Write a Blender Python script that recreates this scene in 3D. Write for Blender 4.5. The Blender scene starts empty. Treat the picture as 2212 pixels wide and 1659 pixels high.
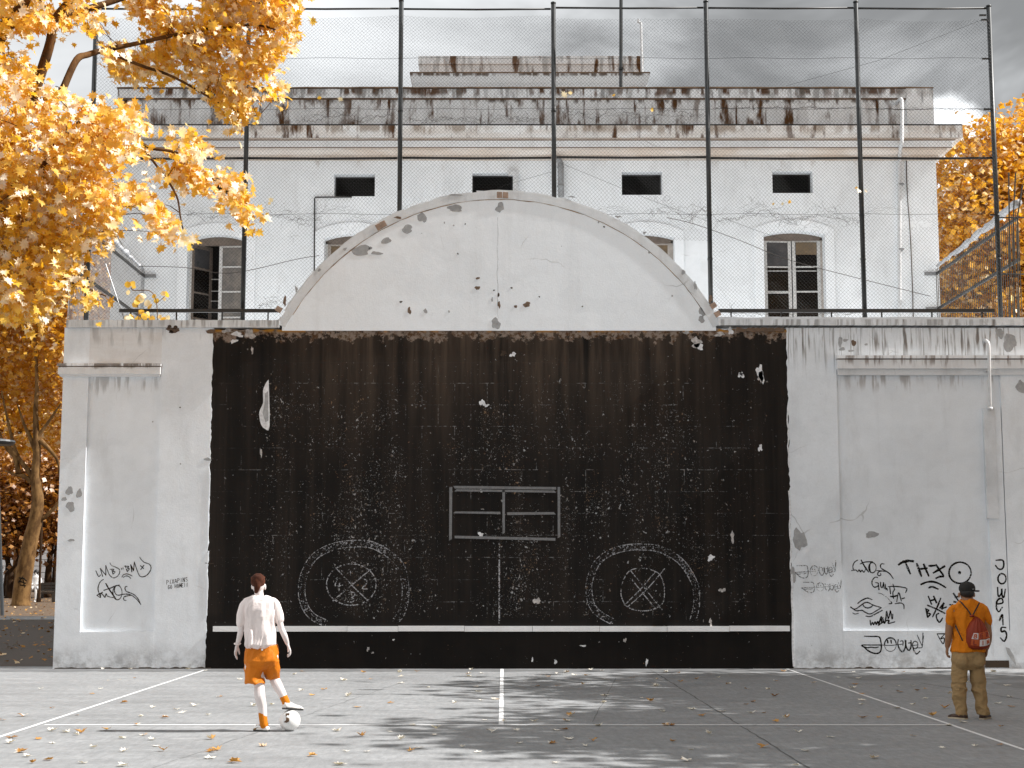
import bpy, bmesh, math, random
import numpy as np
from mathutils import Vector, Matrix, noise as mnoise
random.seed(7)
rng = np.random.default_rng(11)
scene = bpy.context.scene
COL = scene.collection
pi = math.pi

# ------------------------------------------------------------------ camera
# measured on the photograph (2212 x 1659 view): horizon row, focal length, vanishing point
F, CX, CY, EYE = 3316.0, 1088.0, 829.5, 1.75
TH = math.atan(407 / F)
CT, ST = math.cos(TH), math.sin(TH)
cam_data = bpy.data.cameras.new('camera')
cam_data.sensor_width = 36.0
cam_data.lens = 36.0 * F / 2212
cam_data.shift_x = (1106 - CX) / 2212
cam_data.clip_end = 2000
cam = bpy.data.objects.new('camera', cam_data)
COL.objects.link(cam)
cam.location = (0, 0, EYE)
cam.rotation_euler = (pi / 2 + TH, 0, 0)
scene.camera = cam

# ------------------------------------------------------------------ sun
SUN_TO = Vector((1.0, -0.042, 1.0)).normalized()         # towards the sun: from the right, just grazing the wall
sun_data = bpy.data.lights.new('sun', 'SUN')
sun_data.energy = 5.0
sun_data.angle = math.radians(0.6)
sun_data.color = (1.0, 0.985, 0.96)
sun = bpy.data.objects.new('sun', sun_data)
COL.objects.link(sun)
sun.location = (40, 3, 40)
sun.rotation_euler = SUN_TO.to_track_quat('Z', 'Y').to_euler()

# ------------------------------------------------------------------ world
world = bpy.data.worlds.new('World')
scene.world = world
world.use_nodes = True
scene.view_settings.view_transform = 'Standard'
scene.view_settings.look = 'None'
scene.view_settings.exposure = 0.72
scene.view_settings.gamma = 1.0
scene.view_settings.use_curve_mapping = False
scene.cycles.use_denoising = True
scene.cycles.max_bounces = 5
scene.cycles.diffuse_bounces = 3
scene.cycles.adaptive_threshold = 0.02
scene.cycles.transparent_max_bounces = 12


class NG:
    """small helper round a node tree"""
    def __init__(self, tree):
        self.t = tree
        tree.nodes.clear()

    def node(self, kind, **kw):
        n = self.t.nodes.new(kind)
        for k, v in kw.items():
            setattr(n, k, v)
        return n

    def put(self, sock, val):
        if isinstance(val, bpy.types.NodeSocket):
            self.t.links.new(val, sock)
        elif val is not None:
            if sock.type in ('RGBA',) and not hasattr(val, '__len__'):
                val = (val, val, val, 1)
            elif sock.type == 'RGBA' and len(val) == 3:
                val = (*val, 1)
            sock.default_value = val

    def math(self, op, a, b=None, c=None, clamp=False):
        n = self.node('ShaderNodeMath', operation=op, use_clamp=clamp)
        self.put(n.inputs[0], a)
        if b is not None: self.put(n.inputs[1], b)
        if c is not None: self.put(n.inputs[2], c)
        return n.outputs[0]

    def mul(self, a, b): return self.math('MULTIPLY', a, b)
    def add(self, a, b): return self.math('ADD', a, b)
    def sub(self, a, b): return self.math('SUBTRACT', a, b)

    def mix(self, f, a, b, blend='MIX'):
        n = self.node('ShaderNodeMix', data_type='RGBA', blend_type=blend)
        self.put(n.inputs[0], f); self.put(n.inputs[6], a); self.put(n.inputs[7], b)
        return n.outputs[2]

    def ramp(self, f, lo, hi, a=0.0, b=1.0, smooth=True):
        n = self.node('ShaderNodeMapRange', interpolation_type='SMOOTHSTEP' if smooth else 'LINEAR', clamp=True)
        self.put(n.inputs[0], f)
        for i, v in zip((1, 2, 3, 4), (lo, hi, a, b)):
            self.put(n.inputs[i], v)
        return n.outputs[0]

    def coord(self, which='Object'):
        return self.node('ShaderNodeTexCoord').outputs[which]

    def xyz(self, v):
        n = self.node('ShaderNodeSeparateXYZ'); self.put(n.inputs[0], v)
        return n.outputs

    def comb(self, x, y, z):
        n = self.node('ShaderNodeCombineXYZ')
        for i, v in enumerate((x, y, z)): self.put(n.inputs[i], v)
        return n.outputs[0]

    def scale(self, v, s, loc=(0, 0, 0)):
        n = self.node('ShaderNodeMapping')
        self.put(n.inputs[0], v); n.inputs[1].default_value = loc; n.inputs[3].default_value = s
        return n.outputs[0]

    def noise(self, v, s, d=3.0, r=0.55, dist=0.0):
        n = self.node('ShaderNodeTexNoise')
        self.put(n.inputs['Vector'], v); n.inputs['Scale'].default_value = s
        n.inputs['Detail'].default_value = d; n.inputs['Roughness'].default_value = r
        n.inputs['Distortion'].default_value = dist
        return n.outputs[0]

    def voronoi(self, v, s, feature='F1', rand=1.0):
        n = self.node('ShaderNodeTexVoronoi', feature=feature)
        self.put(n.inputs['Vector'], v); n.inputs['Scale'].default_value = s
        n.inputs['Randomness'].default_value = rand
        return n.outputs

    def bump(self, h, strength=0.3, dist=0.02):
        n = self.node('ShaderNodeBump')
        n.inputs['Strength'].default_value = strength; n.inputs['Distance'].default_value = dist
        self.put(n.inputs['Height'], h)
        return n.outputs[0]

    def principled(self, color, rough=0.8, normal=None, metallic=0.0, spec=None, alpha=None, trans=None, trans_fac=0.4):
        b = self.node('ShaderNodeBsdfPrincipled')
        self.put(b.inputs['Base Color'], color); self.put(b.inputs['Roughness'], rough)
        b.inputs['Metallic'].default_value = metallic
        if spec is not None: b.inputs['Specular IOR Level'].default_value = spec
        if normal is not None: self.put(b.inputs['Normal'], normal)
        if alpha is not None: self.put(b.inputs['Alpha'], alpha)
        o = self.node('ShaderNodeOutputMaterial')
        out = b.outputs[0]
        if trans is not None:
            tr = self.node('ShaderNodeBsdfTranslucent'); self.put(tr.inputs[0], trans)
            m = self.node('ShaderNodeMixShader'); self.put(m.inputs[0], trans_fac)
            self.t.links.new(out, m.inputs[1]); self.t.links.new(tr.outputs[0], m.inputs[2])
            out = m.outputs[0]
        self.t.links.new(out, o.inputs[0])
        return b


# overcast-bright, partly cloudy grey sky over a desaturated Nishita sky
g = NG(world.node_tree)
sky = g.node('ShaderNodeTexSky', sky_type='NISHITA', sun_disc=False)
sky.sun_elevation = math.asin(SUN_TO.z)
sky.sun_rotation = math.atan2(SUN_TO.x, SUN_TO.y)
sky.air_density = 1.0; sky.dust_density = 2.0
bw = g.node('ShaderNodeRGBToBW'); g.put(bw.inputs[0], sky.outputs[0])
dirv = g.coord('Generated')
dx, dy, dz = g.xyz(dirv)
# project the direction on a cloud layer so that streaks lie flat and recede
den = g.math('MAXIMUM', g.add(dz, 0.12), 0.05)
flat = g.comb(g.math('DIVIDE', dx, den), g.math('DIVIDE', dy, den), 0.0)
flat2 = g.scale(flat, (0.75, 1.0, 1.0), (1.9, 0.35, 0.0))
n1 = g.noise(flat2, 1.15, 4.0, 0.48, 0.5)
n2 = g.noise(g.scale(dirv, (1.0, 1.0, 2.0), (0.3, 2.2, 0.4)), 5.2, 5.0, 0.52, 0.5)
az = g.math('DIVIDE', dx, g.math('MAXIMUM', g.math('ABSOLUTE', dy), 0.2))
bank = g.ramp(az, -0.14, 0.20)                      # thick white bank on the left, darker cloud right of it
dens = g.add(g.add(g.mul(n1, 0.45), g.mul(n2, g.ramp(bank, 0.0, 1.0, 0.35, 0.80, False))), g.ramp(bank, 0.0, 1.0, 0.14, 0.15, False))
dark = g.ramp(dens, 0.50, 0.80)
cloud = g.ramp(dark, 0.0, 1.0, 7.3, 2.0, smooth=False)
# a white cumulus head low on the right
pf = g.noise(dirv, 14.0, 5.0, 0.6)
cu = g.add(g.math('POWER', g.math('DIVIDE', g.sub(az, 0.292), 0.032), 2.0), g.math('POWER', g.math('DIVIDE', g.sub(dz, 0.262), 0.030), 2.0))
cum = g.ramp(g.add(cu, g.mul(g.sub(pf, 0.5), 2.2)), 1.25, 0.75)
cum = g.mul(cum, g.ramp(dy, 0.2, 0.4))
cloud = g.add(g.mul(cloud, g.sub(1.0, cum)), g.mul(cum, 9.8))
base = g.math('MULTIPLY', bw.outputs[0], 0.9)
cover = g.ramp(n1, 0.18, 0.42, 0.65, 1.0)
mixv = g.add(g.mul(cloud, cover), g.mul(base, g.sub(1.0, cover)))
bg = g.node('ShaderNodeBackground')
tint = g.mix(1.0, g.comb(mixv, mixv, mixv), (0.972, 1.0, 1.025), 'MULTIPLY')
g.put(bg.inputs[0], tint)
bg.inputs[1].default_value = 0.092
wo = g.node('ShaderNodeOutputWorld')
g.t.links.new(bg.outputs[0], wo.inputs[0])


# ------------------------------------------------------------------ pixel -> place helpers
def ray(px, py):
    u = (px - CX) / F
    v = (CY - py) / F
    return u, CT - v * ST, ST + v * CT


def at(px, py, Y):
    d = ray(px, py)
    t = Y / d[1]
    return Vector((d[0] * t, Y, EYE + d[2] * t))


def gnd(px, py, z=0.0):
    d = ray(px, py)
    t = (z - EYE) / d[2]
    return Vector((d[0] * t, d[1] * t, z))


def proj(p):
    x, y, z = p[0], p[1], p[2] - EYE
    dep = y * CT + z * ST
    up = -y * ST + z * CT
    return CX + F * x / dep, CY - F * up / dep


def PX(px, py, Y): return at(px, py, Y).x
def PZ(py, Y): return at(CX, py, Y).z


# ------------------------------------------------------------------ mesh helpers
class MB:
    def __init__(self):
        self.v, self.f = [], []

    def quad(self, a, b, c, d):
        n = len(self.v); self.v += [tuple(a), tuple(b), tuple(c), tuple(d)]; self.f.append((n, n + 1, n + 2, n + 3))

    def box(self, x0, x1, y0, y1, z0, z1):
        n = len(self.v)
        self.v += [(x, y, z) for z in (z0, z1) for y in (y0, y1) for x in (x0, x1)]
        for f in ((0, 2, 3, 1), (4, 5, 7, 6), (0, 1, 5, 4), (2, 6, 7, 3), (0, 4, 6, 2), (1, 3, 7, 5)):
            self.f.append(tuple(n + i for i in f))
        return self

    def prism(self, pts, y0, y1):
        """outline [(x, z)] extruded from y0 (front) to y1"""
        n, k = len(self.v), len(pts)
        area = sum(pts[i][0] * pts[(i + 1) % k][1] - pts[(i + 1) % k][0] * pts[i][1] for i in range(k))
        if area < 0: pts = pts[::-1]
        self.v += [(x, y0, z) for x, z in pts] + [(x, y1, z) for x, z in pts]
        self.f.append(tuple(range(n, n + k)))
        self.f.append(tuple(range(n + 2 * k - 1, n + k - 1, -1)))
        for i in range(k):
            j = (i + 1) % k
            self.f.append((n + i, n + k + i, n + k + j, n + j))
        return self

    def tube(self, path, radii, sides=6, caps=True):
        path = [Vector(p) for p in path]
        if not hasattr(radii, '__len__'): radii = [radii] * len(path)
        n0 = len(self.v)
        prev = None
        for i, p in enumerate(path):
            t = (path[min(i + 1, len(path) - 1)] - path[max(i - 1, 0)])
            if t.length < 1e-9: t = Vector((0, 0, 1))
            t.normalize()
            if prev is None:
                a = t.orthogonal().normalized()
            else:
                a = (prev - t * prev.dot(t))
                a = a.normalized() if a.length > 1e-6 else t.orthogonal().normalized()
            prev = a
            b = t.cross(a)
            for k in range(sides):
                an = 2 * pi * k / sides
                self.v.append(tuple(p + (a * math.cos(an) + b * math.sin(an)) * radii[i]))
        for i in range(len(path) - 1):
            for k in range(sides):
                k2 = (k + 1) % sides
                a0 = n0 + i * sides
                self.f.append((a0 + k, a0 + k2, a0 + sides + k2, a0 + sides + k))
        if caps:
            self.f.append(tuple(n0 + k for k in reversed(range(sides))))
            e = n0 + (len(path) - 1) * sides
            self.f.append(tuple(e + k for k in range(sides)))
        return self

    def loft(self, rings, caps=True):
        n0, k = len(self.v), len(rings[0])
        for r in rings: self.v += [tuple(p) for p in r]
        for i in range(len(rings) - 1):
            for j in range(k):
                j2 = (j + 1) % k
                a = n0 + i * k
                self.f.append((a + j, a + j2, a + k + j2, a + k + j))
        if caps:
            self.f.append(tuple(n0 + j for j in reversed(range(k))))
            e = n0 + (len(rings) - 1) * k
            self.f.append(tuple(e + j for j in range(k)))
        return self

    def mesh(self, name):
        me = bpy.data.meshes.new(name)
        me.from_pydata(self.v, [], self.f)
        me.update()
        return me

    def build(self, name, mat, parent=None, smooth=False, fix=False):
        me = self.mesh(name)
        if fix:
            bm = bmesh.new(); bm.from_mesh(me); bmesh.ops.recalc_face_normals(bm, faces=bm.faces); bm.to_mesh(me); bm.free()
        return link(name, me, mat, parent, smooth)


def link(name, me, mat, parent=None, smooth=False):
    if mat is not None and not me.materials: me.materials.append(mat)
    if smooth:
        me.polygons.foreach_set('use_smooth', [True] * len(me.polygons)); me.update()
    o = bpy.data.objects.new(name, me)
    COL.objects.link(o)
    if parent is not None: adopt(o, parent)
    return o


ROOT = {}


def adopt(o, parent):
    """parent without moving: parts keep world coordinates"""
    o.parent = parent
    off = ROOT.get(parent.name, Vector((0, 0, 0)))
    o.matrix_parent_inverse = Matrix.Translation(-off)
    ROOT[o.name] = Vector((0, 0, 0)) if o.type == 'MESH' else off


def tag(o, label=None, cat=None, group=None, kind=None):
    if label: o['label'] = label
    if cat: o['category'] = cat
    if group: o['group'] = group
    if kind: o['kind'] = kind
    return o


def thing(name, loc, label, cat, group=None):
    o = bpy.data.objects.new(name, None)
    o.empty_display_size = 0.2
    COL.objects.link(o)
    o.location = loc
    ROOT[o.name] = Vector(loc)
    return tag(o, label, cat, group)


def np_mesh(name, verts, faces_flat, sizes):
    me = bpy.data.meshes.new(name)
    me.vertices.add(len(verts)); me.vertices.foreach_set('co', np.asarray(verts, dtype=np.float32).ravel())
    me.loops.add(len(faces_flat)); me.loops.foreach_set('vertex_index', np.asarray(faces_flat, dtype=np.int32))
    starts = np.concatenate(([0], np.cumsum(sizes)[:-1])).astype(np.int32)
    me.polygons.add(len(sizes)); me.polygons.foreach_set('loop_start', starts)
    me.update(calc_edges=True)
    me.validate()
    return me


def crom(pts, n=6):
    """smooth a polyline (Catmull-Rom)"""
    pts = [Vector((*p, 0)) if len(p) == 2 else Vector(p) for p in pts]
    if len(pts) < 3: return pts
    out = []
    P = [pts[0]] + pts + [pts[-1]]
    for i in range(1, len(P) - 2):
        p0, p1, p2, p3 = P[i - 1], P[i], P[i + 1], P[i + 2]
        for k in range(n):
            t = k / n
            out.append(0.5 * ((2 * p1) + (p2 - p0) * t + (2 * p0 - 5 * p1 + 4 * p2 - p3) * t * t + (3 * p1 - p0 - 3 * p2 + p3) * t ** 3))
    out.append(pts[-1])
    return out


def ribbon(mb, pts, width, Y, smooth=True, taper=True, jitter=0.0):
    """pen stroke on a wall plane: pts are (x, z) world"""
    P = crom(pts, 5) if smooth else [Vector((*p, 0)) for p in pts]
    if len(P) < 2: return
    n0 = len(mb.v)
    m = len(P)
    for i, p in enumerate(P):
        t = P[min(i + 1, m - 1)] - P[max(i - 1, 0)]
        if t.length < 1e-9: t = Vector((1, 0, 0))
        t.normalize()
        nrm = Vector((-t.y, t.x, 0))
        w = width / 2
        if taper and m > 3: w *= 0.72 + 0.28 * math.sin(pi * min(1, max(0, (i + 0.6) / (m - 0.2))))
        if jitter: w *= 1 + random.uniform(-jitter, jitter)
        if i == 0: p = p - t * w * 0.8
        if i == m - 1: p = p + t * w * 0.8
        a, b = p + nrm * w, p - nrm * w
        mb.v += [(a.x, Y, a.y), (b.x, Y, b.y)]
    for i in range(m - 1):
        a = n0 + 2 * i
        mb.f.append((a, a + 1, a + 3, a + 2))


def blot(cx, cz, w, h, k=14, rough=0.28, seed=None):
    """irregular patch outline in x, z"""
    r = random.Random(seed if seed is not None else random.random())
    ph = [r.uniform(0, 6.28) for _ in range(4)]
    out = []
    for i in range(k):
        a = 2 * pi * i / k
        q = 1 + rough * (0.5 * math.sin(2 * a + ph[0]) + 0.4 * math.sin(3 * a + ph[1]) + 0.3 * math.sin(5 * a + ph[2])) + r.uniform(-rough, rough) * 0.35
        out.append((cx + w / 2 * q * math.cos(a), cz + h / 2 * q * math.sin(a)))
    return out

# ------------------------------------------------------------------ materials
def new_mat(name):
    m = bpy.data.materials.new(name)
    m.use_nodes = True
    return m, NG(m.node_tree)


def simple(name, color, rough=0.7, metallic=0.0, spec=None, var=0.12, scale=8.0, bump=0.0):
    m, g = new_mat(name)
    c = g.coord()
    n = g.noise(c, scale, 4.0, 0.6)
    f = g.ramp(n, 0.25, 0.75, 1 - var, 1 + var, smooth=False)
    col = g.mix(1.0, (*color, 1), g.comb(f, f, f), 'MULTIPLY')
    nrm = g.bump(g.noise(c, scale * 6, 3.0), bump, 0.01) if bump else None
    g.principled(col, rough, nrm, metallic, spec)
    return m


RUST = (0.060, 0.026, 0.008)
DIRT = (0.16, 0.145, 0.13)


def streak(g, c, z0, length, thr, freq=7.0, seed=0.0):
    """mask of run-down stains below height z0"""
    x, y, z = g.xyz(c)
    v = g.comb(g.add(g.mul(x, freq), seed), 0.0, g.mul(z, 0.8))
    n = g.noise(v, 1.0, 4.0, 0.58)
    ln = g.noise(g.comb(g.add(g.mul(x, freq * 0.45), seed + 3.1), 0, 0), 1.0, 3.0, 0.6)
    loc = g.ramp(g.noise(g.comb(g.add(g.mul(x, freq * .16), seed + 8.8), 0, 0), 1.0, 2.0, 0.5), .36, .52, .22, 1.0)
    below = g.sub(z0, z)
    fall = g.math('SUBTRACT', 1.0, g.math('DIVIDE', below, g.math('MAXIMUM', g.mul(ln, length * 2.0), 0.02)), clamp=True)
    on = g.ramp(below, -0.004, 0.004)
    return g.mul(g.mul(g.ramp(n, thr, thr + 0.11), g.ramp(fall, 0.0, 0.55)), g.mul(on, loc))


def plaster(name, base, stains=(), mott=0.07, dirt_low=None, grime=0.28, bump=0.35, pits=0.5, warm=None):
    """painted render: mottling, faint grime, pits, run-down stains (z0, length, threshold, freq, colour, strength)"""
    m, g = new_mat(name)
    c = g.coord()
    big = g.noise(c, 0.7, 4.0, 0.6)
    mid = g.noise(c, 4.0, 5.0, 0.65)
    fine = g.noise(c, 45.0, 3.0, 0.6)
    f = g.add(g.add(g.ramp(big, 0.25, 0.75, -mott, mott, False), g.ramp(mid, 0.25, 0.75, -mott * .6, mott * .6, False)),
              g.ramp(fine, 0.2, 0.8, 1 - 0.05, 1 + 0.05, False))
    col = g.mix(1.0, (*base, 1), g.comb(f, f, f), 'MULTIPLY')
    if warm:
        wn = g.ramp(g.noise(g.scale(c, (0.5, 1, 3.0)), 1.2, 4.0, 0.6), 0.35, 0.62)
        col = g.mix(g.mul(wn, warm[3]), col, (*warm[:3], 1))
    rep = g.noise(g.scale(c, (0.55, 1, 0.8), (11, 0, 5)), 1.0, 3.0, .45)
    col = g.mix(g.mul(g.ramp(rep, .50, .515), .05), col, (base[0] * .45, base[1] * .45, base[2] * .45, 1))       # repainted areas
    scr = g.noise(g.scale(c, (1.0, 1.0, 5.0), (3, 0, 8)), 3.4, 6.0, .72)
    col = g.mix(g.mul(g.ramp(scr, .62, .76), .14), col, (base[0] * .5, base[1] * .49, base[2] * .48, 1))
    wet = g.noise(g.scale(c, (3.2, 1, .16), (1, 0, 1)), 1.0, 5.0, .65)
    col = g.mix(g.mul(g.ramp(wet, .54, .74), .10), col, (base[0] * .5, base[1] * .48, base[2] * .46, 1))
    gr = g.ramp(g.noise(g.scale(c, (1.6, 1.6, 0.5), (4, 0, 2)), 1.3, 6.0, 0.68), 0.50, 0.75)
    col = g.mix(g.mul(gr, grime), col, (base[0] * .62, base[1] * .6, base[2] * .58, 1))
    for i, (z0, ln, thr, fr, sc, st) in enumerate(stains):
        col = g.mix(g.mul(streak(g, c, z0, ln, thr, fr, 5.3 * i + 1.7), st), col, (*sc, 1))
    if dirt_low:
        z = g.xyz(c)[2]
        dl = g.mul(g.ramp(z, 0.0, dirt_low, 1.0, 0.0), g.ramp(g.noise(c, 2.6, 6.0, 0.7), 0.38, 0.66))
        col = g.mix(g.mul(dl, 0.7), col, (0.2, 0.19, 0.18, 1))
    pv = g.voronoi(g.scale(c, (1, 1, 1)), 3.1)[0]
    pit = g.mul(g.ramp(pv, 0.035, 0.02), g.ramp(g.noise(c, 1.1, 3.0), 0.5, 0.6))
    col = g.mix(g.mul(pit, pits), col, (0.11, 0.10, 0.09, 1))
    # hairline cracks
    e = g.node('ShaderNodeTexVoronoi', feature='DISTANCE_TO_EDGE')
    g.put(e.inputs['Vector'], g.add_vec(c, g.noise_vec(c, 1.7, 0.5)))
    e.inputs['Scale'].default_value = 0.55
    ck = g.mul(g.ramp(e.outputs[0], 0.006, 0.002), g.ramp(g.noise(c, 0.9, 3.0), 0.55, 0.68))
    col = g.mix(g.mul(ck, 0.42), col, (0.26, 0.25, 0.24, 1))
    h = g.add(g.mul(mid, 0.5), g.mul(fine, 0.25))
    g.principled(col, 0.88, g.bump(h, bump, 0.02), spec=0.25)
    return m


def _add_vec(self, a, b):
    n = self.node('ShaderNodeVectorMath', operation='ADD'); self.put(n.inputs[0], a); self.put(n.inputs[1], b)
    return n.outputs[0]


def _noise_vec(self, v, s, amp):
    n = self.node('ShaderNodeTexNoise'); self.put(n.inputs['Vector'], v); n.inputs['Scale'].default_value = s
    k = self.node('ShaderNodeVectorMath', operation='MULTIPLY_ADD')
    self.put(k.inputs[0], n.outputs[1]); k.inputs[1].default_value = (amp,) * 3; k.inputs[2].default_value = (-amp / 2,) * 3
    return k.outputs[0]


NG.add_vec = _add_vec
NG.noise_vec = _noise_vec

WY = 28.5            # front face of the ball wall
FY = 28.98           # fence behind it
BY = 35.0            # building behind the terrace
Z_COP = PZ(691, WY)          # top of the coping
Z_CB = PZ(708, WY)           # underside of the coping
Z_BLK = PZ(712, WY)          # top of the black paint

M = {}
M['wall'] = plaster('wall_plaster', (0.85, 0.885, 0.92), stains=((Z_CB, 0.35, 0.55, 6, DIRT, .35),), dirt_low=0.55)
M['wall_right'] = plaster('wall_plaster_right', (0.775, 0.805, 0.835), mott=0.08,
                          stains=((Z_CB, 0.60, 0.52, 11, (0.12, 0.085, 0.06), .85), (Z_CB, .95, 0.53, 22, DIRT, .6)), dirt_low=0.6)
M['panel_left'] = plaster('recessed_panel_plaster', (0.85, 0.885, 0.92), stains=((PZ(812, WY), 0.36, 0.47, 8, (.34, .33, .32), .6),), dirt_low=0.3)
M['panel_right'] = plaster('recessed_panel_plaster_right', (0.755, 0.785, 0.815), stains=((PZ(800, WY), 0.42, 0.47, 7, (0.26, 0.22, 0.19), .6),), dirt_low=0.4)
M['frieze'] = plaster('frieze_plaster', (0.83, 0.84, 0.85), stains=((Z_CB, 0.5, 0.5, 5, DIRT, .45),), warm=(0.55, 0.49, 0.44, .22))
M['arch'] = plaster('arch_plaster', (0.90, 0.935, 0.965), mott=0.035, grime=0.12, pits=0.7)
M['coping'] = plaster('coping_plaster', (0.66, 0.67, 0.675), stains=((Z_COP, 0.2, 0.46, 10, DIRT, .6), (Z_COP, 0.16, 0.58, 5, RUST, .5)), grime=.5, mott=.12)
M['coping_right'] = plaster('coping_plaster_right', (0.68, 0.695, 0.71), stains=((Z_COP, 0.22, 0.46, 9, DIRT, .6), (Z_COP, 0.24, 0.58, 9, RUST, .75)), grime=.5, mott=.14)
M['rim'] = plaster('arch_rim_plaster', (0.72, 0.735, 0.745), grime=.6, mott=.14, bump=.6)
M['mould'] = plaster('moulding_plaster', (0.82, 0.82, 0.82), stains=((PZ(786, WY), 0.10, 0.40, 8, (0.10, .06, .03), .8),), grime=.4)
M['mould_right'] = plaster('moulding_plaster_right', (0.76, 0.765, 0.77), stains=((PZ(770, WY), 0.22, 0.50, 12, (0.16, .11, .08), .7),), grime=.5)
M['dark_strip'] = simple('dark_strip_concrete', (0.125, 0.126, 0.128), .9, var=.25, scale=4, bump=.3)
M['rim_dirt'] = simple('brown_rim_dirt', (0.34, 0.24, 0.16), 0.95, var=.5, scale=5)
M['frame_dark'] = simple('dark_weathered_frame', (0.16, 0.125, 0.10), 0.75, var=.25, scale=10)
M['dark_edge'] = simple('dark_line_and_edge', (0.16, 0.10, 0.06), 0.95, var=.5, scale=6)  # dark brown for grooves, roof edges and painted shadow lines
M['base_dark'] = simple('base_dark', (0.05, 0.035, 0.025), 0.95, var=.5, scale=9)
M['chase'] = plaster('chase_render', (0.66, 0.675, 0.69), mott=.14, grime=.5)
M['bare'] = simple('bare_cement', (0.36, 0.36, 0.36), 0.95, var=.22, scale=14, bump=.4)
M['bare_brown'] = simple('bare_brick', (0.16, 0.105, 0.07), 0.95, var=.35, scale=22, bump=.6)
M['bare_dark'] = simple('deep_hole', (0.05, 0.032, 0.02), 0.95, var=.3)
M['brick'] = simple('old_brick', (0.33, 0.23, 0.17), 0.92, var=.3, scale=14, bump=.5)
M['chip_white'] = simple('chipped_to_white', (0.72, 0.72, 0.73), 0.9, var=.25, scale=22)
M['chip_mixed'] = simple('chipped_to_grey', (0.46, 0.43, 0.41), 0.9, var=.5, scale=20)
M['tape'] = simple('grey_tape_paint', (0.17, 0.17, 0.172), 0.85, var=.3, scale=26)
M['stripe'] = plaster('white_strip_board', (0.84, 0.84, 0.84), mott=.05, grime=.25, pits=.3)
M['pole'] = simple('dark_green_black_steel', (0.018, 0.019, 0.019), 0.42, 0.0, .5, var=.3, scale=5)
M['rail'] = simple('dark_rail_steel', (0.014, 0.012, 0.010), 0.5, 0.0, .5, var=.3)
M['wire'] = simple('chain_link_wire', (0.022, 0.021, 0.020), 0.5, 0.0, .4, var=.25)
M['grille'] = simple('black_grille_wire', (0.010, 0.008, 0.006), 0.8, var=.3)
M['wire_rust'] = simple('rusted_wire', (0.035, 0.024, 0.015), 0.7, var=.3)
M['bar'] = simple('galvanised_bar', (0.32, 0.32, 0.32), 0.45, 0.2, .5, var=.2)
M['bar_dark'] = simple('dark_bar', (0.06, 0.052, 0.04), 0.5, 0.0, .5, var=.2)
M['net'] = simple('rolled_netting', (0.48, 0.48, 0.49), 0.9, var=.35, scale=18, bump=.8)
M['pipe'] = simple('painted_pipe', (0.60, 0.60, 0.60), 0.5, var=.15, scale=9)
M['pipe_dark'] = simple('grey_vent_pipe', (0.24, 0.24, 0.24), 0.5, var=.2)
M['cable'] = simple('old_cable', (0.08, 0.06, 0.045), 0.8, var=.3)
M['black'] = simple('dark_interior', (0.006, 0.005, 0.004), 0.9, var=.2)
M['frame'] = simple('weathered_white_frame', (0.58, 0.565, 0.545), 0.75, var=.2, scale=10)
M['frame_brown'] = simple('weathered_brownish_frame', (0.40, 0.355, 0.315), 0.75, var=.25, scale=10)
M['skin_pale'] = simple('pale_skin', (0.70, 0.625, 0.60), 0.5, var=.05, scale=5)
M['skin_tan'] = simple('tan_skin', (0.27, 0.13, 0.06), 0.55, var=.08, scale=5)


def glass(name, col, rough, spec):
    m, g = new_mat(name)
    c = g.coord()
    n = g.noise(c, 3.0, 4.0, .65)
    cc = g.mix(g.ramp(n, .4, .7), (*col, 1), (col[0] * 1.7, col[1] * 1.6, col[2] * 1.5, 1))
    g.principled(cc, g.ramp(n, .3, .7, rough, rough * 1.8), g.bump(g.noise(c, 1.3, 2.0), .04, .02), spec=spec)
    return m


M['glass'] = glass('dark_window_glass', (0.006, 0.005, 0.0042), 0.10, 0.16)
M['glass_grey'] = glass('blind_behind_glass', (0.06, 0.06, 0.063), 0.25, 0.25)
M['glass_brown'] = glass('brown_paper_behind_glass', (0.15, 0.11, 0.07), 0.6, 0.2)
M['glass_frost'] = glass('dusty_frosted_glass', (0.15, 0.138, 0.127), 0.5, 0.25)


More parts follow.
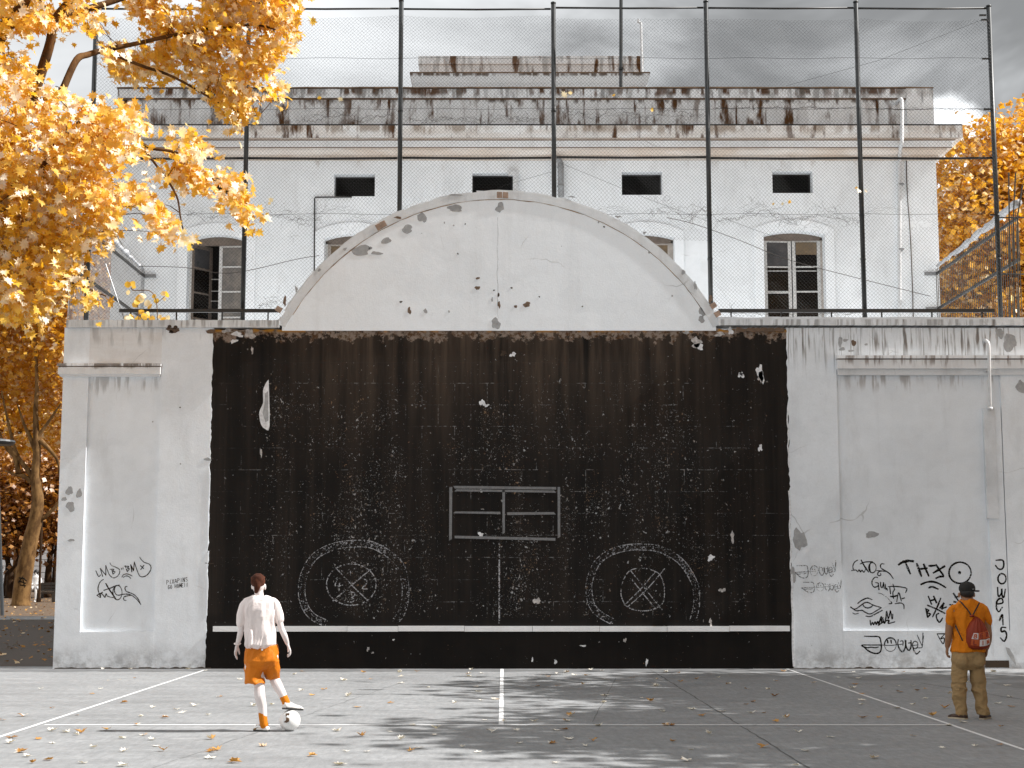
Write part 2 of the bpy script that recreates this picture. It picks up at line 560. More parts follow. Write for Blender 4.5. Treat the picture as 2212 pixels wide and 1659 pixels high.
def build_black():
    m, g = new_mat('scuffed_black_paint')
    c = g.coord()
    x, y, z = g.xyz(c)
    base = g.mix(g.ramp(g.noise(c, 1.6, 4.0, .6), .35, .7), (0.0052, 0.0042, 0.0034, 1), (0.0092, 0.0069, 0.0054, 1))
    # pale brown run-downs from the broken top edge
    v1 = g.noise(g.comb(g.mul(x, 5.0), 0, g.mul(z, .35)), 1.0, 5.0, .62)
    v2 = g.noise(g.comb(g.add(g.mul(x, 1.1), 7.7), 0, g.mul(z, .2)), 1.0, 3.0, .6)
    top = g.ramp(z, Z_BLK - 2.9, Z_BLK, 0.0, 1.0, False)
    top = g.math('POWER', top, 1.5)
    mid = g.ramp(g.math('ABSOLUTE', x), 4.9, 2.6, 0.12, 1.0)
    run = g.mul(g.mul(g.add(g.mul(g.ramp(v1, .38, .70), .7), g.mul(g.ramp(v2, .30, .62), .35)), top), mid)
    col = g.mix(g.mul(run, .95), base, (0.115, 0.080, 0.056, 1))
    vs = g.noise(g.comb(g.mul(x, 3.0), 4.4, g.mul(z, .12)), 1.0, 5.0, .6)
    vf = g.noise(g.comb(g.mul(x, 14.0), 2.2, g.mul(z, .30)), 1.0, 4.0, .6)
    fade = g.add(g.mul(g.ramp(vs, .40, .68), .55), g.mul(g.ramp(vf, .46, .70), .35))
    col = g.mix(g.mul(fade, g.ramp(z, .8, 1.1, .12, .60)), col, (0.034, 0.024, 0.018, 1))
    # broken brown band at the very top
    bn = g.noise(c, 5.5, 6.0, .68)
    bd = g.ramp(g.sub(g.sub(Z_BLK, z), g.mul(g.sub(bn, .45), .9)), 0.13, 0.07)
    col = g.mix(bd, col, g.mix(g.ramp(g.noise(c, 13, 5, .7), .42, .62), (0.27, 0.215, 0.175, 1), (0.09, .043, .016, 1)))
    och = g.mul(g.ramp(g.sub(Z_BLK, z), 0.07, 0.02), g.ramp(g.noise(c, 2.4, 5, .6), .50, .58))
    col = g.mix(och, col, (0.42, 0.20, 0.035, 1))
    # where scuffs gather: mid height, not at the far edges, not under the strip
    zone = g.mul(g.mul(g.ramp(z, .82, 1.0), g.ramp(z, 6.0, 4.6, .18, 1.0)), g.ramp(g.math('ABSOLUTE', g.add(x, .1)), 5.3, 4.0, .12, 1.0))
    clus = g.add(g.add(g.mul(g.noise(c, .55, 3.0, .6), .42), g.mul(g.noise(g.scale(c, (1.6, 1, .8)), 1.6, 4.0, .65), .36)), g.mul(g.noise(g.scale(c, (2.4, 1, .22), (6, 0, 3)), 1.0, 4.0, .6), .36))
    zone = g.mul(zone, g.ramp(clus, .40, .72))
    cw = g.add_vec(c, g.noise_vec(c, 9.0, .10))
    s1 = g.noise(g.scale(cw, (1.15, 1, .85)), 21.0, 2.0, .45)
    thr = g.sub(.75, g.mul(zone, .108))
    k1 = g.ramp(g.sub(s1, thr), 0.0, .012)
    s2 = g.noise(g.scale(cw, (1.1, 1, .9), (7, 3, 1)), 46.0, 2.0, .5)
    thr2 = g.sub(.77, g.mul(zone, .140))
    k2 = g.ramp(g.sub(s2, thr2), 0.0, .015)
    s3 = g.noise(g.scale(cw, (1, 1, 1.1), (2, 9, 4)), 7.5, 3.0, .6)
    k3 = g.mul(g.ramp(g.sub(s3, g.sub(.80, g.mul(zone, .085))), 0.0, .01), zone)
    chips = g.math('MAXIMUM', g.math('MAXIMUM', k1, g.mul(k2, .9)), g.mul(k3, .8))
    tone = g.noise(c, 24.0, 2.0, .5)
    tcol = g.mix(g.ramp(tone, .38, .6), (0.13, 0.098, 0.070, 1), (0.42, 0.425, 0.43, 1))
    tcol = g.mix(g.ramp(g.noise(c, 3.1, 2.0), .58, .66), tcol, (0.24, 0.15, 0.085, 1))
    col = g.mix(g.mul(chips, .82), col, tcol)
    # block courses showing through where the joints are rubbed
    bt = g.node('ShaderNodeTexBrick')
    bt.offset = 0.5; bt.offset_frequency = 2; bt.squash = 1.0
    wob = g.noise_vec(c, 2.2, .02)
    g.put(bt.inputs['Vector'], g.add_vec(g.comb(x, z, 0.0), wob))
    bt.inputs['Color1'].default_value = (0, 0, 0, 1); bt.inputs['Color2'].default_value = (0, 0, 0, 1); bt.inputs['Mortar'].default_value = (1, 1, 1, 1)
    bt.inputs['Scale'].default_value = 1.0; bt.inputs['Mortar Size'].default_value = .0065; bt.inputs['Mortar Smooth'].default_value = 0.2
    bt.inputs['Brick Width'].default_value = .61; bt.inputs['Row Height'].default_value = .405
    jn = g.mul(g.ramp(g.noise(c, 2.3, 5.0, .7), .50, .62), g.ramp(g.noise(c, 21.0, 3.0, .6), .45, .56))
    jz = g.mul(g.mul(g.ramp(z, .84, .95), g.ramp(z, 5.7, 5.2)), g.ramp(g.math('ABSOLUTE', x), 5.2, 4.2, .25, 1.0))
    col = g.mix(g.mul(g.mul(bt.outputs['Fac'], g.mul(jn, jz)), .42), col, (0.40, 0.40, 0.40, 1))
    h = g.add(g.mul(g.noise(c, 6.0, 5.0, .7), .5), g.mul(chips, -.5))
    g.principled(col, .82, g.bump(g.add(h, g.mul(bt.outputs['Fac'], -.25)), .35, .01), spec=.22)
    return m


M['blackpaint'] = build_black()


def build_chalk(name, thr, col=(0.62, 0.62, 0.64)):
    m, g = new_mat(name)
    c = g.coord()
    n = g.noise(g.add_vec(c, g.noise_vec(c, 12, .05)), 38.0, 3.0, .6)
    k = g.noise(c, 2.2, 3.0, .6)
    a = g.ramp(g.add(n, g.mul(g.sub(k, .5), .35)), thr, thr + .05)
    b = g.principled((*col, 1), .95, None, spec=.1)
    tr = g.node('ShaderNodeBsdfTransparent')
    mx = g.node('ShaderNodeMixShader'); g.put(mx.inputs[0], a)
    g.t.links.new(tr.outputs[0], mx.inputs[1]); g.t.links.new(b.outputs[0], mx.inputs[2])
    out = [n_ for n_ in g.t.nodes if n_.type == 'OUTPUT_MATERIAL'][0]
    g.t.links.new(mx.outputs[0], out.inputs[0])
    return m


M['ink'] = build_chalk('black_marker', .33, (0.010, 0.008, 0.006))
M['ink_brown'] = build_chalk('brown_black_marker', .34, (0.020, 0.013, 0.007))
M['ink_thin'] = build_chalk('faded_marker', .43, (0.10, 0.097, 0.094))
M['chalk_band'] = build_chalk('chalk_scribble', .595, (0.33, 0.33, 0.345))
M['chalk_line'] = build_chalk('chalk_line', .475, (0.40, 0.40, 0.415))


def build_facade(name, base, stains, warm=None, grime=.3):
    return plaster(name, base, stains=stains, warm=warm, grime=grime, mott=.07, pits=.2, bump=.2)


ZP_TOP = PZ(192, BY)      # parapet top of the building
ZP_BAND = PZ(211, BY)
ZC_TOP = PZ(270, BY - .5)
M['facade'] = build_facade('facade_render', (0.83, 0.85, 0.865), ((PZ(330, BY), .5, .55, 3, (0.40, .34, .29), .4),), grime=.3)
M['parapet'] = build_facade('parapet_render', (0.86, 0.87, 0.88),
                            ((ZP_BAND - .02, 1.1, .40, 3.0, (.5, .49, .48), .3), (ZP_BAND - .02, 1.2, .515, 2.6, (0.095, .038, .007), 1.0), (ZP_BAND - .02, 1.2, .55, 5.5, (0.08, .032, .007), 1.0), (ZP_BAND + .02, .16, .48, 4, (0.06, .028, .008), .85)), grime=.4)
M['parapet_band'] = build_facade('parapet_band_render', (0.84, 0.85, 0.86), ((ZP_TOP + .02, .24, .46, 4.0, (0.085, .033, .006), .98), (ZP_TOP + .02, .45, .5, 4, DIRT, .7)), grime=.5)
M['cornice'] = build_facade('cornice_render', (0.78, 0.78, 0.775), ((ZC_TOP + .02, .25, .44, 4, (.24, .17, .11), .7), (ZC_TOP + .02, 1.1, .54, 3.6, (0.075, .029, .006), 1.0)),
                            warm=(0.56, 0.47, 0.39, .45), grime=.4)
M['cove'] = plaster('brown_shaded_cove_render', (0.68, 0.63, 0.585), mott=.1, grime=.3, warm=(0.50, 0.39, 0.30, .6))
M['roofbox'] = build_facade('roof_block_render', (0.80, 0.80, 0.80), ((PZ(121, 40), .9, .50, 6, DIRT, .5), (PZ(121, 40), 1.1, .53, 4.2, (0.11, .046, .010), 1.0)), grime=.6)
M['roofbox_low'] = build_facade('roof_cornice_render', (0.84, 0.85, 0.86), ((PZ(163, 39.6), .10, .40, 6, (0.08, .04, .012), .9),), grime=.3)
M['surround'] = plaster('window_surround_render', (0.88, 0.90, 0.915), mott=.04, grime=.1)


def build_ground():
    m, g = new_mat('worn_court_concrete')
    c = g.coord()
    big = g.noise(c, .22, 5.0, .6)
    mid = g.noise(g.scale(c, (.5, 1.4, 1)), 1.5, 6.0, .68)
    fine = g.noise(c, 55.0, 4.0, .7)
    grit = g.noise(c, 190.0, 2.0, .6)
    f = g.add(g.add(g.ramp(big, .25, .75, -.12, .12, False), g.ramp(mid, .25, .75, -.20, .20, False)),
              g.add(g.ramp(fine, .2, .8, .84, 1.16, False), g.ramp(grit, .3, .7, -.14, .14, False)))
    col = g.mix(1.0, (0.25, 0.253, 0.256, 1), g.comb(f, f, f), 'MULTIPLY')
    gs = g.noise(g.scale(c, (1, .22, 1), (2, 7, 0)), 15.0, 4.0, .7)
    gf = g.ramp(gs, .3, .7, .82, 1.18, False)
    col = g.mix(1.0, col, g.comb(gf, gf, gf), 'MULTIPLY')
    scuff = g.ramp(g.noise(g.scale(c, (.8, 3.5, 1), (3, 1, 0)), 2.2, 6.0, .7), .58, .72)
    col = g.mix(g.mul(scuff, .45), col, (0.56, 0.56, 0.56, 1))
    rough_ = g.ramp(g.noise(g.scale(c, (1.3, 2.2, 1), (5, 2, 0)), 4.5, 6.0, .75), .42, .66)
    col = g.mix(g.mul(rough_, .30), col, (0.17, 0.17, 0.171, 1))
    st = g.ramp(g.noise(g.scale(c, (1, 1, 1), (9, 4, 0)), .9, 6.0, .72), .55, .70)
    col = g.mix(g.mul(st, .38), col, (0.20, 0.198, 0.195, 1))
    h = g.add(g.mul(fine, .5), g.mul(grit, .3))
    g.principled(col, g.ramp(mid, .3, .7, .62, .85), g.bump(h, .6, .008), spec=.3)
    return m


M['ground'] = build_ground()


def build_line():
    m, g = new_mat('worn_white_line_paint')
    c = g.coord()
    n = g.noise(c, 14.0, 5.0, .7)
    k = g.noise(c, .8, 3.0, .6)
    wear = g.ramp(g.add(n, g.mul(g.sub(k, .5), .4)), .56, .66)
    col = g.mix(wear, (0.70, 0.70, 0.70, 1), (0.42, 0.42, 0.42, 1))
    g.principled(col, .7, None, spec=.3)
    return m


M['line'] = build_line()
M['crack'] = simple('filled_crack', (0.10, 0.099, 0.098), .95, var=.4, scale=12)
M['asphalt'] = simple('shade_darkened_asphalt', (0.045, 0.030, 0.019), .95, var=.3, scale=3, bump=.3)  # shade behind the wall end is mixed into this brown
M['park'] = simple('leaf_strewn_park_ground', (0.095, 0.058, 0.030), .95, var=.4, scale=2.5, bump=.5)
M['slab'] = simple('darker_patch_concrete', (0.20, 0.20, 0.20), .9, var=.2, scale=5, bump=.3)


def build_leaf(name, a, b, pale, pale_amt, rough=.5, tf=.45, spec=.9, per_object=False):
    """autumn leaf: each leaf (mesh island or object) gets its own tone"""
    m, g = new_mat(name)
    if per_object:
        r = g.node('ShaderNodeObjectInfo').outputs['Random']
    else:
        r = g.node('ShaderNodeNewGeometry').outputs['Random Per Island']
    r2 = g.math('FRACT', g.mul(r, 17.37))
    r3 = g.math('FRACT', g.mul(r, 61.13))
    col = g.mix(r2, (*a, 1), (*b, 1))
    c = g.coord()
    clump = g.noise(g.node('ShaderNodeNewGeometry').outputs['Position'], 1.5, 2.0, .5)
    lim = g.sub(1.0, g.mul(g.ramp(clump, .38, .62, .35, 1.65), pale_amt))
    col = g.mix(g.mul(g.ramp(g.sub(r3, lim), 0.0, .15), .92), col, (*pale, 1))  # on the crowns the pale tone stands in for sunlit highlights
    n = g.noise(c, 26.0, 3.0, .6)
    f = g.ramp(n, .3, .7, .82, 1.12, False)
    col = g.mix(1.0, col, g.comb(f, f, f), 'MULTIPLY')
    b = g.principled(col, rough, None, spec=spec, trans=g.mix(1.0, col, (1.0, .84, .40, 1), 'MULTIPLY'), trans_fac=tf)
    b.inputs['Coat Weight'].default_value = 1.0 if spec > .3 else .0
    b.inputs['Coat Roughness'].default_value = .45
    return m


M['leaf'] = build_leaf('autumn_plane_leaf', (0.86, 0.48, 0.020), (0.95, 0.63, 0.06), (0.99, 0.90, 0.74), .40, rough=.5, tf=.48, spec=1.0)
M['leaf_far'] = build_leaf('far_autumn_leaf', (0.66, 0.34, 0.012), (0.86, 0.50, 0.035), (0.98, 0.88, 0.66), .22, tf=.42)
M['leaf_dark'] = build_leaf('dull_brown_leaf', (0.26, 0.10, 0.012), (0.46, 0.20, 0.02), (0.62, 0.34, 0.07), .12, tf=.35)
M['leaf_fallen'] = build_leaf('fallen_dry_leaf', (0.30, 0.13, 0.02), (0.60, 0.33, 0.10), (0.80, 0.77, 0.70), .75, rough=.7, tf=.15, spec=.25, per_object=True)
M['litter'] = build_leaf('leaf_litter', (0.32, 0.14, 0.02), (0.55, 0.28, 0.07), (0.7, 0.55, 0.36), .2, rough=.8, tf=.1, spec=.2)


def build_bark(name, a, b):
    m, g = new_mat(name)
    c = g.coord()
    n = g.noise(g.scale(c, (1, 1, .45)), 3.2, 5.0, .65)
    col = g.mix(g.ramp(n, .38, .62), (*a, 1), (*b, 1))
    g.principled(col, .9, g.bump(g.noise(g.scale(c, (1, 1, .3)), 22, 4, .7), .5, .02), spec=.2)
    return m


M['bark'] = build_bark('plane_tree_bark', (0.085, 0.042, 0.014), (0.21, 0.115, 0.042))
M['bark_dark'] = build_bark('dark_branch_bark', (0.060, 0.028, 0.010), (0.13, 0.065, 0.022))
M['bark_shade'] = build_bark('dark_trunk_bark', (0.022, 0.011, 0.005), (0.055, 0.027, 0.010))


def build_cloth(name, col, fold=.5, var=.08, rough=.85, scale=7.0, sheen=None):
    m, g = new_mat(name)
    c = g.coord()
    n = g.noise(g.scale(c, (1.0, 1.0, .55)), scale, 4.0, .6, .6)
    f = g.ramp(g.noise(c, 3.0, 3.0), .3, .7, 1 - var, 1 + var, False)
    cc = g.mix(1.0, (*col, 1), g.comb(f, f, f), 'MULTIPLY')
    g.principled(cc, rough, g.bump(g.add(n, g.mul(g.noise(c, 160, 2), .04)), fold, .03), spec=.25)
    return m


M['shirt_pink'] = build_cloth('pale_pink_white_cotton', (0.80, 0.705, 0.67), .45, scale=11)
M['shorts'] = build_cloth('orange_sports_fabric', (0.58, 0.160, 0.004), .7, rough=.6, scale=11)
M['white_cloth'] = build_cloth('white_fabric', (0.82, 0.80, 0.78), .2)
M['sock'] = build_cloth('orange_knit', (0.56, 0.165, 0.004), .2, scale=20)
M['shirt_orange'] = build_cloth('orange_cotton', (0.60, 0.175, 0.005), .8, scale=11)
M['trousers'] = build_cloth('tan_cotton_twill', (0.31, 0.20, 0.092), .7, scale=14)
M['bag_red'] = build_cloth('dark_red_nylon', (0.23, 0.028, 0.008), .5, rough=.5, scale=11)
M['bag_orange'] = simple('orange_print', (0.42, 0.075, 0.010), .6, var=.1)
M['bag_white'] = simple('white_print', (0.62, 0.56, 0.54), .6, var=.1)
M['bag_letter'] = simple('dark_red_print', (0.22, 0.02, 0.008), .6, var=.1)
M['strap'] = simple('black_cord', (0.020, 0.010, 0.008), .7, var=.2)
M['hair'] = build_bark('auburn_hair', (0.040, 0.012, 0.006), (0.115, 0.034, 0.015))
M['hair_black'] = simple('black_hair', (0.012, 0.009, 0.007), .6, var=.3, scale=40)
M['cap'] = build_cloth('black_cap_cloth', (0.022, 0.020, 0.018), .2)
M['shoe_white'] = simple('white_shoe_leather', (0.74, 0.70, 0.66), .5, var=.15, scale=16)
M['shoe_tan'] = simple('tan_shoe_trim', (0.30, 0.17, 0.07), .6, var=.3, scale=20)
M['sole'] = simple('black_rubber', (0.022, 0.020, 0.018), .65, var=.3, scale=20)
M['shoe_brown'] = simple('brown_leather', (0.045, 0.018, 0.008), .45, var=.3, scale=16)
M['sole_pale'] = simple('pale_rubber', (0.42, 0.34, 0.24), .7, var=.2)
M['ball'] = simple('scuffed_white_ball', (0.80, 0.79, 0.77), .45, var=.14, scale=14, bump=.05)
M['ball_patch'] = simple('dark_ball_print', (0.09, 0.045, 0.018), .5, var=.2)
M['bench'] = simple('dark_bench_wood', (0.045, 0.036, 0.028), .7, var=.3)
M['planter'] = simple('grey_planter_concrete', (0.16, 0.13, 0.10), .9, var=.25, scale=3)
M['cladding'] = simple('pale_cladding_board', (0.72, 0.73, 0.75), .7, var=.08, scale=.8)
M['lamp'] = simple('dark_lamp_metal', (0.05, 0.055, 0.06), .4, var=.2)

# ================================================================== GROUND
mb = MB(); mb.quad((-400, -60, 0), (400, -60, 0), (400, 900, 0), (-400, 900, 0))
court = mb.build('court_floor', M['ground']); tag(court, 'grey worn concrete court floor in front of the ball wall', None, kind='structure')
mb = MB(); mb.quad((-400, 62.5, .004), (-9.5, 62.5, .004), (-9.5, 420, .004), (-400, 420, .004))
tag(mb.build('park_ground', M['park']), 'brown leaf-strewn park ground beyond the court', None, kind='structure')
mb = MB(); mb.quad((-60, 29.2, .004), (-8.2, 29.2, .004), (-8.2, 58, .004), (-60, 58, .004))  # dark sheet paints in the shade lying on this ground
tag(mb.build('shaded_side_ground', M['asphalt']), 'shade-darkened brown asphalt behind the left end of the wall', None, kind='structure')


def gline(name, p0, p1, w, mat=None, z=.004, wob=0.0, n=1):
    p0, p1 = Vector(p0), Vector(p1)
    d = (p1 - p0).normalized(); nr = Vector((-d.y, d.x, 0))
    mb = MB()
    pts = [p0.lerp(p1, i / n) for i in range(n + 1)]
    for i, p in enumerate(pts):
        s = nr * (random.uniform(-wob, wob) if 0 < i < n else 0)
        ww = w * (random.uniform(.6, 1.3) if wob else 1)
        a, b = p + s + nr * ww / 2, p + s - nr * ww / 2
        mb.v += [(a.x, a.y, z), (b.x, b.y, z)]
    for i in range(n): mb.f.append((2 * i, 2 * i + 1, 2 * i + 3, 2 * i + 2))
    o = mb.build(name, mat or M['line'])
    adopt(o, court)
    return o


XWL_ = PX(118, 1440, WY)
XL = gnd(300, 1494).x; XR = gnd(1960, 1534).x
gline('court_line', (XL, 28.1, 0), (XL, 6, 0), .052)
gline('court_line', (XR, 28.4, 0), (XR, 6, 0), .050)
yb = gnd(1088, 1567).y
gline('court_line', (gnd(95, 1567).x, yb, 0), (gnd(2058, 1567).x, yb, 0), .088, z=.006)
XC = gnd(1083.5, 1500).x
gline('court_line', (XC, 28.4, 0), (XC, yb + .05, 0), .058, z=.005)
# filled joints and cracks
a, b = gnd(1418, 1455), gnd(1712, 1659)
gline('floor_crack', (a.x, 28.3, 0), (b.x + .15, b.y - 1.2, 0), .020, M['crack'], .003, .012, 60)
gline('floor_crack', gnd(330, 1659, 0), gnd(880, 1470, 0), .006, M['crack'], .003, .02, 40)
gline('floor_crack', gnd(1985, 1475), gnd(2260, 1520), .02, M['crack'], .003, .02, 20)
gline('floor_crack', gnd(1280, 1560), gnd(1330, 1466), .008, M['crack'], .003, .01, 20)
gline('dark_floor_strip', (-15, WY - .45, 0), (7, WY - .45, 0), .90, M['dark_strip'], .0015, .012, 60)  # darker concrete strip along the foot of the wall
# patched strips along the foot of the right wall
mb = MB()
p = [gnd(1820, 1462), gnd(2225, 1455), gnd(2300, 1468), gnd(1860, 1470)]
mb.quad(*[(q.x, q.y, .002) for q in reversed(p)])
o = mb.build('repaired_strip', M['slab'], fix=True); adopt(o, court)
mb = MB()
p = [gnd(2140, 1476), gnd(2300, 1472), gnd(2360, 1500), gnd(2190, 1486)]
mb.quad(*[(q.x, q.y, .002) for q in reversed(p)])
o = mb.build('repaired_strip', M['slab'], fix=True); adopt(o, court)


# ================================================================== BALL WALL
wall = thing('ball_wall', (0, WY, 0), 'white plastered court wall with big black painted panel and round-arched top', 'wall')
XWL = PX(126, 1100, WY)                 # left end of the wall
X_P0, X_P1 = PX(182, 1090, WY), PX(340, 1090, WY)
XB0, XB1 = PX(456, 900, WY), PX(1701, 1000, WY)
XWR = 14.5
Z_PT, Z_PB = PZ(812, WY), PZ(1365, WY)
XR0 = PX(1812, 1000, WY); XR1 = PX(2168, 1000, WY)
Z_RT, Z_RB = PZ(800, WY), PZ(1362, WY)
D = .055                                # recess depth of the panels
TH_W = .42


def wobble_edge(x, z0, z1, amp, n, seed):
    r = random.Random(seed)
    return [(x + r.uniform(-amp, amp) + amp * .7 * math.sin(i * .9 + seed), z0 + (z1 - z0) * i / n) for i in range(n + 1)]


# plain plaster bodies (front face WY); black panel sits in between, set back a little
mb = MB()
mb.box(XWL, X_P0, WY, WY + TH_W, 0, Z_CB)
mb.box(X_P0, X_P1, WY + .001, WY + TH_W, 0, Z_PB)
bl = wobble_edge(XB0, 0, Z_CB, .009, 110, 3)
mb.prism([(X_P1, 0)] + bl + [(X_P1, Z_CB)], WY + .002, WY + TH_W)
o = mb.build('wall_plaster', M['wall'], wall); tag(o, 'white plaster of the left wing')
mb = MB().box(X_P0 - .001, X_P1 + .001, WY + D, WY + TH_W, Z_PB, Z_PT)
mb.build('recessed_panel', M['panel_left'], wall)
mb = MB().box(X_P0, X_P1, WY + .001, WY + TH_W, Z_PT, Z_CB)
mb.build('frieze', M['frieze'], wall)
mb = MB()
br = wobble_edge(XB1 + .035, 0, Z_CB, .010, 110, 5)
mb.prism(br + [(XR0, Z_CB), (XR0, 0)], WY + .002, WY + TH_W)
mb.box(XR0, XR1, WY + .001, WY + TH_W, 0, Z_RB)
mb.box(XR0, XR1, WY + .001, WY + TH_W, Z_RT, Z_CB)
mb.box(XR1, XWR, WY, WY + TH_W, 0, Z_CB)
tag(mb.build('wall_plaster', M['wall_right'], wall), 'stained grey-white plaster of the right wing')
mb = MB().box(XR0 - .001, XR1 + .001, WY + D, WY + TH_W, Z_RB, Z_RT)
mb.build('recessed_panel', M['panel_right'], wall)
# black painted field
mb = MB()
n = 80
rr = random.Random(9)
tp = [(XB0 - .05 + (XB1 - XB0 + .15) * i / n, Z_BLK + rr.uniform(-.012, .03)) for i in range(n + 1)]
mb.prism([(XB0 - .05, 0.0)] + tp + [(XB1 + .1, 0.0)], WY + .016, WY + TH_W)
tag(mb.build('painted_panel', M['blackpaint'], wall), 'scuffed black painted field with pale chips and block joints')
# thin white bead at the right border of the black field
mb = MB()
for (py0, py1, w) in ((880, 1010, .02), (1060, 1230, .026), (1240, 1440, .034)):
    z0, z1 = PZ(py1, WY), PZ(py0, WY)
    e = wobble_edge(XB1 + .012, z0, z1, .008, 14, py0)
    mb.prism(e + [(x + w, z) for x, z in reversed(e)], WY - .008, WY + .05)
mb.build('edge_bead', M['chip_white'], wall)
mb = MB()
for (py0, py1, w) in ((1010, 1180, .014), (1190, 1330, .02)):
    z0, z1 = PZ(py1, WY), PZ(py0, WY)
    e = wobble_edge(XB0 - .012, z0, z1, .008, 14, py0)
    mb.prism(e + [(x + w, z) for x, z in reversed(e)], WY - .004, WY + .05)
mb.build('edge_bead', M['wall'], wall)
# white strip board across the panel, in lengths
zs0, zs1 = PZ(1364, WY - .02), PZ(1352.5, WY - .02)
cuts = [460, 606, 750, 860, 1003, 1150, 1295, 1441, 1575, 1706]
for i in range(len(cuts) - 1):
    x0, x1 = PX(cuts[i], 1358, WY), PX(cuts[i + 1], 1358, WY)
    dz = random.uniform(-.004, .004)
    MB().box(x0 + .003, x1 - .003, WY - .024 - random.uniform(0, .003), WY + .014, zs0 + dz, zs1 + dz).build('strip_board', M['stripe'], wall)
# coping of both wings
CP = .07
zc0, zc1 = PZ(707, WY - CP), PZ(691, WY - CP)
XA0, XA1 = PX(598, 700, WY), PX(1556, 697, WY)


def rough_bar(x0, x1, y0, y1, z0, z1, n, amp, seed):
    """bar with a slightly uneven top and bottom edge"""
    r = random.Random(seed)
    top = [(x0 + (x1 - x0) * i / n, z1 + r.uniform(-amp, amp)) for i in range(n + 1)]
    bot = [(x0 + (x1 - x0) * i / n, z0 + r.uniform(-amp, amp) * .6) for i in range(n + 1)]
    mb = MB()
    for i in range(n):
        mb.prism([bot[i], bot[i + 1], top[i + 1], top[i]], y0, y1)
    return mb


XCL = PX(143, 700, WY - CP)
rough_bar(XCL, XA0 + .05, WY - CP, WY + .55, zc0, zc1, 36, .008, 1).build('coping', M['coping'], wall)
zr0, zr1 = PZ(700, WY - CP), PZ(683, WY - CP)
rough_bar(XA1 - .05, XWR, WY - CP, WY + .55, zr0 - .02, zr1 - .02, 44, .008, 2).build('coping', M['coping_right'], wall)
# dark run under the right coping
rough_bar(PX(1590, 700, WY), PX(1693, 700, WY), WY - .02, WY + .02, Z_CB - .075, Z_CB - .005, 20, .02, 6).build('coping_undercut', M['bare_brown'], wall)
# mouldings over the recessed panels
zm0, zm1 = PZ(811, WY - .09), PZ(785, WY - .09)
xm0, xm1 = PX(123, 800, WY - .09), PX(347, 800, WY - .09)
m1 = MB()
m1.box(xm0, xm1, WY - .10, WY + .3, zm0 + (zm1 - zm0) * .80, zm1)
m1.box(xm0 + .015, xm1 - .012, WY - .082, WY + .3, zm0 + (zm1 - zm0) * .12, zm0 + (zm1 - zm0) * .72)
m1.box(xm0 + .04, xm1 - .03, WY - .045, WY + .3, zm0 - .01, zm0 + (zm1 - zm0) * .12)
o = m1.build('cornice_moulding', M['mould'], wall)
MB().box(xm0 + .025, xm1 - .02, WY - .06, WY + .3, zm0 + (zm1 - zm0) * .72, zm0 + (zm1 - zm0) * .80).build('moulding_groove', M['dark_edge'], o)
zm0, zm1 = PZ(797, WY - .12), PZ(768, WY - .12)
xm0, xm1 = PX(1808, 790, WY - .12), XWR
m1 = MB()
m1.box(xm0, xm1, WY - .15, WY + .3, zm0 + (zm1 - zm0) * .78, zm1)
m1.box(xm0 + .012, xm1, WY - .12, WY + .3, zm0 + (zm1 - zm0) * .04, zm0 + (zm1 - zm0) * .70)
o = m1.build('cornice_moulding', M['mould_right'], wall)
MB().box(xm0 + .03, xm1, WY - .09, WY + .3, zm0 + (zm1 - zm0) * .70, zm0 + (zm1 - zm0) * .78).build('moulding_groove', M['dark_edge'], o)
MB().box(xm0 + .03, xm1, WY - .04, WY + .3, zm0 - .10, zm0 + (zm1 - zm0) * .04).build('moulding_undercut', M['mould_right'], o)
# vertical bead and boxed pipe chase in the right panel
MB().box(PX(2132, 1000, WY), PX(2166, 1000, WY), WY - .001, WY + D + .01, 0.18, PZ(880, WY)).build('pipe_chase', M['panel_right'], wall)
MB().box(PX(2128, 1000, WY), PX(2152, 1000, WY), WY - .03, WY + .05, PZ(1120, WY), PZ(881, WY)).build('chase_cover', M['chase'], wall)
MB().box(PX(2128, 1440, WY), PX(2180, 1440, WY), WY - .004, WY + .04, .02, .15).build('drain_opening', M['bare_dark'], wall)
# arched gable
AC = at(1078, 959.5, WY)
xl, xr = PX(600, 700, WY), PX(1556, 697, WY)
zap = PZ(413, WY)
zsp = PZ(700, WY)
half = (xr - xl) / 2; acx = (xl + xr) / 2
sag = zap - zsp
R = (half * half + sag * sag) / (2 * sag); acz = zap - R
RT = .155
a0 = math.asin(min(1, half / R))
NA = 72


def arc(rad, k, amp=0.0, seed=0, aa=None):
    r = random.Random(seed)
    aa = aa or a0
    return [(acx + (rad + r.uniform(-amp, amp)) * math.sin(-aa + 2 * aa * i / k), acz + (rad + r.uniform(-amp, amp)) * math.cos(-aa + 2 * aa * i / k)) for i in range(k + 1)]


face_arc = arc(R - RT * .6, NA)
face_arc = [(x, max(z, Z_CB - .02)) for x, z in face_arc]
bot = [(face_arc[-1][0], Z_BLK - .02), (face_arc[0][0], Z_BLK - .02)]
MB().prism(face_arc + bot, WY - .005, WY + .38).build('arched_gable', M['arch'], wall)
outer, inner = arc(R, NA, .006, 4), arc(R - RT, NA, .008, 8)
mb = MB()
for i in range(NA):
    mb.prism([outer[i], outer[i + 1], inner[i + 1], inner[i]], WY - .015, WY + .43)
rim = mb.build('arch_rim', M['rim'], wall)
# grimy line in the angle under the rim
g1_, g2_ = arc(R - RT - .002, NA, .002, 31), arc(R - RT - .014, NA, .008, 32)
mb = MB()
for i in range(2, NA - 2): mb.prism([g1_[i], g1_[i + 1], g2_[i + 1], g2_[i]], WY - .0085, WY)
mb.build('rim_grime', M['rim_dirt'], wall)
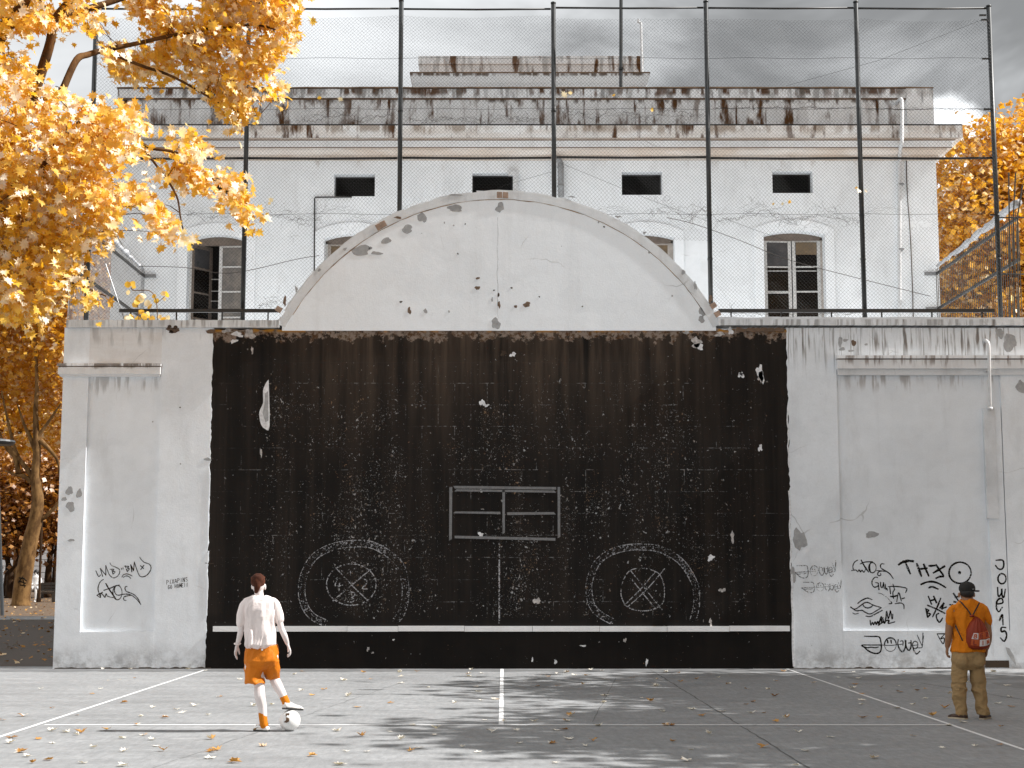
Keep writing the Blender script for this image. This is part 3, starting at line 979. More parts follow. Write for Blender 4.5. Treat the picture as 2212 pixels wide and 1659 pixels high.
# thin worn edge course on top of the rim
o2, i2 = arc(R + .02, NA, .012, 14), arc(R - .012, NA, .004, 15)
mb = MB()
for i in range(NA):
    if random.random() < .86:
        mb.prism([o2[i], o2[i + 1], i2[i + 1], i2[i]], WY - .011, WY + .40)
mb.build('rim_top_course', M['coping'], wall)


def patch(px, py, w, h, mat, name='peeled_patch', Y=None, rough=.3, dy=.0035, seed=None):
    """bare spot on the wall: centre and size in view pixels"""
    Y = WY if Y is None else Y
    s = Y / F * 1.01
    c = at(px, py, Y)
    mb = MB(); mb.prism(blot(c.x, c.z, w * s, h * s, 16, rough, seed if seed is not None else int(px * 7 + py)), Y - dy, Y + .004)
    return mb.build(name, M[mat], wall)


# bricks showing where the rim lost its plaster
for (px, py, ang) in ((1079, 421, 0), (1092, 421.5, .02), (828, 484, -.5), (818, 490, -.54), (602, 668, -1.0), (1541, 660, 1.0), (1550, 678, 1.05)):
    c = at(px, py, WY - .016)
    ca, sa = math.cos(-ang), math.sin(-ang)
    mb = MB()
    q = [(-.052, -.06), (.052, -.06), (.05, .055), (-.05, .06)]
    mb.prism([(c.x + x * ca - z * sa, c.z + x * sa + z * ca) for x, z in q], WY - .021, WY)
    mb.build('brick', M['brick'], wall)
for (px, py, w, h, mt) in ((984, 450, 34, 15, 'bare'), (1080, 448, 18, 21, 'bare'), (912, 470, 20, 22, 'bare'), (880, 495, 24, 18, 'bare'),
                           (834, 520, 22, 14, 'bare'), (780, 541, 40, 22, 'bare'), (813, 547, 24, 8, 'bare'), (800, 536, 8, 7, 'bare'),
                           (884, 671, 8, 15, 'bare_brown'), (866, 652, 6, 4, 'bare_dark'), (919, 672, 8, 10, 'bare'), (1032, 601, 9, 5, 'bare_brown'),
                           (1031, 622, 10, 9, 'bare_brown'), (1078, 658, 6, 15, 'bare_brown'), (1077, 637, 4, 9, 'bare_dark'), (1063, 647, 4, 9, 'bare'),
                           (1071, 699, 18, 26, 'bare'), (1114, 662, 6, 7, 'bare_brown'), (1138, 658, 15, 12, 'bare_brown'), (1105, 622, 4, 4, 'bare_dark'),
                           (1067, 627, 4, 3, 'bare_dark'), (1165, 641, 3, 3, 'bare_dark'), (1258, 662, 3, 3, 'bare_dark'), (970, 673, 4, 5, 'bare'),
                           (1452, 639, 4, 4, 'bare'), (1293, 480, 4, 4, 'bare'), (1402, 545, 5, 5, 'bare'), (1305, 490, 4, 4, 'bare_dark'), (1515, 690, 14, 14, 'bare'),
                           (1517, 672, 12, 26, 'bare'), (989, 548, 3, 4, 'bare_dark'), (1005, 484, 3, 3, 'bare_dark'), (980, 487, 3, 4, 'bare'), (960, 481, 3, 4, 'bare')):
    patch(px, py, w, h, mt, Y=WY - .005)
for (px, py, w, h, mt) in ((985, 421, 24, 5, 'bare'), (860, 470, 14, 6, 'bare_brown'), (1335, 468, 12, 5, 'bare'), (1235, 425, 14, 4, 'bare'),
                           (1392, 503, 8, 5, 'bare'), (1476, 588, 7, 12, 'bare'), (1502, 618, 7, 18, 'bare'), (745, 538, 8, 6, 'bare'),
                           (690, 583, 6, 7, 'bare'), (640, 624, 6, 12, 'bare'), (615, 650, 8, 18, 'bare_brown'), (1535, 646, 8, 16, 'bare_brown')):
    patch(px, py, w, h, mt, Y=WY - .015, rough=.4)
# central crack of the gable
cr = [at(1075 + random.uniform(-1.5, 1.5), y, WY - .0085) for y in range(470, 712, 9)]
mb = MB(); ribbon(mb, [(p.x, p.z) for p in cr], .006, WY - .0085, smooth=False, jitter=.5); mb.build('plaster_crack', M['bare'], wall)
# left wing
for (px, py, w, h, mt) in ((150, 1060, 14, 20, 'bare'), (171, 1066, 12, 19, 'bare'), (152, 1094, 19, 20, 'bare'), (139, 1078, 10, 9, 'bare'), (154, 1167, 14, 6, 'bare'),
                           (448, 992, 17, 6, 'bare'), (389, 880, 3, 3, 'bare_dark'), (390, 1002, 4, 3, 'bare'), (330, 911, 3, 3, 'bare'), (452, 1217, 16, 3, 'bare_dark')):
    patch(px, py, w, h, mt, Y=WY if not (182 < px < 340) else WY + D)
for (px, py, w, h, mt) in ((374, 711, 26, 17, 'bare_brown'), (366, 706, 10, 8, 'bare_dark'), (379, 707, 9, 8, 'bare_dark'), (370, 717, 10, 7, 'bare_dark')):
    patch(px, py, w, h, mt, Y=WY - CP - .002 if py < 709 else WY - .002, name='broken_hole')
patch(455, 716, 22, 8, 'bare_brown')
# right wing
for (px, py, w, h, mt) in ((1727, 1166, 28, 46, 'bare'), (1883, 1155, 30, 13, 'bare'), (1713, 1243, 13, 30, 'bare'), (1844, 741, 9, 15, 'bare_brown'), (1815, 738, 10, 20, 'bare'),
                           (1819, 754, 12, 8, 'bare'), (1838, 758, 12, 5, 'bare'), (1826, 735, 12, 6, 'bare'), (1871, 744, 8, 4, 'bare'), (2181, 740, 30, 36, 'bare'), (2160, 720, 16, 22, 'bare'), (2205, 836, 18, 30, 'bare')):
    patch(px, py, w, h, mt, Y=(WY + D) if (XR0 < at(px, py, WY).x < XR1 and py > 800) else WY)
c = [(2172, 1398), (2180, 1400), (2190, 1416), (2196, 1440), (2186, 1426), (2176, 1412)]
mb = MB(); mb.prism([(at(x, y, WY).x, at(x, y, WY).z) for x, y in c], WY - .003, WY + .02); mb.build('peeled_patch', M['bare'], wall)
# large chips in the black paint
c = [(580, 820), (582, 920), (572, 926), (563, 915), (560, 890), (568, 870), (568, 843), (575, 826)]
mb = MB(); mb.prism([(at(q.x, q.y, WY).x, at(q.x, q.y, WY).z) for q in crom(c + c[:1], 3)[:-1]], WY + .012, WY + .02)
mb.build('paint_chip', M['chip_white'], wall)
c = [(579, 845), (580, 908), (573, 912), (567, 892), (571, 872), (572, 850)]
mb = MB(); mb.prism([(at(x, y, WY).x, at(x, y, WY).z) for x, y in c], WY + .010, WY + .02); mb.build('paint_chip', M['bare'], wall)
for (px, py, w, h, mt) in ((1642, 806, 18, 32, 'chip_white'), (1643, 815, 15, 20, 'chip_mixed'), (1601, 810, 11, 15, 'chip_white'), (1601, 808, 6, 8, 'bare_dark'), (1642, 968, 8, 15, 'chip_white'),
                           (1504, 740, 26, 20, 'chip_mixed'), (1510, 748, 16, 16, 'chip_white'), (1578, 715, 12, 14, 'chip_white'), (512, 722, 22, 12, 'chip_white'), (540, 722, 22, 20, 'chip_mixed'),
                           (505, 737, 14, 8, 'chip_white'), (490, 714, 20, 8, 'chip_mixed'), (545, 757, 5, 14, 'chip_mixed'), (1108, 766, 13, 9, 'chip_white'), (1088, 763, 11, 13, 'bare_dark'),
                           (1042, 870, 12, 14, 'chip_white'), (1051, 876, 10, 5, 'chip_white'), (1535, 1205, 14, 12, 'chip_white'), (1560, 1275, 12, 9, 'chip_mixed'), (1038, 1155, 12, 10, 'chip_white'),
                           (1160, 1298, 14, 14, 'chip_mixed'), (1040, 1060, 6, 6, 'chip_white'), (1582, 1160, 8, 22, 'chip_mixed'), (1535, 1345, 6, 16, 'chip_mixed'),
                           (1150, 1425, 4, 9, 'chip_white'), (1200, 1430, 5, 11, 'chip_white'), (1260, 1395, 16, 3, 'chip_white'), (1350, 1383, 6, 9, 'chip_mixed'), (1397, 1430, 5, 14, 'chip_white'),
                           (795, 1402, 6, 8, 'chip_mixed'), (850, 1382, 4, 4, 'chip_white'), (805, 1410, 5, 4, 'chip_mixed'), (1483, 718, 16, 7, 'chip_mixed'), (1555, 722, 20, 10, 'chip_mixed'), (564, 978, 4, 20, 'chip_mixed')):
    patch(px, py, w, h, mt, name='paint_chip', Y=WY + .016, rough=.5)
# uneven dark line where wall meets ground
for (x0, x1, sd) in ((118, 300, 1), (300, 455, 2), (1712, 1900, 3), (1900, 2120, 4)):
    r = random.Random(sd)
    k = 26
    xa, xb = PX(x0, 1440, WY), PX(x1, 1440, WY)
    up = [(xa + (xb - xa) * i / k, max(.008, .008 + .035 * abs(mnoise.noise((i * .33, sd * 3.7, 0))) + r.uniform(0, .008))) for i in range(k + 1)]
    MB().prism([(xa, 0)] + up + [(xb, 0)], WY - .006, WY + .03).build('base_dark_line', M['base_dark'], wall)
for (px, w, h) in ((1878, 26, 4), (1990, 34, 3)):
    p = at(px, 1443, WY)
    MB().prism([(p.x - w * .0043, 0), (p.x - w * .002, h * .009), (p.x + w * .001, h * .0105), (p.x + w * .0043, 0)], WY - .04, WY).build('base_rubble', M['base_dark'], wall)

# ---- writing on the wall
def gz(ox, oy, s):
    return lambda x, y: ((ox + x / s) / 1.736, (oy + y / s) / 1.736)


def tagstrokes(name, strokes, conv, width, mat, Y, label, parent=wall, tf=None):
    mb = MB()
    for k, s in enumerate(strokes):
        w = width
        if isinstance(s, tuple) and s and isinstance(s[0], list): s, w = s[0], width * s[1]
        pts = []
        for (x, y) in s:
            if tf: x, y = tf(x, y)
            q = at(*conv(x, y), Y)
            pts.append((q.x, q.z))
        ribbon(mb, pts, w, Y - .0002 * (k % 5), smooth=len(pts) > 2, jitter=.20)
    o = mb.build(name, M[mat], parent)
    tag(o, label)
    return o


def ell(cx, cy, rx, ry, a=0, b=2 * pi, n=18):
    return [(cx + rx * math.cos(a + (b - a) * i / n), cy + ry * math.sin(a + (b - a) * i / n)) for i in range(n + 1)]


G6 = gz(2920, 2060, 3.456); G7 = gz(3540, 2080, 3.457); GL = gz(300, 2060, 4.809)
YP = WY + D - .003; YF = WY - .003
tagstrokes('graffiti', [([(1555, 200), (1610, 165), (1680, 150), (1745, 155)], 1.2), [(1640, 160), (1670, 235), (1705, 315)],
                        [(1790, 185), (1820, 268), (1850, 350)], [(1880, 195), (1912, 270), (1945, 345)], [(1815, 255), (1870, 252), (1920, 245)],
                        [(1950, 215), (2000, 212), (2045, 205)], [(2040, 200), (2090, 275), (2135, 345), (2085, 355), (2040, 375)], [(2150, 220), (2080, 262), (2005, 305)],
                        ([(1845, 455), (1920, 425), (2000, 420), (2080, 445), (2165, 495)], .9), ([(1945, 500), (1990, 485), (2065, 515)], .9)], G6, .040, 'ink', YP, 'black letters T H 7 over two short arcs')
tagstrokes('graffiti', [[(1940, 610), (1980, 710)], [(2010, 610), (2045, 690)], [(1965, 665), (2025, 650)], [(2100, 635), (2050, 760), (1995, 875)], [(1930, 725), (2040, 772), (2155, 830)],
                        [(2090, 760), (2140, 700)], [(2140, 702), (2115, 772)], [(2115, 770), (2172, 748)], [(1910, 770), (1930, 880)], [(1905, 770), (1945, 790), (1920, 820), (1965, 838), (1930, 880)],
                        [(2075, 830), (2045, 850), (2050, 900), (2085, 945), (2125, 890)]], G6, .030, 'ink', YP, 'black crossed letters H N B C')
tagstrokes('graffiti', [[(1025, 140), (985, 165), (962, 215), (970, 270)], [(945, 275), (1000, 268), (1025, 290), (1045, 262), (1060, 295), (1080, 270), (1105, 298), (1125, 260)],
                        ([(1070, 140), (1110, 215), (1165, 295)], 1.3), [(1055, 190), (1120, 165), (1215, 160)], ell(1215, 238, 48, 66), [(1190, 170), (1180, 230), (1190, 290)],
                        [(1365, 190), (1335, 188), (1318, 215), (1335, 250), (1380, 275), (1440, 315), (1485, 380)], [(1270, 275), (1340, 280), (1400, 290), (1450, 330), (1485, 380)],
                        [(1320, 310), (1325, 330), (1300, 342), (1282, 320), (1300, 290), (1340, 280)]], G6, .020, 'ink', YP, 'looping black tag reading futos')
tagstrokes('graffiti', [[(1285, 365), (1250, 362), (1215, 400), (1210, 450), (1240, 490), (1285, 475), (1290, 440), (1255, 430)], [(1290, 440), (1300, 520)], [(1320, 425), (1325, 480), (1345, 495), (1358, 430)],
                        [(1360, 430), (1368, 510)], [(1380, 450), (1390, 520), (1400, 500), (1410, 530)], [(1440, 490), (1450, 575)], [(1420, 485), (1500, 480), (1600, 490), (1660, 510), (1645, 560)],
                        [(1480, 450), (1500, 520), (1480, 560), (1490, 640)], ([(1450, 610), (1490, 612), (1530, 600)], 1.5), [(1530, 680), (1555, 560), (1590, 670)], [(1600, 640), (1630, 630)],
                        [(1510, 705), (1580, 695), (1620, 720), (1625, 770)], [(1430, 705), (1465, 700), (1460, 680)]], G6, .021, 'ink', YP, 'scrawled black tag beginning Gu')
tagstrokes('graffiti', [[(1290, 565), (1350, 585), (1410, 630), (1460, 690)]], G6, .016, 'ink_thin', YP, 'thin grey slanting stroke')
tagstrokes('graffiti', [[(1025, 700), (1080, 660), (1150, 632), (1210, 652)], [(930, 750), (990, 775), (1060, 730), (1110, 695), (1160, 690), (1230, 725), (1330, 755)],
                        [(935, 745), (1000, 795), (1080, 790), (1120, 815), (1185, 838), (1260, 800), (1330, 757)], [(1090, 710), (1110, 745), (1155, 760), (1200, 745), (1225, 720)],
                        ([(960, 825), (990, 838), (1035, 828)], .7), [(1130, 865), (1190, 870), (1270, 830), (1345, 790)]], G6, .022, 'ink', YP, 'black drawing of an eye')
tagstrokes('graffiti', [[(1185, 920), (1195, 985), (1215, 945), (1230, 980), (1250, 940), (1265, 975), (1285, 935), (1300, 970), (1310, 930), (1330, 870), (1335, 950), (1355, 930), (1350, 880), (1370, 960), (1390, 890), (1400, 800), (1420, 900), (1440, 830), (1450, 800), (1470, 905), (1480, 840)],
                        [(1290, 985), (1370, 935), (1430, 920), (1420, 960), (1505, 940)]], G6, .026, 'ink', YP, 'dense black scribbled tag')
JO = [[(1110, 1125), (1210, 1130), (1300, 1135), (1325, 1200), (1330, 1280), (1310, 1335), (1250, 1350), (1170, 1320), (1110, 1270), (1078, 1242), (1200, 1240), (1330, 1240)],
      ([(1110, 1262), (1150, 1275), (1200, 1268), (1250, 1275), (1295, 1265)], .8), ell(1448, 1235, 76, 88, pi, 2 * pi), (ell(1448, 1235, 76, 88, 0, pi), .4), [(1410, 1180), (1415, 1210)], [(1455, 1180), (1460, 1215)],
      ([(1330, 1240), (1450, 1245), (1600, 1230)], .5), [(1550, 1170), (1545, 1230), (1570, 1300), (1610, 1325), (1640, 1270), (1640, 1180)], ([(1575, 1190), (1610, 1190), (1610, 1250)], .7),
      [(1650, 1180), (1655, 1270), (1690, 1310), (1715, 1260), (1715, 1180)], ([(1680, 1215), (1705, 1212)], .7), (ell(1770, 1240, 35, 48), .7), ([(1735, 1245), (1800, 1240)], .6),
      [(1740, 1270), (1760, 1330), (1790, 1355), (1830, 1320)], ([(1795, 1110), (1830, 1190), (1860, 1270), (1780, 1275)], .6), ([(1860, 1270), (1870, 1180), (1880, 1120)], .6), ([(1870, 1085), (1865, 1180)], .6)]
tagstrokes('graffiti', JO, G6, .026, 'ink', YF, 'large black tag with smiling faces in its letters')


def box_tf(x0, x1, y0, y1, sk=0.0):
    def f(x, y):
        u, v = (x - 1078) / 802, (y - 1085) / 270
        return x0 + u * (x1 - x0), y0 + v * (y1 - y0) - sk * u + sk * .5
    return f


tagstrokes('graffiti', JO, G6, .015, 'ink_thin', YF, 'upper faded grey tag beside the black field', tf=box_tf(215, 745, 165, 365, 40))
tagstrokes('graffiti', JO, G6, .013, 'ink_thin', YF, 'lower faded grey tag beside the black field', tf=box_tf(300, 815, 395, 560, 15))
tagstrokes('graffiti', [[(2055, 1095), (2155, 1095)], [(2155, 1095), (2100, 1160), (2145, 1150), (2130, 1225), (2055, 1100)]], G6, .02, 'ink', YF, 'small black letter B')
tagstrokes('graffiti', [ell(208, 235, 143, 137, n=26), (ell(203, 232, 7, 8, n=10), 1.2)], G7, .034, 'ink', YP, 'black circle with a dot in the middle')
tagstrokes('graffiti', [[(125, 505), (190, 605)], [(145, 550), (195, 540)], [(75, 650), (110, 648)], [(130, 610), (155, 615)]], G7, .03, 'ink', YP, 'black letter strokes half hidden by the man')
YC = WY - .004
tagstrokes('graffiti', [[(675, 73), (755, 70), (775, 110), (768, 165), (740, 190), (700, 180), (668, 140)], ell(752, 312, 52, 65), [(695, 425), (705, 540), (745, 500), (748, 440), (752, 520), (775, 555), (795, 450)],
                        [(690, 640), (760, 625), (755, 575), (720, 570), (685, 610), (680, 690), (710, 740), (755, 685)], [(720, 855), (755, 775), (765, 910)],
                        [(800, 945), (745, 945), (745, 1000), (790, 990), (812, 1040), (800, 1095), (775, 1122), (732, 1078)]], G7, .033, 'ink', YC, 'black letters J O W E 1 5 written downwards')
tagstrokes('graffiti', [[(285, 385), (335, 490), (370, 460)], [(408, 485), (365, 345)], [(365, 345), (465, 465)], [(465, 465), (465, 290)], [(465, 290), (520, 440), (570, 500), (620, 515), (680, 480), (715, 420), (705, 360), (650, 325), (570, 290), (540, 245)],
                        [(570, 365), (595, 445)], [(540, 360), (610, 360), (585, 395), (630, 400), (620, 430), (595, 445)], [(745, 340), (755, 370)], [(775, 335), (780, 365)],
                        [(815, 300), (855, 400)], [(790, 300), (880, 310), (850, 340), (890, 350), (855, 400)], [(935, 405), (915, 280)], [(915, 280), (965, 385)], [(965, 385), (980, 230)],
                        [(980, 230), (1030, 380), (1070, 470), (1120, 497), (1200, 470), (1265, 390), (1280, 320), (1245, 265), (1160, 235), (1100, 180), (1078, 140)], [(1090, 295), (1145, 345)], [(1150, 290), (1095, 365)],
                        [(755, 500), (790, 455), (860, 445), (940, 480)], [(780, 505), (830, 480), (880, 490), (915, 525)]], GL, .0165, 'ink_brown', YP, 'thin black tag L M B and B M X with two arcs')
tagstrokes('graffiti', [[(420, 545), (370, 580), (335, 650), (325, 720), (345, 800), (370, 870), (305, 830)], [(305, 828), (405, 775)], [(370, 870), (380, 790), (420, 830), (450, 865), (470, 800), (490, 840), (540, 860), (600, 870)],
                        ([(465, 615), (530, 730), (590, 810), (640, 890)], 1.6), ([(430, 740), (560, 695), (640, 660), (710, 645)], 1.2), ell(675, 780, 82, 130), [(640, 670), (620, 740), (640, 800), (690, 828), (780, 810), (870, 810), (940, 835), (1020, 900), (1095, 995)],
                        [(850, 675), (825, 670), (810, 710), (840, 760), (920, 790), (990, 830), (1050, 900), (1095, 995)], [(830, 922), (795, 915), (785, 880), (810, 850), (880, 835), (925, 830)]], GL, .0175, 'ink_brown', YP, 'looping black tag reading futos in the left panel')
FONT = {'P': [[(0, 1), (0, 0)], [(0, 0), (.8, .05), (.8, .4), (0, .5)]], 'I': [[(.5, 0), (.5, 1)]], 'X': [[(0, 0), (1, 1)], [(1, 0), (0, 1)]],
        'A': [[(0, 1), (.5, 0), (1, 1)], [(.2, .6), (.8, .6)]], 'N': [[(0, 1), (0, 0)], [(0, 0), (.9, 1)], [(.9, 1), (.9, 0)]], 'S': [[(.9, .1), (.3, 0), (.1, .3), (.8, .6), (.7, .95), (.05, .95)]],
        'G': [[(.9, .15), (.4, 0), (.05, .4), (.2, .95), (.8, .9), (.85, .55), (.5, .55)]], 'O': [[(.5, 0), (.05, .4), (.4, 1), (.9, .6), (.5, 0)]], 'H': [[(0, 0), (0, 1)], [(.8, 0), (.8, 1)], [(0, .5), (.8, .5)]],
        'M': [[(0, 1), (.1, 0)], [(.1, 0), (.5, .7)], [(.5, .7), (.9, 0)], [(.9, 0), (1, 1)]], 'E': [[(.8, 0), (0, 0)], [(0, 0), (0, 1)], [(0, 1), (.8, 1)], [(0, .5), (.6, .5)]],
        '!': [[(.5, 0), (.45, 1)]], 'B': [[(0, 0), (0, 1)], [(0, 0), (.7, .1), (.6, .45), (0, .5)], [(0, .5), (.8, .6), (.7, .95), (0, 1)]], 'R': [[(0, 1), (0, 0)], [(0, 0), (.8, .1), (.7, .45), (0, .5)], [(.2, .5), (.85, 1)]],
        'L': [[(0, 0), (0, 1)], [(0, 1), (.8, 1)]]}
st = []
for i, ch in enumerate('PIXAPINS'):
    x0, y0 = 1562 + i * 49, 558 - i * 7.5
    for s in FONT[ch]: st.append([(x0 + a_ * 34, y0 + b_ * 72) for a_, b_ in s])
for i, ch in enumerate('GO HOME!!'):
    x0, y0 = 1588 + i * 41, 648 - i * 5.5
    if ch != ' ':
        for s in FONT[ch]: st.append([(x0 + a_ * 30, y0 + b_ * 66) for a_, b_ in s])
tagstrokes('graffiti', st, GL, .0095, 'ink_brown', YF + .002, 'small black handwriting PIXAPINS GO HOME')

# grey taped box on the black field
GB = gz(1640, 1780, 4.424)
YB = WY + .016 - .004
for q in ([(200, 210), (248, 200), (240, 1070), (195, 1095)], [(262, 185), (1970, 205), (1975, 248), (290, 230)], [(285, 275), (320, 240), (1940, 262), (1972, 300)], [(1078, 255), (1122, 255), (1120, 960), (1082, 990)],
          [(1995, 205), (2037, 205), (2040, 1030), (1998, 1055)], [(262, 640), (300, 610), (1045, 615), (1050, 655)], [(1155, 625), (1930, 620), (1965, 660), (1160, 670)], [(285, 1012), (1960, 1050), (1958, 1095), (290, 1055)]):
    mb = MB()
    mb.prism([(at(*GB(x, y), YB).x, at(*GB(x, y), YB).z) for x, y in q], YB, YB + .006)
    mb.build('tape_bar', M['tape'], wall)
# chalk wheels
W1 = gz(1080, 1980, 4.148); W2 = gz(2140, 1980, 4.148)


def band(name, pts, conv, w, mat, Y, label=None):
    mb = MB()
    P = [at(*conv(x, y), Y) for x, y in pts]
    ribbon(mb, [(p.x, p.z) for p in P], w, Y, taper=False)
    o = mb.build(name, M[mat], wall)
    if label: tag(o, label)
    return o


s1 = WY / (F * 1.736 * 4.148) * 1.01
c1 = [(560, 1470), (400, 1390), (290, 1270), (225, 1100), (215, 900), (260, 700), (380, 480), (560, 350), (780, 270), (1000, 245), (1250, 250), (1450, 330), (1650, 470), (1770, 620), (1810, 800), (1830, 950), (1815, 1150), (1760, 1330), (1680, 1440)]
c2 = [(640, 1450), (450, 1340), (330, 1200), (285, 1000), (290, 850), (340, 680), (430, 520), (600, 390), (850, 310), (1100, 295), (1350, 320), (1580, 420), (1750, 560), (1870, 740), (1940, 900), (1960, 1080), (1950, 1250), (1900, 1440)]


def offs(pts, d):
    out = []
    for i, p in enumerate(pts):
        a_, b_ = Vector(pts[max(i - 1, 0)]), Vector(pts[min(i + 1, len(pts) - 1)])
        t = (b_ - a_).normalized()
        out.append((p[0] - t.y * d, p[1] + t.x * d))
    return out


for pts, conv, wd, nm in ((c1, W1, 105, 'left'), (c2, W2, 95, 'right')):
    band('chalk_drawing', pts, conv, wd * s1, 'chalk_band', YB + .002, 'scribbled chalk tyre of the %s wheel' % nm)
    band('chalk_drawing', offs(pts, wd / 2), conv, 10 * s1, 'chalk_line', YB + .001)
    band('chalk_drawing', offs(pts, -wd / 2), conv, 10 * s1, 'chalk_line', YB + .001)
for st_ in (ell(985, 880, 385, 322, n=28), [(745, 620), (985, 880), (1230, 1120)], [(1280, 650), (1000, 880), (700, 1130)], [(915, 725), (970, 650), (965, 745)], [(1180, 800), (1220, 810), (1215, 870), (1155, 940), (1235, 945)],
            [(980, 995), (1030, 1010), (1035, 1050), (990, 1075), (1032, 1110), (1000, 1150), (930, 1145)], [(770, 790), (735, 900), (850, 890)], [(800, 860), (795, 980)]):
    band('chalk_drawing', st_, W1, 16 * s1, 'chalk_line', YB)
for st_ in ([(840, 1195), (785, 1050), (790, 930), (830, 790), (925, 660), (1100, 625), (1250, 650), (1390, 730), (1450, 900), (1460, 1030), (1430, 1170), (1300, 1260), (1130, 1290), (950, 1260), (840, 1195)],
            [(930, 660), (1175, 965), (1420, 1270)], [(960, 810), (1135, 1030), (1310, 1245)], [(1310, 690), (1075, 965), (840, 1195)], [(1460, 635), (1180, 960), (895, 1220)]):
    band('chalk_drawing', st_, W2, 14 * s1, 'chalk_line', YB)
pts = [at(1078.5, y, YB) for y in (1172, 1230, 1290, 1345)]
mb = MB(); ribbon(mb, [(p.x, p.z) for p in pts], .026, YB, taper=False); mb.build('chalk_drawing', M['chalk_line'], wall)

# downpipe on the right wing: a thing fixed to the wall
dp = thing('downpipe', at(2137, 880, WY - .06), 'short white pipe with elbow running down the right wing of the wall', 'pipe')
pz = [at(2124, 733, WY + .02), at(2131, 737, WY - .06), at(2136, 748, WY - .17), at(2137, 800, WY - .19), at(2138.5, 882, WY - .10)]
MB().tube(crom(pz, 6), .032, 10).build('pipe', M['pipe'], dp, smooth=True)
MB().tube([pz[4] + Vector((0, 0, .02)), pz[4] - Vector((0, 0, .03))], .05, 10).build('collar', M['pipe'], dp, smooth=True)
MB().box(pz[3].x - .06, pz[3].x + .06, WY - .21, WY - .01, pz[3].z - .012, pz[3].z + .012).build('clamp', M['pipe'], dp)

# terrace block behind the wall that carries the building
ter = MB().box(XWL + .02, XWR, WY + TH_W + .01, 62, 0, Z_CB - .35).build('terrace', M['wall'])
tag(ter, None, None, kind='structure')

# ================================================================== BUILDING
bld = thing('white_building', (0, BY, Z_CB - .35), 'two-storey white rendered building with stained cornice behind the chain-link fence', 'building')
BX0, BX1 = PX(246, 400, BY), PX(2027, 500, BY)
ZF0 = Z_CB - .4
ZF1 = PZ(332, BY)
small = [(462, 505, 376, 418), (722, 810, 376, 424), (1020, 1108, 373, 420), (1343, 1430, 371, 421), (1668, 1755, 370, 417)]
bigw = [(405, 531, 507, 519), (700, 826, 505, 516), (1330, 1457, 504, 514), (1650, 1782, 499, 508)]
ZWB = ZF0 + .05
holes = []
for (x0, x1, y0, y1) in small:
    holes.append((PX(x0, y0, BY), PX(x1, y0, BY), PZ(y1, BY), PZ(y0, BY)))
for (x0, x1, yc, ys) in bigw:
    holes.append((PX(x0, 560, BY), PX(x1, 560, BY), ZWB, PZ(yc, BY)))
RV = .32
xs = sorted({BX0, BX1, *[h[0] for h in holes], *[h[1] for h in holes]})
zs = sorted({ZF0, ZF1, *[h[2] for h in holes], *[h[3] for h in holes]})
mb = MB()
for i in range(len(xs) - 1):
    for j in range(len(zs) - 1):
        mx_, mz_ = (xs[i] + xs[i + 1]) / 2, (zs[j] + zs[j + 1]) / 2
        if any(h[0] < mx_ < h[1] and h[2] < mz_ < h[3] for h in holes): continue
        mb.quad((xs[i], BY, zs[j]), (xs[i + 1], BY, zs[j]), (xs[i + 1], BY, zs[j + 1]), (xs[i], BY, zs[j + 1]))
for (x0, x1, z0, z1) in holes:
    mb.quad((x0, BY, z0), (x0, BY, z1), (x0, BY + RV, z1), (x0, BY + RV, z0))
    mb.quad((x1, BY, z0), (x1, BY + RV, z0), (x1, BY + RV, z1), (x1, BY, z1))
    mb.quad((x0, BY, z1), (x1, BY, z1), (x1, BY + RV, z1), (x0, BY + RV, z1))
    mb.quad((x0, BY, z0), (x0, BY + RV, z0), (x1, BY + RV, z0), (x1, BY, z0))
BD = 62.0
mb.quad((BX0, BY, ZF0), (BX0, BY, ZF1), (BX0, BD, ZF1), (BX0, BD, ZF0))
mb.quad((BX1, BY, ZF0), (BX1, BD, ZF0), (BX1, BD, ZF1), (BX1, BY, ZF1))
mb.quad((BX0, BD, ZF0), (BX0, BD, ZF1), (BX1, BD, ZF1), (BX1, BD, ZF0))
# spandrels that turn the tall openings into segmental arches
for (x0p, x1p, yc, ys) in bigw:
    x0, x1 = PX(x0p, 560, BY), PX(x1p, 560, BY)
    zc, zsd = PZ(yc, BY), PZ(ys, BY)
    hw = (x1 - x0) / 2; sg = zc - zsd
    r_ = (hw * hw + sg * sg) / (2 * sg); cz = zc - r_; cxm = (x0 + x1) / 2
    k = 12
    arcp = [(x0 + (x1 - x0) * i / k, cz + math.sqrt(max(0, r_ * r_ - (x0 + (x1 - x0) * i / k - cxm) ** 2))) for i in range(k + 1)]
    for i in range(k):
        (xa, za), (xb, zb) = arcp[i], arcp[i + 1]
        mb.prism([(xa, za), (xb, zb), (xb, zc + .001), (xa, zc + .001)], BY + .001, BY + RV)
mb.build('wall', M['facade'], bld)
MB().box(BX0 + .3, BX1 - .3, BY + RV + .9, BY + RV + 1.0, ZF0, ZF1).build('dark_room', M['black'], bld)

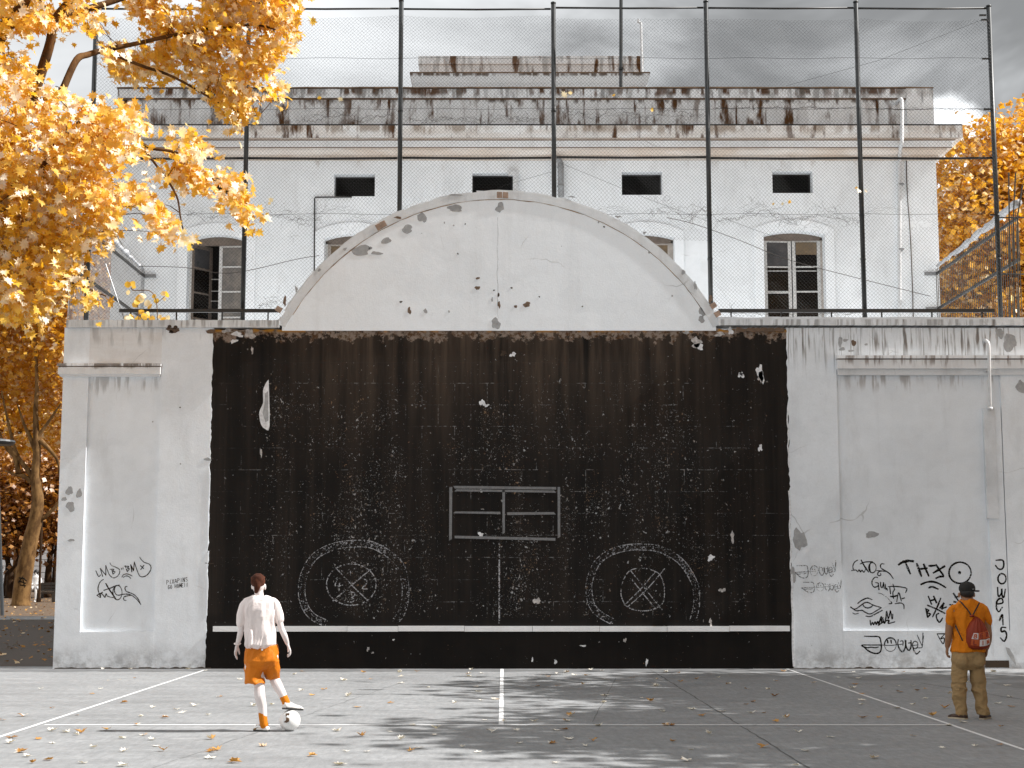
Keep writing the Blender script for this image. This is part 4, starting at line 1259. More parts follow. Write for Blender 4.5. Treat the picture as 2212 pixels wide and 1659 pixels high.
# window surrounds, frames, panes
def big_window(idx):
    x0p, x1p, yc, ys = bigw[idx]
    x0, x1 = PX(x0p, 560, BY), PX(x1p, 560, BY)
    zc, zsd = PZ(yc, BY), PZ(ys, BY)
    # raised plaster surround
    b = .22
    hw = (x1 - x0) / 2; sg = zc - zsd; r_ = (hw * hw + sg * sg) / (2 * sg); cz = zc - r_; cxm = (x0 + x1) / 2
    mb = MB(); k = 12
    mb.box(x0 - b, x0, BY - .03, BY + .01, ZWB, zsd); mb.box(x1, x1 + b, BY - .03, BY + .01, ZWB, zsd)
    f_ = lambda x: cz + math.sqrt(max(0, r_ * r_ - (x - cxm) ** 2))
    for i in range(k):
        xa, xb = x0 - b + (x1 - x0 + 2 * b) * i / k, x0 - b + (x1 - x0 + 2 * b) * (i + 1) / k
        za = f_(xa) if x0 <= xa <= x1 else zsd; zb = f_(xb) if x0 <= xb <= x1 else zsd
        ga = zc + .27 - .22 * ((xa - cxm) / (hw + b)) ** 2; gb_ = zc + .27 - .22 * ((xb - cxm) / (hw + b)) ** 2
        mb.prism([(xa, za), (xb, zb), (xb, gb_), (xa, ga)], BY - .03, BY + .008)
    win = mb.build('window', M['surround'], bld)
    zt = zsd - .02
    yF = BY + RV - .06
    MB().box(x0, x0 + .05, yF, yF + .08, ZWB, zt).build('window_frame', M['frame'], win)
    MB().box(x1 - .05, x1, yF, yF + .08, ZWB, zt).build('window_frame', M['frame_brown'], win)
    mb = MB()
    for i in range(k):
        xa, xb = x0 + (x1 - x0) * i / k, x0 + (x1 - x0) * (i + 1) / k
        mb.prism([(xa, zt - .05), (xb, zt - .05), (xb, f_(xb)), (xa, f_(xa))], yF, yF + .08)
    mb.build('window_frame', M['frame_dark'], win)
    rows = [PZ(y, BY) for y in (571, 625, 681)]

    def casement(xa, xb, ang, pivot_left, mats, fm):
        """leaf between xa..xb, swung inwards by ang about its outer edge"""
        w = xb - xa
        px_, sgn = (xa, 1) if pivot_left else (xb, -1)
        ca, sa = math.cos(ang), math.sin(ang)

        def T(u, d, z): return (px_ + sgn * (u * ca) - sgn * 0 + (d * sa * -sgn), yF + .02 + u * sa + d * ca, z)

        def slab(nm, u0, u1, z0, z1, d0, d1, mt):
            mb = MB()
            c8 = [T(u, d, z) for z in (z0, z1) for d in (d0, d1) for u in (u0, u1)]
            mb.v = c8; mb.f = [(0, 2, 3, 1), (4, 5, 7, 6), (0, 1, 5, 4), (2, 6, 7, 3), (0, 4, 6, 2), (1, 3, 7, 5)]
            return mb.build(nm, mt, win, fix=True)
        s = .075
        slab('stile', 0, s, ZWB, zt, 0, .05, fm); slab('stile', w - s, w, ZWB, zt, 0, .05, fm)
        slab('top_rail', s, w - s, zt - .085, zt, .002, .048, fm)
        zz = [zt - .085] + rows + [ZWB]
        for q, zr in enumerate(rows): slab('muntin', s, w - s, zr - .018, zr + .018, .004, .046, fm)
        for q in range(len(zz) - 1):
            slab('pane', s, w - s, zz[q + 1] + (.018 if q < len(zz) - 2 else 0), zz[q] - (.018 if q else 0), .022, .028, M[mats[q]])
    xm = (x0 + x1) / 2
    if idx == 0:
        casement(x0 + .05, xm, math.radians(52), True, ('glass_grey', 'glass', 'glass', 'glass'), M['frame_dark'])
        casement(xm, x1 - .05, math.radians(3), False, ('glass_frost',) * 4, M['frame'])
        for zr in (PZ(590, BY), PZ(616, BY), PZ(638, BY)):
            MB().tube([(x0 + .1, yF + .5, zr), (xm, yF + .5, zr)], .009, 6).build('guard_rod', M['frame'], win)
    elif idx == 3:
        casement(x0 + .05, xm - .01, math.radians(4), True, ('glass_grey', 'glass', 'glass', 'glass'), M['frame'])
        casement(xm + .01, x1 - .05, math.radians(2), False, ('glass', 'glass', 'glass', 'glass'), M['frame'])
        MB().box(xm + .09, x1 - .13, yF + .012, yF + .016, PZ(545, BY), PZ(518, BY)).build('paper_sheet', M['glass_brown'], win)
        for zr in (PZ(581, BY), PZ(629, BY)):
            MB().tube([(x0 + .1, yF - .02, zr), (x1 - .15 if zr > PZ(600, BY) else xm - .1, yF - .02, zr)], .010, 6).build('guard_rod', M['frame'], win)
    else:
        casement(x0 + .05, xm, math.radians(3), True, ('glass_brown', 'glass', 'glass', 'glass'), M['frame_brown'])
        casement(xm, x1 - .05, math.radians(3), False, ('glass_brown', 'glass', 'glass', 'glass'), M['frame_brown'])


for k in range(4): big_window(k)
for k, (x0, x1, z0, z1) in enumerate(holes[:5]):
    mb = MB(); mb.box(x0, x1, BY + RV - .02, BY + RV, z0, z0 + .03); mb.box(x0, x1, BY + RV - .02, BY + RV, z1 - .03, z1)
    mb.box(x0, x0 + .03, BY + RV - .02, BY + RV, z0 + .03, z1 - .03); mb.box(x1 - .03, x1, BY + RV - .02, BY + RV, z0 + .03, z1 - .03)
    vw = mb.build('vent_window', M['rail'], bld)
    mb = MB()
    for i in range(1, 16): mb.tube([(x0 + (x1 - x0) * i / 16, BY + RV + .02, z0), (x0 + (x1 - x0) * i / 16, BY + RV + .02, z1)], .004, 4, False)
    for i in range(1, 8): mb.tube([(x0, BY + RV + .025, z0 + (z1 - z0) * i / 8), (x1, BY + RV + .025, z0 + (z1 - z0) * i / 8)], .004, 4, False)
    tag(mb.build('grille', M['grille'], vw), None, kind='stuff')

# cornice: stepped courses that project towards the court
CPJ = .50
ZCT = PZ(271, BY - CPJ)
prof = [(d_, PZ(y_, BY - d_)) for d_, y_ in ((0, 347), (.045, 347), (.045, 335), (.10, 333), (.20, 324), (.22, 319), (.30, 319.5), (.30, 303), (.36, 303.5), (.36, 300), (.42, 300.5), (.42, 296.5), (CPJ, 297.5), (CPJ, 271))] + [(0, ZCT)]
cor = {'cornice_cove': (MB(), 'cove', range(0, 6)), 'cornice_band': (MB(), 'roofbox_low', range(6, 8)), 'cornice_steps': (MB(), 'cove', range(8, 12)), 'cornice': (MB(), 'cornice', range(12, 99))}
for side in range(len(prof) - 1):
    (d0, z0), (d1, z1) = prof[side], prof[side + 1]
    mb = [v_[0] for v_ in cor.values() if side in v_[2]][0]
    mb.quad((BX0 - d0, BY - d0, z0), (BX1 + d0, BY - d0, z0), (BX1 + d1, BY - d1, z1), (BX0 - d1, BY - d1, z1))
    mb.quad((BX1 + d0, BY - d0, z0), (BX1 + d0, BD, z0), (BX1 + d1, BD, z1), (BX1 + d1, BY - d1, z1))
    mb.quad((BX0 - d0, BD, z0), (BX0 - d0, BY - d0, z0), (BX0 - d1, BY - d1, z1), (BX0 - d1, BD, z1))
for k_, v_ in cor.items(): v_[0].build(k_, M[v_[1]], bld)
for d_, y_ in ((.295, 319), (.355, 303), (.49, 297)):  # dark strips paint in the shadow gaps under the cornice steps
    zg = PZ(y_, BY - d_)
    MB().box(BX0 - d_ - .006, BX1 + d_ + .006, BY - d_ - .006, BY - d_ + .02, zg - .004, zg + .014).build('painted_shade_line', M['dark_edge'], bld)
mb = MB(); mb.box(BX0 - CPJ + .005, BX1 + CPJ - .005, BY - CPJ + .004, BY, ZCT, ZCT + .035); mb.build('cornice_flashing', M['rail'], bld)
# parapet: recessed field, top band, end blocks
ZT, ZB_ = ZP_TOP, ZP_BAND
xe = PX(1958, 220, BY)
MB().box(BX0 + .02, xe, BY + .05, BY + .4, ZCT - .3, ZB_).build('parapet', M['parapet'], bld)
MB().box(BX0 + .02, xe, BY + .0, BY + .42, ZB_, ZT).build('parapet_band', M['parapet_band'], bld)
MB().box(xe, BX1 - .01, BY - .012, BY + .42, ZCT - .3, ZT + .01).build('parapet_end', M['parapet_band'], bld)
MB().box(BX0 + .01, xe + .01, BY + .028, BY + .06, ZB_ - .035, ZB_ - .002).build('band_undercut', M['dark_edge'], bld)
rough_bar(BX0, BX1, BY - .03, BY + .46, ZT + .011, ZT + .04, 60, .006, 21).build('parapet_cap', M['dark_edge'], bld)
MB().box(BX0 + .1, BX1 - .1, BY + .4, BD, ZCT - .2, ZCT).build('roof', M['slab'], bld)
# block on the roof
RY = 39.6
x0, x1 = PX(893, 180, RY), PX(1396, 180, RY)
zz0, zz1 = PZ(215, RY), PZ(164, RY)
rb = MB()
wx = PX(887, 165, RY) - x0; wx1 = PX(1402, 165, RY) - x1
rb.loft([[(x0, RY, zz0), (x1, RY, zz0), (x1, 46, zz0), (x0, 46, zz0)], [(x0, RY, zz0 + .35), (x1, RY, zz0 + .35), (x1, 46, zz0 + .35), (x0, 46, zz0 + .35)],
         [(x0 + wx * .4, RY - .12, zz1 - .22), (x1 + wx1 * .4, RY - .12, zz1 - .22), (x1 + wx1 * .4, 46, zz1 - .22), (x0 + wx * .4, 46, zz1 - .22)],
         [(x0 + wx, RY - .22, zz1), (x1 + wx1, RY - .22, zz1), (x1 + wx1, 46, zz1), (x0 + wx, 46, zz1)]])
rbo = rb.build('roof_block', M['roofbox_low'], bld)
MB().box(x0 + wx - .01, x1 + wx1 + .01, RY - .23, 46, zz1, zz1 + .035).build('block_flashing', M['dark_edge'], rbo)
x0, x1 = PX(906, 140, 40), PX(1389, 140, 40)
z1_ = PZ(122, 40)
rb2 = MB().box(x0, x1, 40.0, 45.8, zz1 - .1, z1_ - .22); rb2.box(x0 - .03, x1 + .02, 39.96, 45.85, z1_ - .22, z1_)
rb2.build('roof_block', M['roofbox'], bld)

# pipes and cables on the building
vp = thing('vent_pipe', at(1211, 350, BY - .15), 'grey vent pipe with hood beside the centre of the facade', 'pipe')
MB().tube([at(1212, 425, BY - .12), at(1211, 352, BY - .12), at(1207, 345, BY - .14), at(1203, 344, BY - .2)], .07, 10).build('pipe', M['pipe_dark'], vp, smooth=True)
for y in (360, 400): MB().tube([at(1211, y, BY - .12), at(1211, y + 2.5, BY - .12)], .083, 10).build('collar', M['pipe_dark'], vp)
vp2 = thing('square_duct', at(1117, 415, BY - .05), 'white square duct leaving the small window over the arch', 'duct')
MB().box(PX(1108, 400, BY), PX(1119, 400, BY), BY - .13, BY - .005, PZ(425, BY), PZ(381, BY)).build('duct', M['pipe'], vp2)
MB().box(PX(1098, 400, BY), PX(1121, 400, BY), BY - .15, BY - .003, PZ(381, BY) + .002, PZ(373, BY)).build('elbow', M['pipe'], vp2)
dp2 = thing('gutter_pipe', at(1945, 680, BY - .1), 'white rainwater pipe running down the right end of the building', 'pipe')
pp = [at(1937, 225, BY - .02), at(1943, 216, BY - .2), at(1948, 222, BY - .3), at(1948, 300, BY - CPJ - .08), at(1947, 312, BY - CPJ - .05), at(1944, 330, BY - .13), at(1943, 420, BY - .1), at(1943, 700, BY - .1)]
MB().tube(crom(pp, 4), .045, 10).build('pipe', M['pipe'], dp2, smooth=True)
for y in (400, 540): MB().box(PX(1938, y, BY), PX(1949, y, BY), BY - .16, BY - .01, PZ(y + 2, BY), PZ(y - 1, BY)).build('clamp', M['pipe_dark'], dp2)


def cable(label, pts, r=.012, Y=BY - .03, mat='cable', cat='cable'):
    P = [at(x, y, Y) for x, y in pts]
    o = MB().tube(crom(P, 5), r, 5).build('cable', M[mat], smooth=True)
    return tag(o, label, cat)


cable('dark cable hanging down the right end of the building', [(1962, 300), (1958, 350), (1960, 420), (1966, 500), (1970, 590), (1973, 690)], .012)
o = MB(); P = [at(760, 425.5, BY - .03), at(681, 426, BY - .03), at(679.5, 429, BY - .03), at(679, 600, BY - .03)]
tag(o.tube(P, .016, 6).build('conduit', M['rail']), 'thin black conduit stepping down left of the arch', 'conduit')
cable('slack wire drooping across the right half of the facade', [(1440, 470), (1500, 484), (1600, 520), (1700, 560), (1850, 600), (2010, 640)], .006, FY + .6, 'wire_rust')
cable('slack wire drooping across the left of the facade', [(300, 575), (400, 578), (500, 590), (640, 560), (690, 552)], .006, FY + .6, 'wire_rust')

# poles on the roof
mast = MB().tube([at(1341, 215, 38.2), at(1341.5, -40, 38.2)], .045, 8)
mo = mast.build('mast', M['pole']); tag(mo, 'tall dark mast pole on the building roof', 'mast')
MB().box(PX(1337, 150, 38.2), PX(1346, 150, 38.2), 38.12, 38.28, PZ(151, 38.2), PZ(147, 38.2)).build('clamp', M['pole'], mo)
a2 = MB().tube([at(1387, 165, 39.5), at(1384.5, 52, 39.5), at(1384, 49, 39.5), at(1379, 48, 39.5), at(1379, 42, 39.5)], .035, 8).build('antenna_pole', M['pipe'])
tag(a2, 'thin pale pole with bent tip on the building roof', 'antenna')

# ================================================================== CHAIN-LINK FENCE
fence = thing('chain_link_fence', (0, FY, Z_COP), 'tall chain-link fence on dark steel posts standing on top of the ball wall', 'fence')
posts_px = [(186, 690, 18), (524, 690, 24), (861, 690, 0), (1198, 690, 5), (1536, 690, 2), (1868, 683, 3), (2162, 680, 12)]
pxs = []
for (bx, by, ty) in posts_px:
    x = PX(bx, by, FY); zt = PZ(ty, FY)
    po = MB().tube([(x, FY, Z_CB - .3), (x, FY, zt - .03)], .046, 12).build('post', M['pole'], fence, smooth=True)
    MB().tube([(x, FY, zt - .03), (x, FY, zt), (x, FY, zt + .012)], [.052, .052, .02], 12).build('post_cap', M['pole'], po, smooth=True)
    for py in (465, 560) if bx not in (861, 1198) else (240,):
        z = PZ(py, FY)
        MB().tube([(x, FY, z - .02), (x, FY, z + .02)], .052, 12).build('clamp_ring', M['pole'], po, smooth=True)
    pxs.append(x)
ZR1 = PZ(18, FY); ZR2 = PZ(340.5, FY); ZR3 = PZ(670, FY)
rr = random.Random(4)
for i in range(6):
    a_, b_ = pxs[i] + .05, pxs[i + 1] - .05
    for z, r in ((ZR1, .021), (ZR2, .024)):
        zz = z + rr.uniform(-.015, .015)
        MB().tube([(a_, FY, zz), ((a_ + b_) / 2, FY, zz - .012), (b_, FY, zz)], r, 8).build('rail', M['rail'], fence, smooth=True)
ZM0, ZM1 = Z_CB - .1, PZ(41, FY)
PITCH = .072


def link_bay(x0, x1, z0, z1, seed, sag=True):
    """woven diagonal wires, every vertical strand a zigzag; local bends pull it out of true"""
    y = FY - .055
    cols = int(round((x1 - x0) / (PITCH / 2)))
    rows = int((z1 - z0) / (PITCH / 2))
    dx = (x1 - x0) / cols
    I, J = np.meshgrid(np.arange(cols + 1), np.arange(rows + 1), indexing='ij')
    X = x0 + I * dx
    Z = z1 - J * (z1 - z0) / rows
    Yv = np.full_like(X, y, dtype=float)
    ph = seed * 1.7
    u = (X - x0) / (x1 - x0)
    # gentle belly plus crumpled band low down and along the upper seam
    Z = Z - .035 * np.sin(np.pi * u) * ((Z - z0) / (z1 - z0)) + .012 * np.sin(X * 2.1 + Z * 1.3 + ph)
    X = X + .010 * np.sin(Z * 2.7 + X * 1.9 + ph * 2)
    Yv = Yv + .03 * np.sin(Z * 1.9 + ph) * np.sin(np.pi * u) + .012 * np.sin(X * 5 + Z * 4 + ph)
    zc = PZ(470, FY) + .13 * np.sin(X * 1.7 + ph) + .08 * np.sin(X * 4.1 + ph)
    w = np.exp(-((Z - zc) / .20) ** 2) * (0.45 + .55 * np.sin(X * 1.1 + ph * 3) ** 2)
    Z = Z - (Z - zc) * w * .55 + rng.normal(0, .012, Z.shape) * w
    X = X + rng.normal(0, .012, Z.shape) * w
    zc2 = PZ(237, FY) + .02 * np.sin(X * 2.2 + ph)
    w2 = np.exp(-((Z - zc2) / .06) ** 2)
    Z = Z - (Z - zc2) * w2 * .5 + rng.normal(0, .008, Z.shape) * w2
    Pn = np.stack([X, Yv, Z], -1)
    # segments: diagonal both ways between lattice nodes of one parity
    ii, jj = np.meshgrid(np.arange(cols), np.arange(rows), indexing='ij')
    ii, jj = ii.ravel(), jj.ravel()
    par = (ii + jj) % 2 == 0
    A = np.where(par[:, None], Pn[ii, jj], Pn[ii + 1, jj])
    B = np.where(par[:, None], Pn[ii + 1, jj + 1], Pn[ii, jj + 1])
    A = A.copy(); B = B.copy()
    keep = np.ones(len(A), bool)
    # hidden behind the arch: nothing to build there
    mid = (A + B) / 2
    keep &= ~((mid[:, 0] - acx) ** 2 + (mid[:, 2] - acz) ** 2 < (R - .5) ** 2)
    hole = np.exp(-((mid[:, 2] - (zc[0, 0] - .22)) / .10) ** 2) * (np.sin(mid[:, 0] * 2.3 + ph) > .75)
    keep &= rng.random(len(A)) > hole * .5
    A, B = A[keep], B[keep]
    d = B - A
    d /= np.linalg.norm(d, axis=1)[:, None]
    up = np.cross(d, np.array([0, 1.0, 0])); up /= np.linalg.norm(up, axis=1)[:, None]
    r = .0019
    offs_ = [up * r, up * (-r * .5) + np.array([0, r * .87, 0]), up * (-r * .5) - np.array([0, r * .87, 0])]
    V = np.stack([A + o for o in offs_] + [B + o for o in offs_], 1).reshape(-1, 3)
    n = len(A)
    base = (np.arange(n) * 6)[:, None]
    Fq = np.concatenate([base + np.array([0, 1, 4, 3]), base + np.array([1, 2, 5, 4]), base + np.array([2, 0, 3, 5])], 1).ravel()
    return np_mesh('chain_link_mesh', V, Fq, np.full(n * 3, 4))


for i in range(6):
    me = link_bay(pxs[i], pxs[i + 1], ZM0 if i not in (2, 3) else PZ(520, FY), ZM1 + (.06 if i in (1, 2) else .02) * math.sin(i), i)
    o = link('chain_link_mesh', me, M['wire'], fence); tag(o, None, kind='stuff')
# tension wires and loose tangles
for py in (128, 237, 464):
    mb = MB()
    z = PZ(py, FY)
    P = [(pxs[0] + (pxs[-1] - pxs[0]) * k / 60, FY - .06, z + .012 * math.sin(k * .9)) for k in range(61)]
    mb.tube(P, .0035, 4).build('tension_wire', M['wire'], fence)


def tangle(x0, x1, yfun, n, seed, spread):
    """torn mesh: a few long ragged strands with short loose ends"""
    r = random.Random(seed)
    mb = MB()
    for st_ in range(3):
        x = x0 + r.uniform(0, 6)
        P = []
        off = r.uniform(-.5, .5) * spread
        while x < x1:
            y = (yfun(x) * .45 + yfun(x0) * .55) + off + spread * 2.2 * mnoise.noise((x * .03, seed * 3.1 + st_ * .5, 0)) + spread * 1.0 * mnoise.noise((x * .11, seed * 1.7 + st_, 2)) + r.gauss(0, spread * .25)
            P.append(at(x, y, FY - .06)); x += r.uniform(2.0, 5.0)
            if r.random() < .10 and len(P) > 2:
                mb.tube(P, .0024 if st_ else .0034, 3, False); P = []
        if len(P) > 1: mb.tube(P, .0024 if st_ else .0034, 3, False)
    for k in range(n // 4):
        x = r.uniform(x0, x1)
        p = [Vector(at(x, yfun(x) + r.gauss(0, spread * .9), FY - .06))]
        a_ = r.choice((pi / 4, -pi / 4, 3 * pi / 4, -3 * pi / 4)) + r.uniform(-.3, .3)
        for s_ in range(r.randint(2, 5)):
            a_ += r.uniform(-.7, .7)
            p.append(p[-1] + Vector((math.cos(a_) * .045, r.uniform(-.01, .01), math.sin(a_) * .04)))
        mb.tube(p, .0019, 3, False)
    o = mb.build('wire_tangle', M['wire_rust'], fence); tag(o, None, kind='stuff')


tangle(1400, 1530, lambda x: 452 + 14 * math.sin(x * .06), 190, 1, 9)
tangle(1545, 1860, lambda x: 462 + 16 * math.sin(x * .045), 330, 2, 7)
tangle(400, 520, lambda x: 468 + 8 * math.sin(x * .06), 100, 3, 6)
tangle(535, 700, lambda x: 462 + 16 * math.sin(x * .05), 220, 4, 9)
tangle(650, 850, lambda x: 247 + 10 * math.sin(x * .05), 120, 5, 5)
tangle(880, 1180, lambda x: 258 + 8 * math.sin(x * .05), 220, 6, 6)
tangle(1210, 1520, lambda x: 250 + 9 * math.sin(x * .06), 200, 7, 6)
tangle(1540, 1850, lambda x: 234 + 2 * math.sin(x * .06), 120, 8, 2)
tangle(1870, 2140, lambda x: 236, 60, 9, 2)
tangle(555, 600, lambda x: 650 + (600 - x) * .25, 60, 10, 8)
tangle(1570, 1860, lambda x: 676, 110, 11, 3)
for pts in ([(2128, 40), (1900, 130), (1700, 185)], [(1210, 352), (1400, 430), (1535, 480)], [(1195, 370), (1090, 400), (950, 470)], [(1560, 470), (1640, 500), (1700, 520)]):
    mb = MB().tube([at(x, y, FY - .06) for x, y in pts], .003, 4); mb.build('tension_wire', M['wire'], fence)
for (x, y) in ((2126, 43), (2128, 127), (2132, 236), (2146, 464), (2122, 33)):
    p = at(x, y, FY - .03); MB().box(p.x - .06, p.x + .07, FY - .05, FY - .01, p.z - .014, p.z + .014).build('bracket', M['rail'], fence)
# low guard rail behind the coping
for (x0, x1) in ((258, 604), (1552, 2148)):
    a_, b_ = at(x0, 671, FY - .12), at(x1, 667, FY - .12)
    gr_ = thing('guard_rail', (a_.x, FY - .12, Z_COP), 'low black guard rail on the %s' % ('left coping before the fence' if x0 < 700 else 'right coping before the fence'), 'railing', 'guard rails on the coping')
    MB().box(a_.x, b_.x, FY - .15, FY - .09, a_.z - .035, a_.z + .03).build('rail', M['rail'], gr_)
    k = max(2, int((b_.x - a_.x) / 1.0))
    for i in range(k + 1):
        x = a_.x + (b_.x - a_.x) * (i + .25) / (k + .5)
        MB().box(x - .012, x + .012, FY - .135, FY - .105, zc1 - .1, a_.z - .036).build('rail_post', M['rail'], gr_)

# ---- side fences of vertical bars, from the building to the front
def side_fence(name, X, y0, y1, ztops, n, barmat, label, netoff):
    t = thing(name, (X, y1, Z_CB), label, 'fence', 'barred side fences of the terrace')
    z_top = ztops[0]
    me = None
    for i in range(n):
        y = y0 + (y1 - y0) * i / (n - 1)
        h = z_top + .12 + random.uniform(-.02, .02)
        if me is None:
            me = MB().tube([(X, 0, Z_CB - .3), (X, 0, z_top + .12)], .0085, 5).mesh('bar'); me.materials.append(barmat)
        o = bpy.data.objects.new('bar', me); COL.objects.link(o); o.location = (0, y, random.uniform(-.02, .02)); adopt(o, t)
    for z in ztops:
        MB().box(X - .02, X + .02, y0, y1, z - .03, z + .03).build('rail', M['rail'], t)
    for z in ztops[:2]:
        s = -1 if X > 0 else 1
        MB().box(min(X, X + s * .28), max(X, X + s * .28), y1 - .05, y1 - .01, z - .04, z + .04).build('bracket', M['pipe_dark'], t)
    mb = MB()
    r = random.Random(int(X * 10))
    P = [(X + netoff, y0 + (y1 - y0) * i / 26, z_top + .17 + .15 * (1 - i / 26) + r.uniform(-.03, .03)) for i in range(27)]
    mb.tube(P, [.085 * (1 - .6 * i / 26) + r.uniform(-.02, .02) for i in range(27)], 8).build('rolled_net', M['net'], t, smooth=True)
    return t


XsR = at(2022, 592, BY).x
zR = [at(2022, y, BY).z for y in (592, 668)]
zR.append(zR[1] - (zR[0] - zR[1])); 
sf = side_fence('side_fence', XsR, 29.3, BY - .02, [zR[0], zR[1], Z_CB + .05], 46, M['bar_dark'], 'dark vertical-bar fence joining the right end of the building', .03)
# ladder-like frame where the side fence meets the front
for k, x in enumerate((2182, 2191, 2200)):
    p = at(x, 700, 29.2); q = at(x - 2, 468, 29.2)
    top = at((2185, 2200, 2215)[k] - 6, (372, 372, 400)[k], 29.0)
    MB().tube([p, q, top], .014, 6).build('upright', M['bar_dark'], sf)
for y in (470, 592, 722): MB().tube([at(2152, y, 29.15), at(2225, y, 29.15)], .012, 6).build('rail', M['rail'], sf)
XsL = at(312, 597, BY).x
zL = [at(312, y, BY).z for y in (597, 688)]
sl = side_fence('side_fence', XsL, 28.95, BY - .02, [zL[0], zL[1], Z_CB + .1], 66, M['bar'], 'grey vertical-bar fence at the left end of the terrace, half hidden by leaves', -.03)
MB().tube([at(300, 595, BY - .4), at(252, 507, BY - .4)], .013, 6).build('brace', M['bar_dark'], sl)
MB().tube([at(228, 570, 29.4), at(268, 690, 29.2)], .012, 6).build('brace', M['bar'], sl)

# ================================================================== FOLIAGE
LEAF_OUT = [(0, -.50), (.07, -.16), (.30, -.26), (.27, -.08), (.54, .02), (.30, .12), (.36, .34), (.14, .26), (0, .56), (-.15, .27), (-.37, .33), (-.29, .12), (-.55, .0), (-.26, -.09), (-.31, -.27), (-.06, -.16)]


def leaf_template(outline, fold=.16, droop=.18):
    v = [(0, 0.02, 0)]
    for x, y in outline: v.append((x, y, fold * abs(x) - droop * (x * x + y * y)))
    k = len(outline)
    f = [(0, 1 + i, 1 + (i + 1) % k) for i in range(k)]
    return np.array(v, float), f


LT = leaf_template(LEAF_OUT, .34, .30)
LT_S = leaf_template([(0, -.5), (.30, -.2), (.5, .1), (.22, .2), (0, .55), (-.25, .2), (-.5, .05), (-.28, -.22)])
LT_Q = (np.array([(0, -.5, 0), (.42, -.05, .10), (0, .55, -.05), (-.42, .0, .10)], float), [(0, 1, 2), (0, 2, 3)])


def rand_rot(n, up_bias=.6, droop=.5):
    """random frames: leaf normals lean up, tips hang outwards and down"""
    nrm = rng.normal(0, 1, (n, 3)); nrm[:, 2] = np.abs(nrm[:, 2]) + up_bias
    nrm /= np.linalg.norm(nrm, axis=1)[:, None]
    tip = rng.normal(0, 1, (n, 3)); tip[:, 2] -= droop
    tip -= nrm * (tip * nrm).sum(1)[:, None]
    tip /= np.linalg.norm(tip, axis=1)[:, None]
    side = np.cross(tip, nrm)
    return np.stack([side, tip, nrm], 2)         # columns


def leaf_mesh(name, pos, size, tpl, up_bias=.6, droop=.5, rots=None):
    v, f = tpl
    n = len(pos)
    Rm = rand_rot(n, up_bias, droop) if rots is None else rots
    S = np.asarray(size).reshape(-1, 1, 1) * np.ones((n, 1, 1))
    V = (np.einsum('nij,kj->nki', Rm, v) * S + np.asarray(pos)[:, None, :]).reshape(-1, 3)
    k = len(v)
    Ff = (np.arange(n)[:, None, None] * k + np.array(f)[None]).ravel()
    return np_mesh(name, V, Ff, np.full(n * len(f), 3))


def inside(poly, x, y):
    c = False
    j = len(poly) - 1
    for i in range(len(poly)):
        if (poly[i][1] > y) != (poly[j][1] > y) and x < (poly[j][0] - poly[i][0]) * (y - poly[i][1]) / (poly[j][1] - poly[i][1]) + poly[i][0]: c = not c
        j = i
    return c


# ---- the big plane tree whose boughs hang in from the left
tree = thing('plane_tree', (-10.6, 22.5, 0), 'big orange plane tree reaching in from the left with large lobed leaves', 'tree', 'plane trees round the court')
TB = Vector((-10.6, 22.5, 0))
trunk_p = [TB, TB + Vector((.1, 0, 2.0)), TB + Vector((.3, .1, 4.2)), TB + Vector((.2, .2, 6.5)), TB + Vector((.6, .2, 9.0)), TB + Vector((.8, .1, 12.5)), TB + Vector((.6, 0, 15))]
MB().tube(crom(trunk_p, 4), [.42 - .36 * i / 24 for i in range(25)], 12).build('trunk', M['bark'], tree, smooth=True)
limbs = [
    ([(-140, 640), (-40, 560), (15, 480), (60, 415), (95, 365), (130, 300), (175, 262)], (22.3, 21.2), .17, .03),
    ([(-140, 330), (-60, 200), (0, 75), (35, 35), (70, -40)], (22.0, 21.5), .16, .08),
    ([(60, 415), (130, 345), (170, 305), (215, 258), (250, 262), (285, 290), (320, 318), (380, 330), (430, 370), (455, 385)], (21.6, 22.9), .055, .014),
    ([(-140, 420), (0, 300), (60, 230), (105, 105), (120, 40), (180, -30)], (22.6, 22.0), .13, .05),
    ([(135, 195), (165, 130), (190, 118), (225, 108), (290, 95), (380, 75), (470, 60), (560, 55), (620, 75)], (22.4, 24.2), .06, .014),
    ([(60, 230), (110, 215), (135, 195)], (22.5, 22.4), .085, .062),
    ([(225, 108), (300, 140), (360, 160), (410, 185), (460, 215), (520, 245), (560, 250)], (23.0, 24.2), .03, .010),
    ([(285, 290), (340, 360), (380, 420), (390, 470), (400, 520)], (22.2, 22.6), .022, .008),
    ([(430, 370), (480, 400), (510, 440), (530, 480)], (22.8, 22.9), .016, .007),
    ([(-60, 620), (60, 600), (150, 610), (230, 640)], (21.8, 22.2), .04, .010),
    ([(120, 40), (220, 10), (330, -20), (450, -15), (560, 10), (620, 30)], (22.4, 24.2), .06, .014),
    ([(175, 262), (210, 330), (200, 420), (190, 520), (180, 600)], (21.5, 21.9), .035, .010),
]
nodes = []
for k, (pts, (ya, yb_), r0, r1) in enumerate(limbs):
    P = [at(x, y, ya + (yb_ - ya) * i / (len(pts) - 1)) for i, (x, y) in enumerate(pts)]
    if pts[0][0] == -140:
        zf = P[0].z
        P = [TB + Vector((.2, .1, max(2.5, zf - 1.6)))] + P
    C = crom(P, 5)
    m_ = len(C)
    rad = [r0 + (r1 - r0) * i / (m_ - 1) for i in range(m_)]
    MB().tube(C, rad, 8).build('bough', M['bark_dark'], tree, smooth=True)
    nodes += [(p, rad[i]) for i, p in enumerate(C)]
node_xyz = np.array([tuple(p) for p, _ in nodes])

